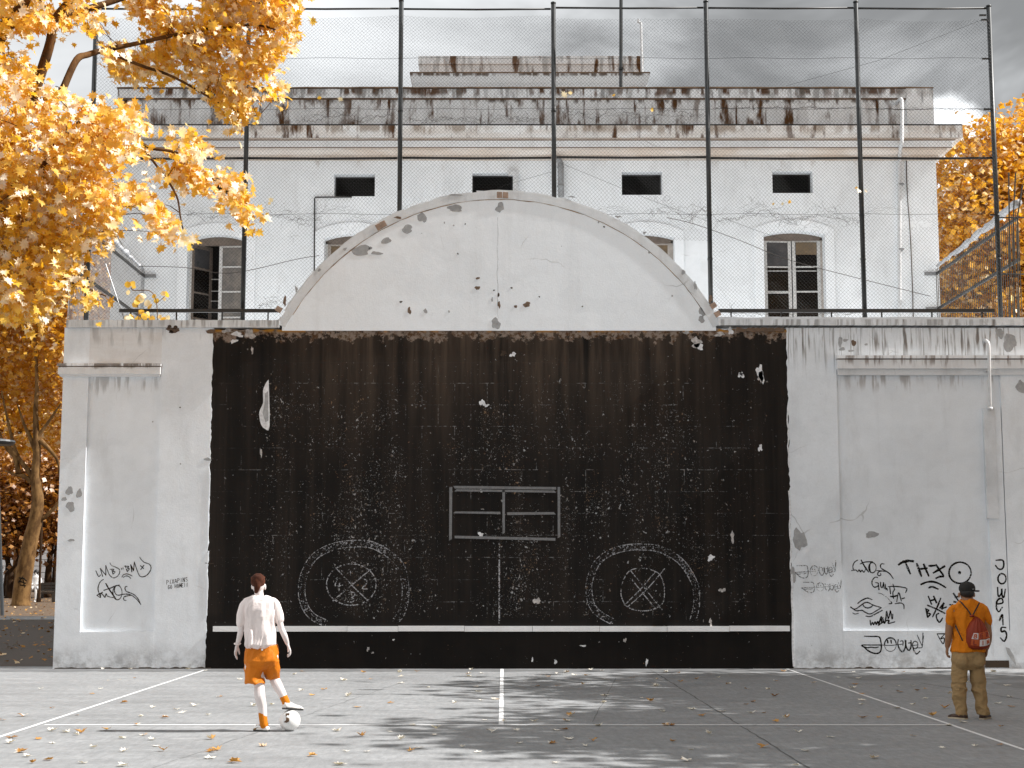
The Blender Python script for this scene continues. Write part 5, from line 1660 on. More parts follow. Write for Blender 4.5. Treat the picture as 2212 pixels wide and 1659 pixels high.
A1 = [(-200, -260), (640, -260), (650, -20), (646, 60), (648, 108), (612, 110), (590, 150), (615, 195), (622, 214), (560, 226), (566, 260), (524, 282), (470, 250), (430, 205), (330, 160), (290, 185), (240, 165), (215, 100), (160, 60), (60, 72), (20, 76), (-200, 90)]
A2 = [(-200, 112), (20, 118), (66, 130), (75, 190), (150, 195), (200, 230), (300, 240), (360, 262), (420, 290), (472, 322), (440, 342), (360, 330), (330, 350), (262, 352), (215, 345), (240, 400), (285, 395), (330, 420), (380, 470), (408, 515), (378, 545), (330, 500), (300, 440), (262, 440), (250, 515), (225, 555), (185, 600), (235, 640), (240, 660), (200, 672), (130, 640), (100, 690), (-200, 720)]
A3 = [(300, 330), (400, 312), (445, 372), (505, 372), (532, 420), (545, 482), (520, 492), (492, 440), (420, 420), (380, 400)]
A4 = [(400, 285), (440, 300), (470, 330), (430, 335)]


def in_crown(x, y):
    return inside(A1, x, y) or inside(A2, x, y) or inside(A3, x, y) or inside(A4, x, y)


clusters = []
r = random.Random(21)
tries = 0
while len(clusters) < 1400 and tries < 90000:
    tries += 1
    x, y = r.uniform(-190, 655), r.uniform(-250, 715)
    if not in_crown(x, y): continue
    if mnoise.noise((x * .012, y * .016, 3.3)) < (-.28 if not inside(A1, x, y) else -.10): continue 
    if y > 500 and x > 125 and r.random() < .72: continue
             # open gaps between the sprays
    if y < -110 and r.random() < .6: continue
    Yd = (r.uniform(20.9, 22.4) if (x < 230 and r.random() < .6) else r.uniform(23.3, 24.9)) if inside(A1, x, y) else (r.uniform(22.3, 23.2) if inside(A3, x, y) or inside(A4, x, y) else r.uniform(20.3, 22.2))
    clusters.append(at(x, y, Yd))
# rest of the crown, outside the picture
for _ in range(430):
    a_, b_ = r.uniform(0, 2 * pi), math.acos(r.uniform(-1, 1))
    rr_ = r.uniform(.55, 1.0) ** .5
    p = TB + Vector((-.3 + 5.2 * rr_ * math.sin(b_) * math.cos(a_), 4.6 * rr_ * math.sin(b_) * math.sin(a_), 9.6 + 5.0 * rr_ * math.cos(b_)))
    if p.y < 1: continue
    x, y = proj(p)
    if -60 < x < 2300 and -40 < y < 1700: continue
    clusters.append(p)
twigs = MB()
lp, ls, lr = [], [], []
for c in clusters:
    c = Vector(c)
    d = np.linalg.norm(node_xyz - np.array(c), axis=1)
    k = int(np.argmin(d))
    if d[k] < 1.5 and r.random() < .30:
        a_ = Vector(node_xyz[k])
        mid = a_.lerp(c, .55) + Vector((r.uniform(-.1, .1), r.uniform(-.1, .1), r.uniform(-.02, .2)))
        twigs.tube(crom([a_, mid, c], 3), [.008, .0075, .0065, .0055, .0045, .0035, .0025], 4, False)
    n = r.randint(12, 20)
    # a spray: leaves along a drooping shoot with a shared lean
    lean = Vector((r.uniform(.1, 1.0), r.uniform(-1.0, -.1), r.uniform(.05, .8))).normalized()
    sh = Vector((r.uniform(-.2, 1), r.uniform(-.5, .5), r.uniform(-1.0, .15))).normalized()
    for q in range(n):
        t = r.uniform(-.22, .30)
        p = c + sh * t + Vector((r.gauss(0, .10), r.gauss(0, .12), r.gauss(0, .09)))
        x, y = proj(p)
        if 0 < x < 2212 and y > 0 and not in_crown(x, y) and r.random() < .75: continue
        lp.append(tuple(p)); ls.append(r.uniform(.095, .20))
        nn = (lean * 1.0 + Vector((r.gauss(0, .5), r.gauss(0, .5), r.gauss(0, .5)))).normalized()
        tp = (sh + Vector((r.gauss(0, .5), r.gauss(0, .5), r.gauss(0, .5) - .35)))
        tp = (tp - nn * tp.dot(nn)).normalized()
        sd = tp.cross(nn)
        lr.append(np.array([sd, tp, nn]).T)
tw = twigs.build('twigs', M['bark_dark'], tree); tag(tw, None, kind='stuff')
lp, ls, lr = np.array(lp), np.array(ls), np.array(lr)
# the leaves that show largest are parts of their own, the rest is one mass
pr = [proj(p) for p in lp]
vis = [i for i in range(len(lp)) if 5 < pr[i][0] < 2200 and 5 < pr[i][1] < 1600]
vis.sort(key=lambda i: lp[i][1] - 6 * ls[i])
single = vis[:280]
sset = set(single)
rest = np.array([i for i in range(len(lp)) if i not in sset])
o = link('foliage', leaf_mesh('foliage', lp[rest], ls[rest], LT, rots=lr[rest]), M['leaf'], tree); tag(o, None, kind='stuff')
me0 = leaf_mesh('leaf', np.zeros((1, 3)), [1.0], LT, rots=np.eye(3)[None])
M['leaf_single'] = build_leaf('autumn_plane_leaf_single', (0.86, 0.48, 0.020), (0.95, 0.63, 0.06), (0.99, 0.90, 0.74), .40, rough=.5, tf=.48, spec=1.0, per_object=True)
me0.materials.append(M['leaf_single'])
for i in single:
    o = bpy.data.objects.new('leaf', me0); COL.objects.link(o)
    mw = Matrix.LocRotScale(Vector(lp[i]), Matrix(lr[i]).to_quaternion(), Vector((ls[i],) * 3))
    o.matrix_basis = mw; adopt(o, tree)


def far_tree(name, base, trunk, r0, crown, nleaf, lsize, label, barkmat, leafmat, tpl, lump=26, seed=0, limbs_=(), group=None, gap=.0, reject=None, limb_r=None):
    """trunk path, crown ellipsoids [(centre, radii)], leaves gathered in lumps"""
    r = random.Random(seed)
    t = thing(name, base, label, 'tree', group)
    C = crom(trunk, 4)
    MB().tube(C, [r0 * (1 - .88 * i / (len(C) - 1)) * (1.25 if i == 0 else 1) for i in range(len(C))], 10).build('trunk', M[barkmat], t, smooth=True)
    for lm in limbs_:
        Cl = crom([Vector(p) for p in lm], 4)
        rl = limb_r or r0 * .42
        MB().tube(Cl, [rl * (1 - .75 * i / (len(Cl) - 1)) for i in range(len(Cl))], 7).build('limb', M[barkmat], t, smooth=True)
    tot = sum(c[1][0] * c[1][1] * c[1][2] for c in crown)
    pos = []
    for (cc, rad) in crown:
        n = int(nleaf * rad[0] * rad[1] * rad[2] / tot)
        nl = max(6, n // lump)
        for _ in range(nl):
            v = Vector((r.gauss(0, 1), r.gauss(0, 1), r.gauss(0, 1))).normalized() * (r.random() ** .38)
            p = Vector(cc) + Vector((v.x * rad[0], v.y * rad[1], v.z * rad[2]))
            if reject and reject(p): continue
            s = min(rad) * r.uniform(.07, .19)
            q = rng.normal(0, 1, (lump, 3)) * np.array([s * 1.25, s * 1.25, s * .7]) + np.array(p)
            pos.append(q)
    pos = np.concatenate(pos)
    if reject: pos = np.array([q for q in pos if not reject(Vector(q))])
    o = link('crown', leaf_mesh('crown', pos, rng.uniform(.65, 1.3, len(pos)) * lsize, tpl, .35, .4), M[leafmat], t)
    tag(o, None, kind='stuff')
    return t


# ---- tree behind the right end of the building
rb_ = Vector((17.5, 52, 0))
far_tree('plane_tree', rb_, [rb_, rb_ + Vector((.1, 0, 4)), rb_ + Vector((-.2, 0, 8)), rb_ + Vector((0, 0, 12.5))], .45,
         [((16.6, 50.5, 12.2), (3.4, 3.6, 4.6)), ((20.6, 51, 11.5), (4.2, 4.0, 6.2)), ((17.4, 50, 7.4), (5.2, 4.2, 3.8)), ((22.5, 52, 15.5), (2.8, 2.6, 2.8)), ((15.4, 50.2, 10.5), (1.9, 2.4, 3.4)), ((15.6, 50.0, 13.2), (1.6, 1.8, 2.2)), ((17.0, 50.2, 15.6), (1.5, 1.6, 1.9)), ((19.3, 50.4, 15.4), (1.8, 1.6, 2.2)), ((15.6, 50.2, 6.6), (2.2, 2.6, 3.0)), ((15.9, 50.5, 15.0), (1.5, 1.6, 2.0)), ((18.2, 50.8, 15.9), (1.5, 1.5, 1.9))],
         84000, .20, 'orange tree rising behind the right end of the white building', 'bark', 'leaf_far', LT_S, 30, 5, [[rb_ + Vector((-.2, 0, 7)), rb_ + Vector((-1.8, -1, 10)), rb_ + Vector((-2, -1.2, 13))], [rb_ + Vector((0, 0, 8)), rb_ + Vector((2.5, -.5, 11)), rb_ + Vector((4, -.6, 14))]], 'trees beyond the building')
# ---- trees outside the picture on the right that shade the court
off_ok = lambda p: (lambda q: q[0] < 2235 and -40 < q[1] < 1700)(proj(p)) if p.y > 1 else True
for k, (bx, by, hz, rad) in enumerate(((13.6, 17.0, 8.8, (4.4, 3.4, 3.5)), (14.8, 23.4, 9.0, (4.6, 3.7, 3.9)), (13.4, 10.8, 8.8, (4.4, 3.4, 3.4)), (18.6, 20, 10.5, (4.5, 4.5, 4.0)))):
    b0 = Vector((bx, by, 0))
    far_tree('plane_tree', b0, [b0, b0 + Vector((.1, .1, 3)), b0 + Vector((0, .2, 6)), b0 + Vector((.2, .1, hz + 2))], .34, [((bx, by, hz), rad)], 10000, .30,
             ('nearer orange plane tree beside the court on the right', 'orange plane tree on the right nearest the wall', 'orange plane tree on the right nearest the viewer', 'orange plane tree standing back on the right')[k], 'bark', 'leaf', LT_S, 34, 30 + k, [[b0 + Vector((0, .2, 4.5)), b0 + Vector((-1.4, .3, 6.5)), b0 + Vector((-2.6, .4, hz))], [b0 + Vector((0, .2, 5)), b0 + Vector((1.2, -.8, 7)), b0 + Vector((2.2, -1.6, hz + .5))]],
             'trees shading the court', reject=off_ok)

# ---- park beyond the left end of the wall
def bg(px, py, Y): return at(px, py, Y)


tY = 82.0
b0 = gnd(64, 1307); b0 = Vector((b0.x, tY, 0))
z8 = lambda zx, zy, Y=tY: at((zx / 1.658) / 1.736, (1500 + zy / 1.658) / 1.736, Y)
big = far_tree('plane_tree', b0, [z8(128, 1290), z8(140, 1150), z8(165, 1000), z8(195, 850), z8(222, 740), z8(235, 620), z8(225, 520), z8(218, 470), z8(230, 330), z8(225, 200), z8(222, 60), z8(230, -120), z8(215, -420)], .50,
               [((-27.2, 84, 17.5), (5.2, 4, 4.2)), ((-23.5, 85, 14.2), (4.5, 4, 3.6)), ((-30.5, 85, 13.8), (4.6, 4, 3.4)), ((-26.0, 86, 21.5), (5.0, 4, 3.8)), ((-33, 86, 19), (5, 4, 5)), ((-20.5, 85, 20), (3.6, 4, 4.6)), ((-27.5, 87, 12.2), (4.5, 3, 2.6)), ((-24.2, 87, 10.2), (3.2, 3, 2.4)), ((-30, 87, 9.6), (3.0, 3, 2.2))],
               30000, .33, 'tall leaning plane tree with painted mark on its trunk in the park', 'bark', 'leaf_far', LT_S, 26, 8,
               [[z8(218, 500), z8(170, 430), z8(110, 350), z8(70, 220), z8(40, 90), z8(10, -60)], [z8(205, 520), z8(150, 475), z8(100, 465), z8(30, 440)], [z8(190, 760), z8(260, 740), z8(320, 690), z8(360, 640), z8(430, 520)], [z8(110, 350), z8(60, 300), z8(0, 240), z8(-60, 180)],
                [z8(228, 330), z8(195, 250), z8(150, 150), z8(110, 30)], [z8(235, 330), z8(240, 230), z8(300, 140), z8(380, 20)], [z8(115, 455), z8(95, 360), z8(40, 300), z8(0, 200)], [z8(250, 250), z8(310, 310), z8(360, 380), z8(370, 480)]], 'park trees', limb_r=.16)
mk = MB()
for s in ([(118, 1105), (150, 1110), (165, 1125)], [(120, 1125), (160, 1140)], [(125, 1150), (160, 1155), (150, 1165)], [(115, 1135), (140, 1100), (150, 1150)]):
    P = [z8(x, y, tY - .52) for x, y in s]
    mk.tube(P, .035, 5)
tag(mk.build('painted_mark', M['ink'], big), 'black sprayed mark on the trunk')
for k, (zx, zyb, pth, cz, rad, lab) in enumerate((
        (58, 1228, [(58, 1228), (62, 1140), (65, 1060), (42, 990), (25, 900), (15, 800)], 720, (4.2, 3, 3.6), 'slim dark tree with forked trunk at the far left of the park'),
        (300, 1215, [(296, 1215), (300, 1080), (315, 960), (330, 890), (345, 800)], 700, (4.4, 3, 3.8), 'slim dark tree standing beside the wall end in the park'),
        (118, 1222, [(118, 1222), (122, 1080), (118, 960), (110, 880), (100, 780)], 640, (4.2, 3, 4.0), 'slim dark tree behind the big leaning trunk in the park'))):
    Y2 = 106.0 + 2 * k
    P = [z8(x, y, Y2) for x, y in pth]
    P[0].z = 0
    cc = z8(pth[-1][0], cz, Y2)
    lim = [[P[2], z8(pth[2][0] + 35, pth[2][1] - 40, Y2), z8(pth[2][0] + 42, pth[2][1] - 110, Y2), z8(pth[2][0] + 20, pth[2][1] - 180, Y2)], [P[3], z8(pth[3][0] - 45, pth[3][1] - 60, Y2), z8(pth[3][0] - 70, pth[3][1] - 140, Y2)]]
    far_tree('park_tree', P[0], P, .30, [((cc.x, Y2, cc.z), rad), ((cc.x + 2.8, Y2 + 1, cc.z + 2.6), (3.4, 3, 3)), ((cc.x - 3.4, Y2 + 1, cc.z + 1.4), (3.6, 3, 3.2))], 7500, .34, lab, 'bark_shade', 'leaf_dark', LT_S, 24, 50 + k, lim, 'park trees', limb_r=.13)
# light crowns further back that close the view above the fence line
for k, (px, py, Y2, rad) in enumerate(((70, 780, 120, (9, 5, 6)), (-60, 620, 118, (8, 5, 7)), (190, 640, 124, (9, 5, 8)), (60, 560, 126, (10, 5, 6)))):
    c = at(px, py, Y2)
    far_tree('park_tree', (c.x, Y2, 0), [Vector((c.x, Y2, 0)), Vector((c.x + .3, Y2, c.z * .4)), Vector((c.x, Y2, c.z))], .4, [((c.x, Y2, c.z), rad)], 6500, .50,
             ('orange tree far behind the left end of the wall, low crown', 'orange tree far left behind the plane boughs', 'tall orange tree far behind the terrace fence', 'tallest orange crown far behind the plane boughs')[k], 'bark', 'leaf_far', LT_S, 24, 70 + k, (), 'park trees')

# low dark trees that close the park behind the wall end
for k, (px, py, Y2, rad, mt) in enumerate(((20, 1040, 114, (5.5, 3, 3.4), 'leaf_dark'), (110, 1060, 116, (5.5, 3, 3.6), 'leaf_dark'), (60, 930, 117, (7, 3, 4.0), 'leaf_far'), (130, 860, 119, (6, 3, 4.0), 'leaf_far'), (-20, 880, 118, (6, 3, 4.0), 'leaf_far'))):
    c = at(px, py, Y2)
    far_tree('park_tree', (c.x, Y2, 0), [Vector((c.x, Y2, 0)), Vector((c.x + .2, Y2, c.z * .5)), Vector((c.x, Y2, c.z))], .22, [((c.x, Y2, c.z), rad)], 5200, .36,
             ('low dark brown tree at the left edge of the park', 'low dark brown tree behind the planter by the wall end', 'mid-height orange tree behind the leaning trunk', 'mid-height orange tree close to the wall end', 'mid-height orange tree at the left edge of the picture')[k], 'bark_shade', mt, LT_S, 24, 90 + k, (), 'park trees')

# far cladding wall
cw = thing('cladding_wall', at(60, 1268, 150) * 1, 'long pale wall of wide horizontal boards far behind the park trees', 'wall')
cw.location.z = 0; ROOT[cw.name] = Vector(cw.location)
zb = 0.0
bx0, bx1 = at(-60, 1200, 150).x, at(330, 1200, 150).x
rows_ = 12
for i in range(rows_):
    z0 = .5 + i * .62
    x = bx0 - (i % 2) * 2.2
    while x < bx1:
        x2 = min(x + 4.4, bx1)
        MB().box(x + .02, x2 - .02, 150, 150.2, z0 + .03, z0 + .60).build('board', M['cladding'], cw)
        x += 4.4
MB().box(bx0 - 3, bx1, 150.2, 150.4, 0, .5 + rows_ * .62).build('backing', M['planter'], cw)

# lamp posts
lp_ = thing('park_lamp', gnd(5, 1330), 'dark park lamp with flat round shade at the left edge', 'street lamp')
Yl = lp_.location.y
hd = at(-6, 955, Yl)
MB().tube([lp_.location, Vector((hd.x, Yl, hd.z - .15))], [.08, .05], 8).build('pole', M['lamp'], lp_)
MB().tube([Vector((hd.x, Yl, hd.z - .12)), Vector((hd.x, Yl, hd.z)), Vector((hd.x, Yl, hd.z + .07)), Vector((hd.x, Yl, hd.z + .16))], [.62, .74, .70, .12], 20).build('lamp_shade', M['lamp'], lp_, smooth=False)
pl = thing('lamp_post', gnd(84, 1301), 'thin dark post standing beside the park bench', 'post')
MB().tube([pl.location, pl.location + Vector((0, 0, 5.0))], .075, 8).build('pole', M['bark_shade'], pl)
MB().tube([pl.location, pl.location + Vector((0, 0, .25))], .14, 8).build('foot', M['bark_shade'], pl)
# bench and planter box
bp = gnd(76, 1299)
be = thing('park_bench', bp, 'dark slatted park bench by the leaning tree', 'bench')
bx, by = bp.x, bp.y + 3
for k in range(3): MB().box(bx - 1.0, bx + 1.9, by + k * .16, by + .13 + k * .16, .43, .48).build('seat_slat', M['bench'], be)
for k in range(3): MB().box(bx - 1.0, bx + 1.9, by + .52, by + .56, .62 + k * .16, .74 + k * .16).build('back_slat', M['bench'], be)
for x in (bx - .8, bx + 1.6): MB().box(x - .04, x + .04, by, by + .55, 0, .43).build('leg', M['bench'], be)
pb = thing('planter_box', gnd(112, 1301), 'low grey planter box standing by the wall end', 'planter')
x0, y0 = gnd(89, 1303).x, pb.location.y
MB().box(x0, x0 + 3.2, y0, y0 + 1.0, 0, .62).build('box', M['planter'], pb)
MB().box(x0 - .05, x0 + 3.25, y0 - .05, y0 + 1.05, .62, .74).build('rim', M['bench'], pb)
MB().box(x0 + .08, x0 + 3.1, y0 + .08, y0 + .9, .74, .76).build('soil', M['park'], pb)
tb = thing('park_table', gnd(105, 1293), 'dark table top on thin legs behind the planter', 'table')
x0, y0 = gnd(80, 1293).x, tb.location.y
MB().box(x0, x0 + 4.4, y0, y0 + 1.0, .95, 1.05).build('table_top', M['bench'], tb)
for dx_ in (.2, 2.2, 4.2):
    MB().box(x0 + dx_ - .05, x0 + dx_ + .05, y0 + .3, y0 + .6, 0, .95).build('leg', M['bench'], tb)

# leaf litter on the far ground at the left, one mass
n = 650
Yl_ = rng.uniform(30, 112, n) ** 1.0
Xl_ = -Yl_ * rng.uniform(.27, .36, n)
o = link('leaf_litter', leaf_mesh('leaf_litter', np.stack([Xl_, Yl_, np.full(n, .03)], 1), rng.uniform(.07, .16, n), LT_S, 3.0, 0.0), M['litter']); tag(o, 'scattered fallen leaves on the shaded ground behind the wall end', 'leaves', kind='stuff')

# climbing plant on the left coping
cp = thing('climbing_plant', at(300, 690, WY + .25), 'small climbing plant with round orange leaves on the left coping', 'plant')
Yc = WY + .22
MB().tube(crom([at(340, 692, Yc), at(339, 660, Yc), at(333, 638, Yc), at(322, 628, Yc), at(305, 627, Yc), at(288, 627, Yc), at(283, 622, Yc)], 4), .009, 5).build('stem', M['bark'], cp, smooth=True)
MB().tube(crom([at(338, 655, Yc), at(347, 648, Yc), at(356, 640, Yc)], 4), .006, 5).build('stem', M['bark'], cp)
MB().tube(crom([at(300, 692, Yc), at(298, 665, Yc), at(292, 650, Yc)], 4), .008, 5).build('stem', M['bark'], cp)
RND = [(0, -.5), (.28, -.42), (.5, -.1), (.46, .22), (.22, .46), (0, .55), (-.24, .45), (-.47, .2), (-.5, -.12), (-.26, -.43)]
meR = None
r = random.Random(3)
for (px, py, s) in ((276, 615, 14), (286, 613, 14), (289, 620, 9), (277, 632, 11), (302, 646, 20), (308, 640, 16), (296, 653, 14), (292, 658, 14), (318, 655, 15), (324, 662, 14), (333, 640, 10), (338, 650, 12), (352, 634, 11), (360, 636, 15), (355, 646, 9),
                    (275, 688, 15), (284, 684, 13), (312, 684, 16), (320, 680, 15), (305, 674, 14), (328, 688, 14), (352, 690, 14), (362, 688, 14), (345, 684, 10), (298, 690, 14)):
    if meR is None:
        v, f = leaf_template(RND, .2, .1); meR = np_mesh('leaf', v, np.array(f).ravel(), np.full(len(f), 3)); meR.materials.append(M['leaf_single'])
    o = bpy.data.objects.new('leaf', meR); COL.objects.link(o)
    q = at(px, py, Yc + r.uniform(-.05, .08))
    o.location = q; o.scale = (s * .0088,) * 3
    o.rotation_euler = (pi / 2 + r.uniform(-.7, .7), r.uniform(-.8, .8), r.uniform(-.6, .6)); adopt(o, cp)

# ================================================================== SMALL THINGS AND PEOPLE
# leaves caught in the fence
r = random.Random(12)
for (px, py, s) in ((1218, 205, .17), (1232, 200, .10), (1408, 237, .10), (735, 215, .12), (1326, 206, .08), (1855, 411, .13), (1870, 413, .08), (1705, 436, .09), (1690, 440, .07), (1670, 440, .07), (1850, 406, .07), (585, 433, .13), (578, 462, .10), (582, 440, .08), (690, 212, .10)):
    o = bpy.data.objects.new('caught_leaf', me0); COL.objects.link(o)
    o.location = at(px, py, FY - .075); o.scale = (s,) * 3
    o.rotation_euler = (pi / 2 + r.uniform(-.5, .5), r.uniform(-3, 3), r.uniform(-.6, .6))
    tag(o, 'dry orange leaf caught in the wires of the chain-link fence', 'leaf', 'leaves caught in the fence')

# fallen leaves on the court: each its own thing
vars_ = []
for k in range(6):
    rr = random.Random(100 + k)
    v, f = leaf_template(LEAF_OUT, rr.uniform(.05, .55), rr.uniform(-.5, .3))
    v = v.copy()
    v[:, 2] += rr.uniform(-.5, .6) * v[:, 0] * v[:, 1] + rr.uniform(.0, .6) * np.maximum(0, v[:, 1]) ** 2 + .06 * np.sin(v[:, 0] * 9 + k)
    v[:, 2] -= v[:, 2].min()
    bmv = [tuple(q) for q in v]
    # thin stalk
    n = len(bmv)
    bmv += [(-.012, -.42, .03), (.012, -.42, .03), (.02 + rr.uniform(-.1, .1), -.85, .12)]
    f = list(f) + [(n, n + 1, n + 2)]
    me = bpy.data.meshes.new('fallen_leaf'); me.from_pydata(bmv, [], f); me.materials.append(M['leaf_fallen']); me.update()
    vars_.append(me)
lz = lambda zx, zy: (zx / 3.0, 1106 + zy / 3.0)
mz = lambda zx, zy: (737.3 + zx / 3.0, 1106 + zy / 3.0)
rz_ = lambda zx, zy: (1474.7 + zx / 3.0, 1106 + zy / 3.0)
known = [lz(*p) for p in ((15, 1350), (150, 1325), (340, 1272), (265, 1148), (650, 1148), (800, 1238), (990, 1270), (1260, 1258), (1175, 1302), (1065, 1335), (910, 1328), (890, 1384), (690, 1415), (520, 1432), (500, 1447), (335, 1420), (250, 1475), (75, 1465), (65, 1500), (430, 1430), (790, 1470), (930, 1450), (610, 1530), (800, 1555), (1010, 1520), (1060, 1550), (130, 1558), (180, 1587), (210, 1630), (310, 1610), (535, 1630), (800, 1650), (1370, 1475), (1400, 1545), (1365, 1555), (1360, 1600), (1515, 1627), (1710, 1520), (2020, 1585), (2200, 1640), (1645, 1260), (1760, 1252), (1420, 1200), (2020, 1190), (1950, 1160), (2100, 1152), (1555, 1088), (1330, 1032), (1350, 1318), (1960, 1035), (1910, 1054), (870, 1012), (665, 1020), (1240, 1010), (990, 1478), (2180, 1420))]
known += [mz(*p) for p in ((145, 1042), (190, 1085), (375, 1042), (490, 1037), (385, 1112), (385, 1068), (840, 1025), (820, 1050), (910, 1046), (830, 1068), (885, 1165), (875, 1135), (735, 1240), (905, 1222), (1000, 1217), (320, 1240), (45, 1196), (105, 1267), (1395, 1050), (1340, 1068), (1510, 1057), (1590, 1060), (1455, 1042), (1615, 1026), (1690, 1030), (1720, 1088), (1885, 1075), (1405, 1128), (1270, 1130), (1565, 1120), (1710, 1192), (1700, 1237), (1950, 1208), (2005, 1228), (2035, 1130), (2105, 1038), (2185, 1045), (2200, 1102), (2080, 1295), (1485, 1325), (1250, 1362), (1050, 1355), (935, 1352), (1465, 1357), (1665, 1387), (2100, 1385), (2145, 1385), (460, 1384), (615, 1408), (605, 1448), (980, 1428), (1135, 1420), (1395, 1418), (1440, 1412), (1475, 1472), (1630, 1484), (1585, 1518), (1370, 1502), (885, 1560), (510, 1532), (450, 1550), (165, 1556), (30, 1554), (125, 1452), (385, 1478), (785, 1527), (2150, 1490), (10, 1640), (15, 1095), (25, 1090))]
known += [rz_(*p) for p in ((230, 1075), (90, 1085), (300, 1118), (415, 1148), (550, 1152), (600, 1097), (600, 1195), (850, 1108), (655, 1035), (1110, 1040), (1010, 1075), (1140, 1080), (1110, 1118), (1430, 1037), (1490, 1132), (1570, 1148), (1520, 1160), (1410, 1168), (1285, 1135), (1100, 1145), (1160, 1180), (1165, 1222), (1160, 1250), (1490, 1250), (1570, 1212), (1385, 1273), (1700, 1274), (1620, 1323), (1275, 1335), (1170, 1337), (670, 1340), (605, 1362), (445, 1303), (525, 1305), (255, 1295), (120, 1322), (65, 1280), (455, 1233), (410, 1250), (170, 1440), (750, 1430), (960, 1462), (520, 1528), (790, 1550), (1240, 1598), (1680, 1532), (1895, 1523), (2055, 1512), (1495, 1455), (730, 1645), (30, 1615), (2105, 1127), (2135, 1265), (2040, 1243), (1850, 1105), (2010, 1042), (1740, 1180), (2120, 1200), (1720, 1385), (1820, 1365))]
r = random.Random(77)
for (px, py) in known:
    o = bpy.data.objects.new('fallen_leaf', r.choice(vars_)); COL.objects.link(o)
    p = gnd(px, py)
    s = r.uniform(.075, .145)
    o.location = (p.x, min(p.y, WY - .08), .008)
    o.scale = (s, s, s * r.uniform(.5, 1.1))
    o.rotation_euler = (r.uniform(-.12, .12), r.uniform(-.12, .12), r.uniform(0, 6.28))
    tag(o, 'dry curled plane leaf lying on the grey court floor', 'leaf', 'fallen leaves on the court')
for k in range(16):
    px, py = r.uniform(0, 2212), 1452 + 200 * r.random() ** 1.4
    o = bpy.data.objects.new('fallen_leaf', r.choice(vars_)); COL.objects.link(o)
    p = gnd(px, py); s = r.uniform(.045, .10)
    o.location = (p.x, min(p.y, WY - .08), .006); o.scale = (s, s, s * .6); o.rotation_euler = (0, 0, r.uniform(0, 6.28))
    tag(o, 'dry curled plane leaf lying on the grey court floor', 'leaf', 'fallen leaves on the court')


# ---- figure helpers
def sphere(mb, c, rad, nu=14, nv=9):
    c = Vector(c)
    if not hasattr(rad, '__len__'): rad = (rad,) * 3
    rings = []
    for i in range(1, nv):
        t = pi * i / nv
        rings.append([(c.x + rad[0] * math.sin(t) * math.cos(2 * pi * j / nu), c.y + rad[1] * math.sin(t) * math.sin(2 * pi * j / nu), c.z - rad[2] * math.cos(t)) for j in range(nu)])
    mb.loft(rings)


def limb(mb, pts, radii, sides=12):
    """tapered limb with round ends"""
    P = crom([Vector(p) for p in pts], 5)
    m_ = len(P)
    k = len(radii) - 1
    rad = []
    for i in range(m_):
        u = i / (m_ - 1) * k
        a_ = min(int(u), k - 1)
        rad.append(radii[a_] + (radii[a_ + 1] - radii[a_]) * (u - a_))
    mb.tube(P, rad, sides)
    sphere(mb, P[0], rad[0] * .98, 10, 6); sphere(mb, P[-1], rad[-1] * .98, 10, 6)


def torso(mb, rings, n=40, fold=None):
    """rings (cx, cy, z, rx, ry) from bottom to top"""
    # resample
    R_ = []
    for i in range(len(rings) - 1):
        for k in range(5):
            t = k / 5
            t2 = t * t * (3 - 2 * t) * .4 + t * .6
            R_.append([rings[i][q] + (rings[i + 1][q] - rings[i][q]) * t2 for q in range(5)])
    R_.append(list(rings[-1]))
    out = []
    for (cx, cy, z, rx, ry) in R_:
        ring = []
        for j in range(n):
            a_ = 2 * pi * j / n
            e = .82
            ca, sa = math.cos(a_), math.sin(a_)
            x_, y_ = math.copysign(abs(ca) ** e, ca), math.copysign(abs(sa) ** e, sa)
            q = 1 + (fold(a_, z) if fold else 0)
            ring.append((cx + rx * x_ * q, cy + ry * y_ * q, z))
        out.append(ring)
    mb.loft(out)


def skin_over(mb, name, mat, parent, voxel=.007, smooth=4, wrinkle=None):
    """melt the overlapping volumes into one continuous surface"""
    me = mb.mesh(name)
    tmp = bpy.data.objects.new('tmp', me)
    COL.objects.link(tmp)
    bm = bmesh.new(); bm.from_mesh(me); bmesh.ops.recalc_face_normals(bm, faces=bm.faces); bm.to_mesh(me); bm.free()
    rm = tmp.modifiers.new('r', 'REMESH'); rm.mode = 'VOXEL'; rm.voxel_size = voxel
    sm = tmp.modifiers.new('s', 'SMOOTH'); sm.iterations = smooth; sm.factor = .5
    dg = bpy.context.evaluated_depsgraph_get()
    me2 = bpy.data.meshes.new_from_object(tmp.evaluated_get(dg))
    bpy.data.objects.remove(tmp)
    me2.name = name
    me2.materials.clear()
    if wrinkle:
        amp, (sx, sy, sz), fn = wrinkle
        nv = len(me2.vertices)
        co = np.empty(nv * 3); me2.vertices.foreach_get('co', co); co = co.reshape(-1, 3)
        nr = np.empty(nv * 3); me2.vertices.foreach_get('normal', nr); nr = nr.reshape(-1, 3)
        d_ = np.empty(nv)
        for i in range(nv):
            x, y, z = co[i]
            w = mnoise.noise((x * 3, y * 3, z * 3)) * .25
            q = Vector(((x + w * .5) * sx, y * sy, (z + w) * sz))
            a_ = 1 - 2 * abs(mnoise.noise(q)); b_ = 1 - 2 * abs(mnoise.noise(q * 2.1 + Vector((7, 3, 1))))
            d_[i] = (a_ * .7 + b_ * .3 - .5) * (fn(x, y, z) if fn else 1)
        co += nr * (d_ * amp)[:, None]
        me2.vertices.foreach_set('co', co.ravel()); me2.update()
    return link(name, me2, mat, parent, smooth=True)


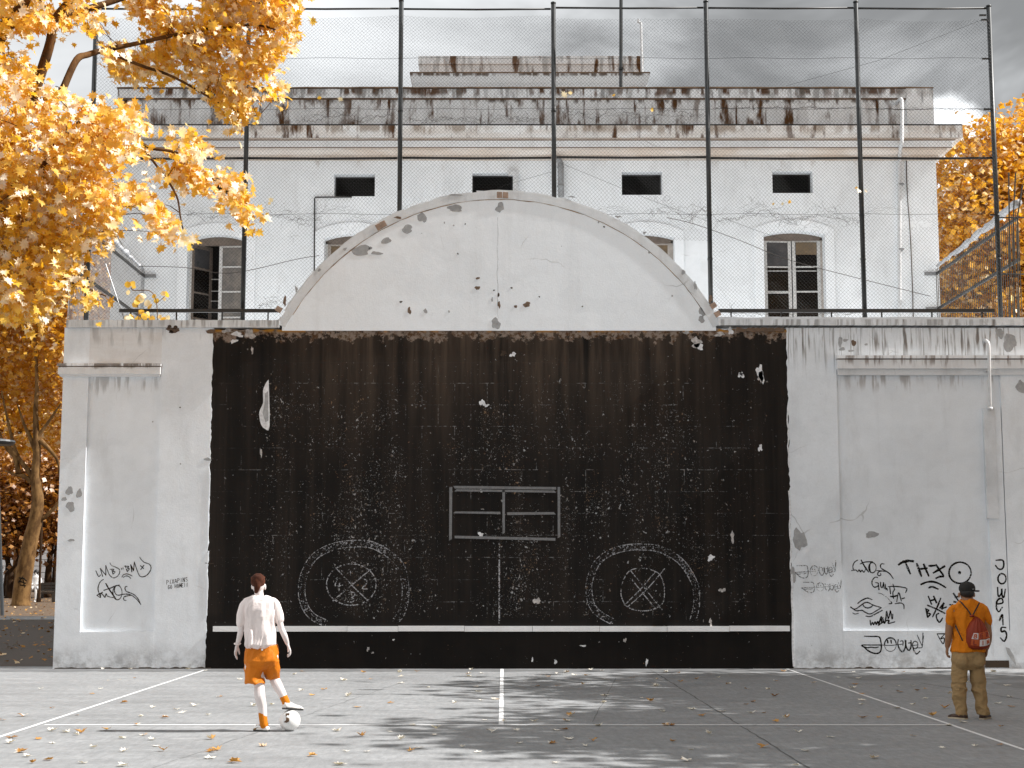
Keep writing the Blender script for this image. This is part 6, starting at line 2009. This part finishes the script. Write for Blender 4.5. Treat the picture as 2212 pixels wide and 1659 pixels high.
def hand(mb, wrist, elbow, side, curl=.5, thumb_dir=Vector((0, 1, 0)), length=.175):
    """palm, four unequal bent fingers and a thumb that leaves the side of the palm"""
    wrist, elbow = Vector(wrist), Vector(elbow)
    d = (wrist - elbow).normalized()
    th = (thumb_dir - d * thumb_dir.dot(d)).normalized()      # towards the thumb side
    pal = d.cross(th).normalized() * side                      # palm faces the body
    k0 = wrist + d * length * .50
    for i in range(4):
        b = wrist + d * .015 + th * (.020 - .013 * i); e = k0 + th * (.030 - .0205 * i) - d * (.004 * abs(i - 1))
        limb(mb, [b, b.lerp(e, .5) + pal * .002, e], [.016, .0145, .0115], 8)
    lens = [.072, .080, .074, .058]
    for i in range(4):
        b = k0 + th * (.030 - .0205 * i) - d * (.004 * abs(i - 1))
        L = lens[i] * length / .175
        c_ = curl * (1 + .18 * i)
        spread = th * (.05 - .035 * i)
        p1 = b + (d * math.cos(c_ * .5) + pal * math.sin(c_ * .5) + spread * .4).normalized() * L * .45
        p2 = p1 + (d * math.cos(c_ * 1.2) + pal * math.sin(c_ * 1.2)).normalized() * L * .32
        p3 = p2 + (d * math.cos(c_ * 1.9) + pal * math.sin(c_ * 1.9)).normalized() * L * .25
        limb(mb, [b, p1, p2, p3], [.0098, .0092, .0085, .0072], 8)
    tb_ = wrist + d * .030 + th * .024
    t1 = tb_ + (d * .6 + th * .75 + pal * .25).normalized() * .040
    t2 = t1 + (d * .9 + th * .25 + pal * .35).normalized() * .034
    t3 = t2 + (d * .95 + pal * .4).normalized() * .024
    limb(mb, [tb_, t1, t2, t3], [.0145, .012, .0105, .0085], 8)


# ================================================================== PLAYER
PY1 = gnd(575, 1580).y
zp = lambda zx, zy, dy=0.0: at((820 + zx / 2.514) / 1.736, (2120 + zy / 2.514) / 1.736, PY1 + dy)
pl1 = thing('person', zp(440, 1575), 'player from behind in pale pink T-shirt and orange shorts, one foot on a football', 'person')
body = MB()
hd = zp(372, 172)
sphere(body, hd + Vector((0, .01, 0)), (.074, .095, .108), 18, 12)
sphere(body, hd + Vector((.004, .055, -.05)), (.055, .055, .06))                 # jaw and face side
sphere(body, hd + Vector((.0, .108, -.02)), (.012, .018, .018), 8, 6)            # nose
for s, e in ((-1, zp(313, 200)), (1, zp(436, 205))):
    sphere(body, Vector((e.x, PY1 + .02, e.z)), (.011, .022, .034), 10, 8)
limb(body, [zp(376, 225, .01), zp(384, 310, .0)], [.048, .054])
shL, shR = zp(238, 368), zp(528, 360)
limb(body, [shL, zp(385, 345), shR], [.036, .050, .036])
torso(body, [(zp(405, 790).x, PY1, zp(405, 790).z, .145, .095), (zp(400, 640).x, PY1, zp(400, 640).z, .135, .09), (zp(390, 450).x, PY1, zp(390, 450).z, .155, .10), (zp(385, 335).x, PY1, zp(385, 335).z, .14, .08)])
elL, wrL = zp(212, 590, .0), zp(176, 748, .02)
elR, wrR = zp(592, 600, .0), zp(648, 738, .04)
limb(body, [shL, zp(216, 460), elL], [.044, .040, .034]); limb(body, [elL, zp(200, 660), wrL], [.034, .033, .023])
limb(body, [shR, zp(556, 460), elR], [.044, .040, .034]); limb(body, [elR, zp(622, 665), wrR], [.034, .033, .023])
hand(body, wrL, elL, 1, .35, Vector((.1, 1, 0)))
hand(body, wrR, elR, -1, .6, Vector((-.1, 1, 0)))
hipL, hipR = zp(345, 860), zp(490, 860)
knL, anL = zp(385, 1140, .02), zp(424, 1470, -.01)
knR, anR = zp(520, 1060, .12), zp(632, 1290, .03)
limb(body, [hipL, zp(360, 1000), knL], [.088, .075, .058]); limb(body, [knL, zp(388, 1235, -.012), zp(412, 1340, .0), anL], [.058, .062, .050, .038])
limb(body, [hipR, zp(500, 960, .09), knR], [.088, .075, .058]); limb(body, [knR, zp(552, 1130, .08), zp(600, 1215, .05), anR], [.056, .060, .047, .037])
skin_over(body, 'body', M['skin_pale'], pl1, .0055, 3)
# hair: swept back into a knot
hb = MB()
sphere(hb, hd + Vector((0, -.012, .028)), (.081, .096, .090), 18, 12)
limb(hb, [hd + Vector((.0, -.085, .03)), hd + Vector((.006, -.095, -.03)), hd + Vector((-.006, -.085, -.09))], [.045, .040, .022])
sphere(hb, hd + Vector((.012, -.088, .05)), (.05, .035, .045))
for k in range(9):
    a_ = -1.2 + k * .3
    limb(hb, [hd + Vector((.076 * math.sin(a_), -.02, .07)), hd + Vector((.058 * math.sin(a_), -.088, .035)), hd + Vector((.02 * math.sin(a_), -.10, -.01))], [.012, .013, .009], 6)
skin_over(hb, 'hair', M['hair'], pl1, .007, 2)


def folds1(a_, z):
    b = math.cos(a_ + pi / 2)                        # stronger on the back
    zz = z - zp(400, 330).z
    v = .050 * math.sin(7 * a_ + 2.2 * zz * 3.3) * max(0, min(1, -zz / .15)) * (0.4 + .6 * max(0, b))
    v += .022 * math.sin(13 * a_ - 9 * zz) + .018 * math.sin(22 * zz + 3 * a_) * max(0, min(1, (-zz - .32) / .1))
    return v


sh = MB()
def Z1(y): return zp(400, y).z
def X1(x, y): return zp(x, y).x
torso(sh, [(X1(402, 775), PY1 - .005, Z1(778), .152, .122), (X1(404, 745), PY1 - .01, Z1(745), .176, .138), (X1(400, 640), PY1 - .005, Z1(640), .168, .128), (X1(393, 520), PY1, Z1(520), .163, .120), (X1(388, 420), PY1, Z1(420), .172, .122), (X1(386, 350), PY1, Z1(350), .168, .105), (X1(384, 318), PY1, Z1(316), .150, .088), (X1(384, 300), PY1, Z1(300), .100, .076), (X1(384, 290), PY1, Z1(289), .066, .064)], 72, folds1)
limb(sh, [zp(275, 352), zp(238, 375), zp(217, 460), zp(212, 543)], [.044, .051, .052, .051], 18)
limb(sh, [zp(492, 345), zp(528, 368), zp(556, 450), zp(573, 518)], [.044, .050, .049, .046], 18)
skin_over(sh, 't_shirt', M['shirt_pink'], pl1, .0055, 2, (.032, (8, 5, 1.9), None))
so = MB()


def folds2(a_, z): return .03 * math.sin(5 * a_ + 6 * z) + .02 * math.sin(9 * a_ - 7 * z)


torso(so, [(X1(402, 985), PY1 + .0, Z1(985), .130, .080), (X1(402, 945), PY1 - .004, Z1(945), .178, .118), (X1(405, 900), PY1 - .008, Z1(900), .190, .138), (X1(406, 820), PY1, Z1(820), .182, .13), (X1(408, 755), PY1, Z1(750), .166, .115)], 48, folds2)
def trouser_leg(mb, path, radii, amp, seed, n=28):
    P = crom([Vector(p) for p in path], 6)
    m_ = len(P); k = len(radii) - 1
    rings = []
    for i, p in enumerate(P):
        u = i / (m_ - 1) * k; a_ = min(int(u), k - 1)
        rad = radii[a_] + (radii[a_ + 1] - radii[a_]) * (u - a_)
        rings.append([(p.x + rad * math.cos(2 * pi * j / n) * (1 + amp * math.sin(3 * 2 * pi * j / n + i * .55 + seed) + amp * .7 * math.sin(i * 1.25 + 2 * pi * j / n * 2 + seed)),
                       p.y + rad * math.sin(2 * pi * j / n) * (1 + amp * math.sin(4 * 2 * pi * j / n - i * .5 + seed)), p.z) for j in range(n)])
    mb.loft(rings)


trouser_leg(so, [zp(342, 900), zp(340, 1000), zp(340, 1112)], [.108, .108, .109], .03, 1)
trouser_leg(so, [zp(482, 900), zp(498, 985, .05), zp(512, 1068, .13)], [.100, .092, .078], .03, 2)
sho = skin_over(so, 'shorts', M['shorts'], pl1, .0065, 7, (.024, (8, 6, 4.0), None))
for pts, dy in (([(252, 905), (264, 925), (281, 975), (264, 998), (254, 985)], -.050),):
    mb = MB()
    P = [zp(x, y, dy) for x, y in pts]
    nrm_ = Vector((-.75, -.65, 0)) if dy < 0 else Vector((.9, -.4, 0))
    mb.v = [tuple(p + nrm_ * (.010 if dy < -.03 else .002)) for p in P] + [tuple(p - nrm_ * .03) for p in P]
    k = len(P); mb.f = [tuple(range(k)), tuple(range(2 * k - 1, k - 1, -1))] + [(i, (i + 1) % k, k + (i + 1) % k, k + i) for i in range(k)]
    mb.build('side_panel', M['white_cloth'], sho, fix=True)
mb = MB().box(zp(430, 790).x - .009, zp(430, 790).x + .009, PY1 - .155, PY1 - .15, zp(430, 797).z, zp(430, 780).z); mb.build('waist_label', M['white_cloth'], sho)
# bracelet
mb = MB()
c_ = wrL + (elL - wrL) * .06
ring = [(c_.x + .034 * math.cos(t), c_.y + .034 * math.sin(t), c_.z + .006 * math.sin(t)) for t in [2 * pi * k / 20 for k in range(21)]]
mb.tube(ring, .0075, 6).build('bracelet', M['shirt_pink'], pl1, smooth=True)
# socks and shoes
sk = MB(); limb(sk, [zp(414, 1395), zp(424, 1480, -.01), zp(432, 1510, -.01)], [.048, .046, .048]); skin_over(sk, 'sock', M['sock'], pl1, .006, 1)
sk = MB(); limb(sk, [zp(611, 1240, .045), zp(630, 1280, .03), zp(640, 1312, .03)], [.046, .044, .047]); skin_over(sk, 'sock', M['sock'], pl1, .006, 1)


def shoe(parent, heel, toe, up, um, tm, sm, width=.047, lift=.05):
    """shoe along heel-toe: rounded upper, sole below"""
    heel, toe, up = Vector(heel), Vector(toe), Vector(up).normalized()
    d = (toe - heel); L = d.length; d.normalize()
    sd = d.cross(up).normalized(); up = sd.cross(d).normalized()
    prof_ = [(0, .030, .075), (.12, .040, .088), (.30, .042, .085), (.50, .045, .066), (.72, .049, .052), (.90, .042, .040), (1.0, .022, .028)]
    sc = L / .27
    rings, srings = [], []
    for (u, w, h) in prof_:
        c_ = heel + d * (u * L)
        w, h = w * sc * width / .047, h * sc
        rings.append([c_ + sd * (w * math.cos(t)) + up * (.014 + (h - .014) * max(0, math.sin(t)) ** .8 if math.sin(t) > 0 else .014) for t in [2 * pi * k / 16 for k in range(16)]])
        srings.append([c_ + sd * (w * 1.07 * math.cos(t)) + up * (.018 if math.sin(t) > 0 else .0) for t in [2 * pi * k / 16 + .001 for k in range(16)]])
    o = MB().loft([[tuple(p) for p in q] for q in rings]).build('shoe', um, parent, smooth=True, fix=True)
    MB().loft([[tuple(p) for p in q] for q in srings]).build('sole', sm, o, fix=True)
    # toe cap / side trim
    rr_ = []
    for (u, w, h) in prof_[4:]:
        c_ = heel + d * (u * L + .003); w, h = w * sc * width / .047 * 1.05, h * sc * 1.05
        rr_.append([c_ + sd * (w * math.cos(t)) + up * (.016 + (h - .014) * max(0, math.sin(t)) ** .8 if math.sin(t) > 0 else .016) for t in [2 * pi * k / 16 for k in range(16)]])
    MB().loft([[tuple(p) for p in q] for q in rr_]).build('toe_cap', tm, o, smooth=True, fix=True)
    return o


g0 = zp(475, 1575); g1 = zp(325, 1572)
so1 = shoe(pl1, Vector((g0.x, PY1 - .04, .0)), Vector((g1.x + .0, PY1 + .06, .0)), (0, 0, 1), M['shoe_white'], M['shoe_tan'], M['sole'])
mb = MB(); c_ = Vector((zp(395, 1510).x, PY1 + .0, zp(395, 1510).z))
for s in (-1, 1): mb.tube(crom([c_, c_ + Vector((-.03, .01 * s - .02, .015)), c_ + Vector((-.06, .02 * s - .03, -.005))], 3), .004, 5)
mb.build('lace', M['shoe_white'], so1)
BC = zp(672, 1472, .05); BR = .116
BC.z = BR
h1 = Vector((zp(618, 1318).x, PY1 - .02, 2 * BR + .012)); t1 = Vector((zp(765, 1350).x, PY1 + .19, 2 * BR - .022))
shoe(pl1, h1, t1, (-.10, -.05, 1), M['shoe_white'], M['shoe_white'], M['sole'])
# football
ball = thing('football', (BC.x, BC.y, 0), 'scuffed white football with a dark mark under the raised foot of the player', 'ball')
bm = bmesh.new(); bmesh.ops.create_icosphere(bm, subdivisions=4, radius=BR)
# pressed seams along a truncated icosahedron
ico = [Vector(v).normalized() for v in ((0, 1, 1.618), (0, -1, 1.618), (0, 1, -1.618), (0, -1, -1.618), (1, 1.618, 0), (-1, 1.618, 0), (1, -1.618, 0), (-1, -1.618, 0), (1.618, 0, 1), (-1.618, 0, 1), (1.618, 0, -1), (-1.618, 0, -1))]
fc = []
for i in range(12):
    for j in range(i):
        for k in range(j):
            if (ico[i] - ico[j]).length < 1.1 and (ico[j] - ico[k]).length < 1.1 and (ico[i] - ico[k]).length < 1.1: fc.append((ico[i] + ico[j] + ico[k]).normalized())
cen = [(c, .0) for c in fc] + [(c, .045) for c in ico]
rotm = Matrix.Rotation(.5, 3, 'X') @ Matrix.Rotation(.35, 3, 'Z')
cen = [(rotm @ c, w) for c, w in cen]
for v in bm.verts:
    d_ = sorted([(v.co.normalized() - c).length + w for c, w in cen])
    gap_ = d_[1] - d_[0]
    if gap_ < .06: v.co *= 1 - .018 * (1 - gap_ / .06)
    v.co += BC
me = bpy.data.meshes.new('football'); bm.to_mesh(me); bm.free()
link('shell', me, M['ball'], ball, smooth=True)
mb = MB()
pq = [(640, 1390), (678, 1385), (680, 1460), (655, 1475), (625, 1470), (650, 1450)]
P = []
for x, y in pq:
    w = zp(x, y, .05); dx_, dz_ = w.x - BC.x, w.z - BC.z
    k = math.sqrt(max(1e-5, (BR + .007) ** 2 - dx_ ** 2 - dz_ ** 2)); P.append((w.x, BC.y - k, w.z))
cc_ = Vector(P[0]); 
pc = zp(660, 1440, .05); k = math.sqrt(max(1e-5, (BR + .002) ** 2 - (pc.x - BC.x) ** 2 - (pc.z - BC.z) ** 2)); n = len(P)
mb.v = P + [(pc.x, BC.y - k - .001, pc.z)]; mb.f = [(i, (i + 1) % n, n) for i in range(n)]
mb.build('printed_mark', M['ball_patch'], ball, fix=True)

# ================================================================== MAN WITH BAG
PY2 = gnd(2090, 1553).y
zq = lambda zx, zy, dy=0.0: at((3480 + zx / 2.859) / 1.736, (2140 + zy / 2.859) / 1.736, PY2 + dy)
p2 = thing('person', zq(475, 1580), 'man from behind in orange T-shirt, tan trousers and black cap facing the right wall', 'person')
Q = lambda x, y: zq(x, y)
body = MB()
hd = zq(418, 222)
sphere(body, hd + Vector((0, .01, 0)), (.082, .100, .112), 18, 12)
sphere(body, hd + Vector((-.004, .06, -.05)), (.06, .055, .06)); sphere(body, hd + Vector((-.01, .112, -.02)), (.014, .018, .018), 8, 6)
for e in (zq(333, 262), zq(500, 258)): sphere(body, Vector((hd.x + (e.x - hd.x) * .97, PY2 + .015, e.z)), (.013, .022, .034), 10, 8)
limb(body, [zq(420, 275, .01), zq(422, 335)], [.068, .070])
shL, shR = zq(276, 425), zq(588, 420)
limb(body, [shL, zq(425, 395), shR], [.040, .055, .040])
torso(body, [(Q(425, 900).x, PY2, Q(425, 900).z, .175, .13), (Q(430, 700).x, PY2, Q(430, 700).z, .165, .125), (Q(430, 480).x, PY2, Q(430, 480).z, .175, .115), (Q(428, 380).x, PY2, Q(428, 380).z, .16, .09)])
elL, wrL = zq(222, 690, .0), zq(208, 812, .03)
elR, wrR = zq(648, 690, .0), zq(628, 830, .05)
limb(body, [shL, zq(236, 540), elL], [.050, .048, .044]); limb(body, [elL, zq(218, 745, .01), wrL], [.044, .041, .030])
limb(body, [shR, zq(628, 540), elR], [.050, .048, .044]); limb(body, [elR, zq(645, 755, .02), wrR], [.044, .041, .030])
hand(body, wrL, elL, 1, .55, Vector((.1, 1, 0)), .165); hand(body, wrR, elR, -1, .5, Vector((-.1, 1, 0)), .165)
for hp, kn, an in ((zq(345, 930), zq(338, 1250, .01), zq(350, 1540)), (zq(510, 930), zq(548, 1250, .01), zq(595, 1535))):
    limb(body, [hp, hp.lerp(kn, .5), kn], [.10, .09, .062]); limb(body, [kn, kn.lerp(an, .4) + Vector((0, -.01, 0)), an], [.062, .058, .04])
skin_over(body, 'body', M['skin_tan'], p2, .0055, 3)
hb = MB(); sphere(hb, hd + Vector((0, -.008, -.006)), (.086, .100, .085), 18, 12); skin_over(hb, 'hair', M['hair_black'], p2, .008, 2)
# cap with the peak to the right and forward
cb = MB()
sphere(cb, hd + Vector((.002, -.002, .048)), (.094, .110, .072), 20, 12)
torso(cb, [(hd.x + .002, PY2 + .0, hd.z + .004, .092, .108), (hd.x + .002, PY2, hd.z + .05, .0945, .111)], 32)
sphere(cb, hd + Vector((0, 0, .122)), .010, 8, 6)
capo = skin_over(cb, 'cap', M['cap'], p2, .006, 2)
mb = MB()
c_ = hd + Vector((.05, .05, .008))
dv = Vector((.80, .60, 0)).normalized(); sv = Vector((-.6, .8, 0))
top = [c_ + sv * (s * .080) + dv * (.055 + .085 * (1 - s * s) ** .5) + Vector((0, 0, -.012 * (1 - s * s))) for s in [-1 + k / 6 for k in range(13)]]
inn = [c_ + sv * (s * .082) for s in [1 - k / 6 for k in range(13)]]
L_ = top + inn
n = len(L_)
mb.v = [tuple(p + Vector((0, 0, .006))) for p in L_] + [tuple(p - Vector((0, 0, .004))) for p in L_]
mb.f = [tuple(range(n)), tuple(range(2 * n - 1, n - 1, -1))] + [(i, (i + 1) % n, n + (i + 1) % n, n + i) for i in range(n)]
mb.build('peak', M['cap'], capo, fix=True)
MB().box(hd.x + .03, hd.x + .055, PY2 - .113, PY2 - .105, hd.z + .026, hd.z + .032).build('cap_strap', M['bar'], capo)
sh = MB()


def folds3(a_, z): return .018 * math.sin(6 * a_ + 8 * z) + .012 * math.sin(11 * a_ - 11 * z) + .014 * math.sin(26 * z + 2 * a_)


torso(sh, [(Q(428, 880).x, PY2, Q(420, 866).z, .196, .160), (Q(430, 800).x, PY2, Q(425, 800).z, .192, .158), (Q(432, 660).x, PY2, Q(430, 660).z, .180, .150), (Q(434, 540).x, PY2, Q(430, 540).z, .180, .142), (Q(430, 450).x, PY2, Q(430, 450).z, .190, .130), (Q(428, 390).x, PY2, Q(428, 390).z, .178, .112), (Q(424, 348).x, PY2, Q(424, 348).z, .140, .098), (Q(422, 312).x, PY2, Q(422, 310).z, .080, .080)], 60, folds3)
limb(sh, [zq(315, 398), zq(270, 425), zq(243, 495), zq(230, 562)], [.052, .062, .062, .059], 18)
limb(sh, [zq(545, 394), zq(592, 420), zq(620, 490), zq(634, 550)], [.052, .062, .060, .057], 18)
# loose hem hanging lower on the left
limb(sh, [zq(290, 720), zq(280, 800), zq(276, 866)], [.04, .045, .036], 12)
skin_over(sh, 't_shirt', M['shirt_orange'], p2, .006, 1, (.028, (6.5, 5, 4.0), None))
tr = MB()
torso(tr, [(Q(428, 1065).x, PY2, Q(428, 1065).z, .120, .08), (Q(428, 1020).x, PY2, Q(428, 1020).z, .185, .125), (Q(427, 960).x, PY2, Q(425, 960).z, .200, .15), (Q(427, 846).x, PY2, Q(425, 846).z, .186, .148)], 48, lambda a_, z: .015 * math.sin(7 * a_ + 5 * z))
for x_ in (345, 512): sphere(tr, Vector((Q(x_, 955).x, PY2 - .055, Q(x_, 955).z)), (.098, .115, .115), 18, 12)
trouser_leg(tr, [zq(342, 1010), zq(338, 1150), zq(336, 1300), zq(345, 1440), zq(352, 1548)], [.100, .094, .084, .074, .070], .03, 3)
trouser_leg(tr, [zq(518, 1010), zq(535, 1150), zq(548, 1300), zq(575, 1440), zq(596, 1542)], [.100, .092, .080, .074, .070], .03, 7)
skin_over(tr, 'trousers', M['trousers'], p2, .006, 6, (.024, (6, 5, 7.5), lambda x, y, z: 1.0 if z < .45 else .45))
for hx, tx, zg in ((395, 268, 0), (560, 690, 0)):
    a_ = Vector((zq(hx, 1582).x, PY2 - .06, 0)); b_ = Vector((zq(tx, 1582).x, PY2 + .16, 0))
    shoe(p2, a_, b_, (0, 0, 1), M['shoe_brown'], M['shoe_brown'], M['sole_pale'], .05)
# drawstring bag on his back
YB2 = PY2 - .155
bag = thing('drawstring_bag', zq(490, 830, -.2), 'dark red drawstring bag lettered BERLIN on the back of the man', 'bag')


def bag_edge(t):
    """left/right outline by height 0 (bottom) .. 1 (neck)"""
    ys = [838, 815, 760, 700, 630, 560, 515, 488]
    lx = [430, 385, 366, 364, 372, 405, 440, 462]
    rx = [560, 612, 626, 618, 596, 560, 520, 482]
    u = t * (len(ys) - 1); i = min(int(u), len(ys) - 2); f = u - i
    L_ = lambda a: a[i] + (a[i + 1] - a[i]) * f
    return L_(lx), L_(rx), L_(ys)


def bag_y(s, t):
    bulge = .115 * math.sin(pi * min(1, max(0, (t * .86 + .10)))) ** .7
    gather = .010 * math.sin(s * 17) * t
    return bulge * math.sqrt(max(0, 1 - s * s)) + gather * math.sqrt(max(0, 1 - s * s))


rows2, cols2 = 26, 22
mb = MB()
for i in range(rows2 + 1):
    t = i / rows2
    l_, r_, y_ = bag_edge(t)
    front = []
    for j in range(cols2 + 1):
        s = -1 + 2 * j / cols2
        p = zq((l_ + r_) / 2 + (r_ - l_) / 2 * s, y_)
        front.append((p.x, YB2 + .01 - bag_y(s, t), p.z))
    back = [(x, YB2 + .045, z) for (x, y, z) in reversed(front)]
    mb.v += front + back
k = 2 * (cols2 + 1)
for i in range(rows2):
    for j in range(k):
        mb.f.append((i * k + j, i * k + (j + 1) % k, (i + 1) * k + (j + 1) % k, (i + 1) * k + j))
mb.f.append(tuple(reversed(range(k)))); mb.f.append(tuple(rows2 * k + j for j in range(k)))
mb.build('pouch', M['bag_red'], bag, smooth=True, fix=True)


def on_bag(x, y, lift):
    ys_ = 838; lo, hi = 0.0, 1.0
    for _ in range(24):
        m_ = (lo + hi) / 2
        if bag_edge(m_)[2] > y: lo = m_
        else: hi = m_
    l_, r_, _y = bag_edge(lo)
    s = max(-.96, min(.96, (x - (l_ + r_) / 2) / ((r_ - l_) / 2)))
    p = zq(x, y)
    return (p.x, YB2 + .01 - bag_y(s, lo) - lift, p.z)


def on_bag_patch(name, quad_, mat, lift=.004, n=5):
    mb = MB()
    (x0, y0), (x1, y1), (x2, y2), (x3, y3) = quad_
    for i in range(n + 1):
        for j in range(n + 1):
            u, v = j / n, i / n
            x = (x0 * (1 - u) + x1 * u) * (1 - v) + (x3 * (1 - u) + x2 * u) * v
            y = (y0 * (1 - u) + y1 * u) * (1 - v) + (y3 * (1 - u) + y2 * u) * v
            mb.v.append(on_bag(x, y, lift))
    for i in range(n):
        for j in range(n):
            a_ = i * (n + 1) + j
            mb.f.append((a_, a_ + n + 1, a_ + n + 2, a_ + 1))
    return mb.build(name, M[mat], bag)


tiles = [([(424, 660), (472, 662), (470, 728), (404, 722)], 'bag_white', 'B', 'bag_orange'), ([(474, 660), (536, 645), (540, 722), (473, 728)], 'bag_orange', 'E', 'bag_letter'), ([(538, 644), (586, 630), (604, 708), (542, 721)], 'bag_orange', 'R', 'bag_letter'),
         ([(404, 726), (484, 732), (486, 800), (402, 790)], 'bag_orange', 'L', 'bag_letter'), ([(486, 733), (546, 728), (556, 798), (488, 802)], 'bag_white', 'I', 'bag_orange'), ([(548, 727), (604, 714), (614, 776), (558, 797)], 'bag_white', 'N', 'bag_orange')]
for q, mt, ch, lm in tiles:
    on_bag_patch('print_tile', q, mt, .0035)
    mb = MB()
    (x0, y0), (x1, y1), (x2, y2), (x3, y3) = q
    for s in FONT[ch]:
        S = crom(s, 4) if len(s) > 2 else [Vector((*s[0], 0)).lerp(Vector((*s[1], 0)), k / 4) for k in range(5)]
        P = []
        for p in S:
            u, v = .28 + .46 * p.x, .18 + .64 * p.y
            x = (x0 * (1 - u) + x1 * u) * (1 - v) + (x3 * (1 - u) + x2 * u) * v
            y = (y0 * (1 - u) + y1 * u) * (1 - v) + (y3 * (1 - u) + y2 * u) * v
            P.append(on_bag(x, y, .006))
        mb.tube(P, .0062, 5)
    mb.build('printed_letter', M[lm], bag)
on_bag_patch('print_tile', [(588, 632), (600, 660), (606, 700), (602, 706)], 'bag_white', .0035, 3)
nk = zq(472, 486)
for pts in ([(466, 486, -.17), (440, 440, -.152), (395, 385, -.142), (362, 345, -.118), (340, 328, -.07)], [(478, 486, -.17), (500, 440, -.152), (530, 385, -.142), (550, 345, -.115)], [(300, 592, -.10), (320, 640, -.155), (345, 695, -.178), (372, 752, -.18)], [(596, 598, -.14), (606, 640, -.15), (612, 690, -.155), (612, 745, -.16)]):
    MB().tube(crom([zq(x, y, d_) for x, y, d_ in pts], 4), .0085, 6).build('cord', M['strap'], bag, smooth=True)
MB().tube([zq(452, 488, -.17), zq(472, 484, -.185), zq(492, 488, -.17)], .014, 8).build('gathered_neck', M['bag_red'], bag, smooth=True)

# ================================================================== far seated person
sp = thing('person', z8(222, 1200, 92), 'person in white with dark hair sitting far off in the park', 'person')
Ys = 92.0
mb = MB()
c_ = z8(222, 1140, Ys)
sphere(mb, c_ + Vector((0, 0, .62)), (.10, .12, .14))
torso(mb, [(c_.x, Ys, c_.z - .35, .24, .18), (c_.x, Ys, c_.z + .05, .22, .15), (c_.x, Ys, c_.z + .35, .23, .13), (c_.x, Ys, c_.z + .48, .10, .09)])
limb(mb, [c_ + Vector((0, 0, .45)), c_ + Vector((0, 0, .6))], [.06, .06])
limb(mb, [c_ + Vector((-.22, 0, .36)), c_ + Vector((-.34, -.1, .08)), c_ + Vector((-.12, -.3, -.05))], [.075, .06, .045])
limb(mb, [c_ + Vector((.22, 0, .36)), c_ + Vector((.34, -.1, .08)), c_ + Vector((.12, -.3, -.05))], [.075, .06, .045])
zs_ = c_.z - .35
for s in (-1, 1): limb(mb, [Vector((c_.x + s * .12, Ys, zs_)), Vector((c_.x + s * .17, Ys - .45, zs_ + .02)), Vector((c_.x + s * .17, Ys - .5, .1)), Vector((c_.x + s * .17, Ys - .68, .06))], [.11, .085, .06, .045])
skin_over(mb, 'body', M['white_cloth'], sp, .02, 2)
mb = MB(); sphere(mb, c_ + Vector((0, .03, .66)), (.15, .15, .17)); skin_over(mb, 'hair', M['hair_black'], sp, .03, 1)
mb = MB(); mb.box(c_.x - .8, c_.x + 1.3, Ys - .1, Ys + .35, zs_ - .17, zs_ - .1); sb = thing('stone_seat', (c_.x, Ys, 0), 'low pale seat under the person sitting in the park', 'bench')
mb.build('seat', M['planter'], sb)
for x in (c_.x - .6, c_.x + 1.1): MB().box(x - .1, x + .1, Ys - .05, Ys + .3, 0, zs_ - .17).build('leg', M['planter'], sb)
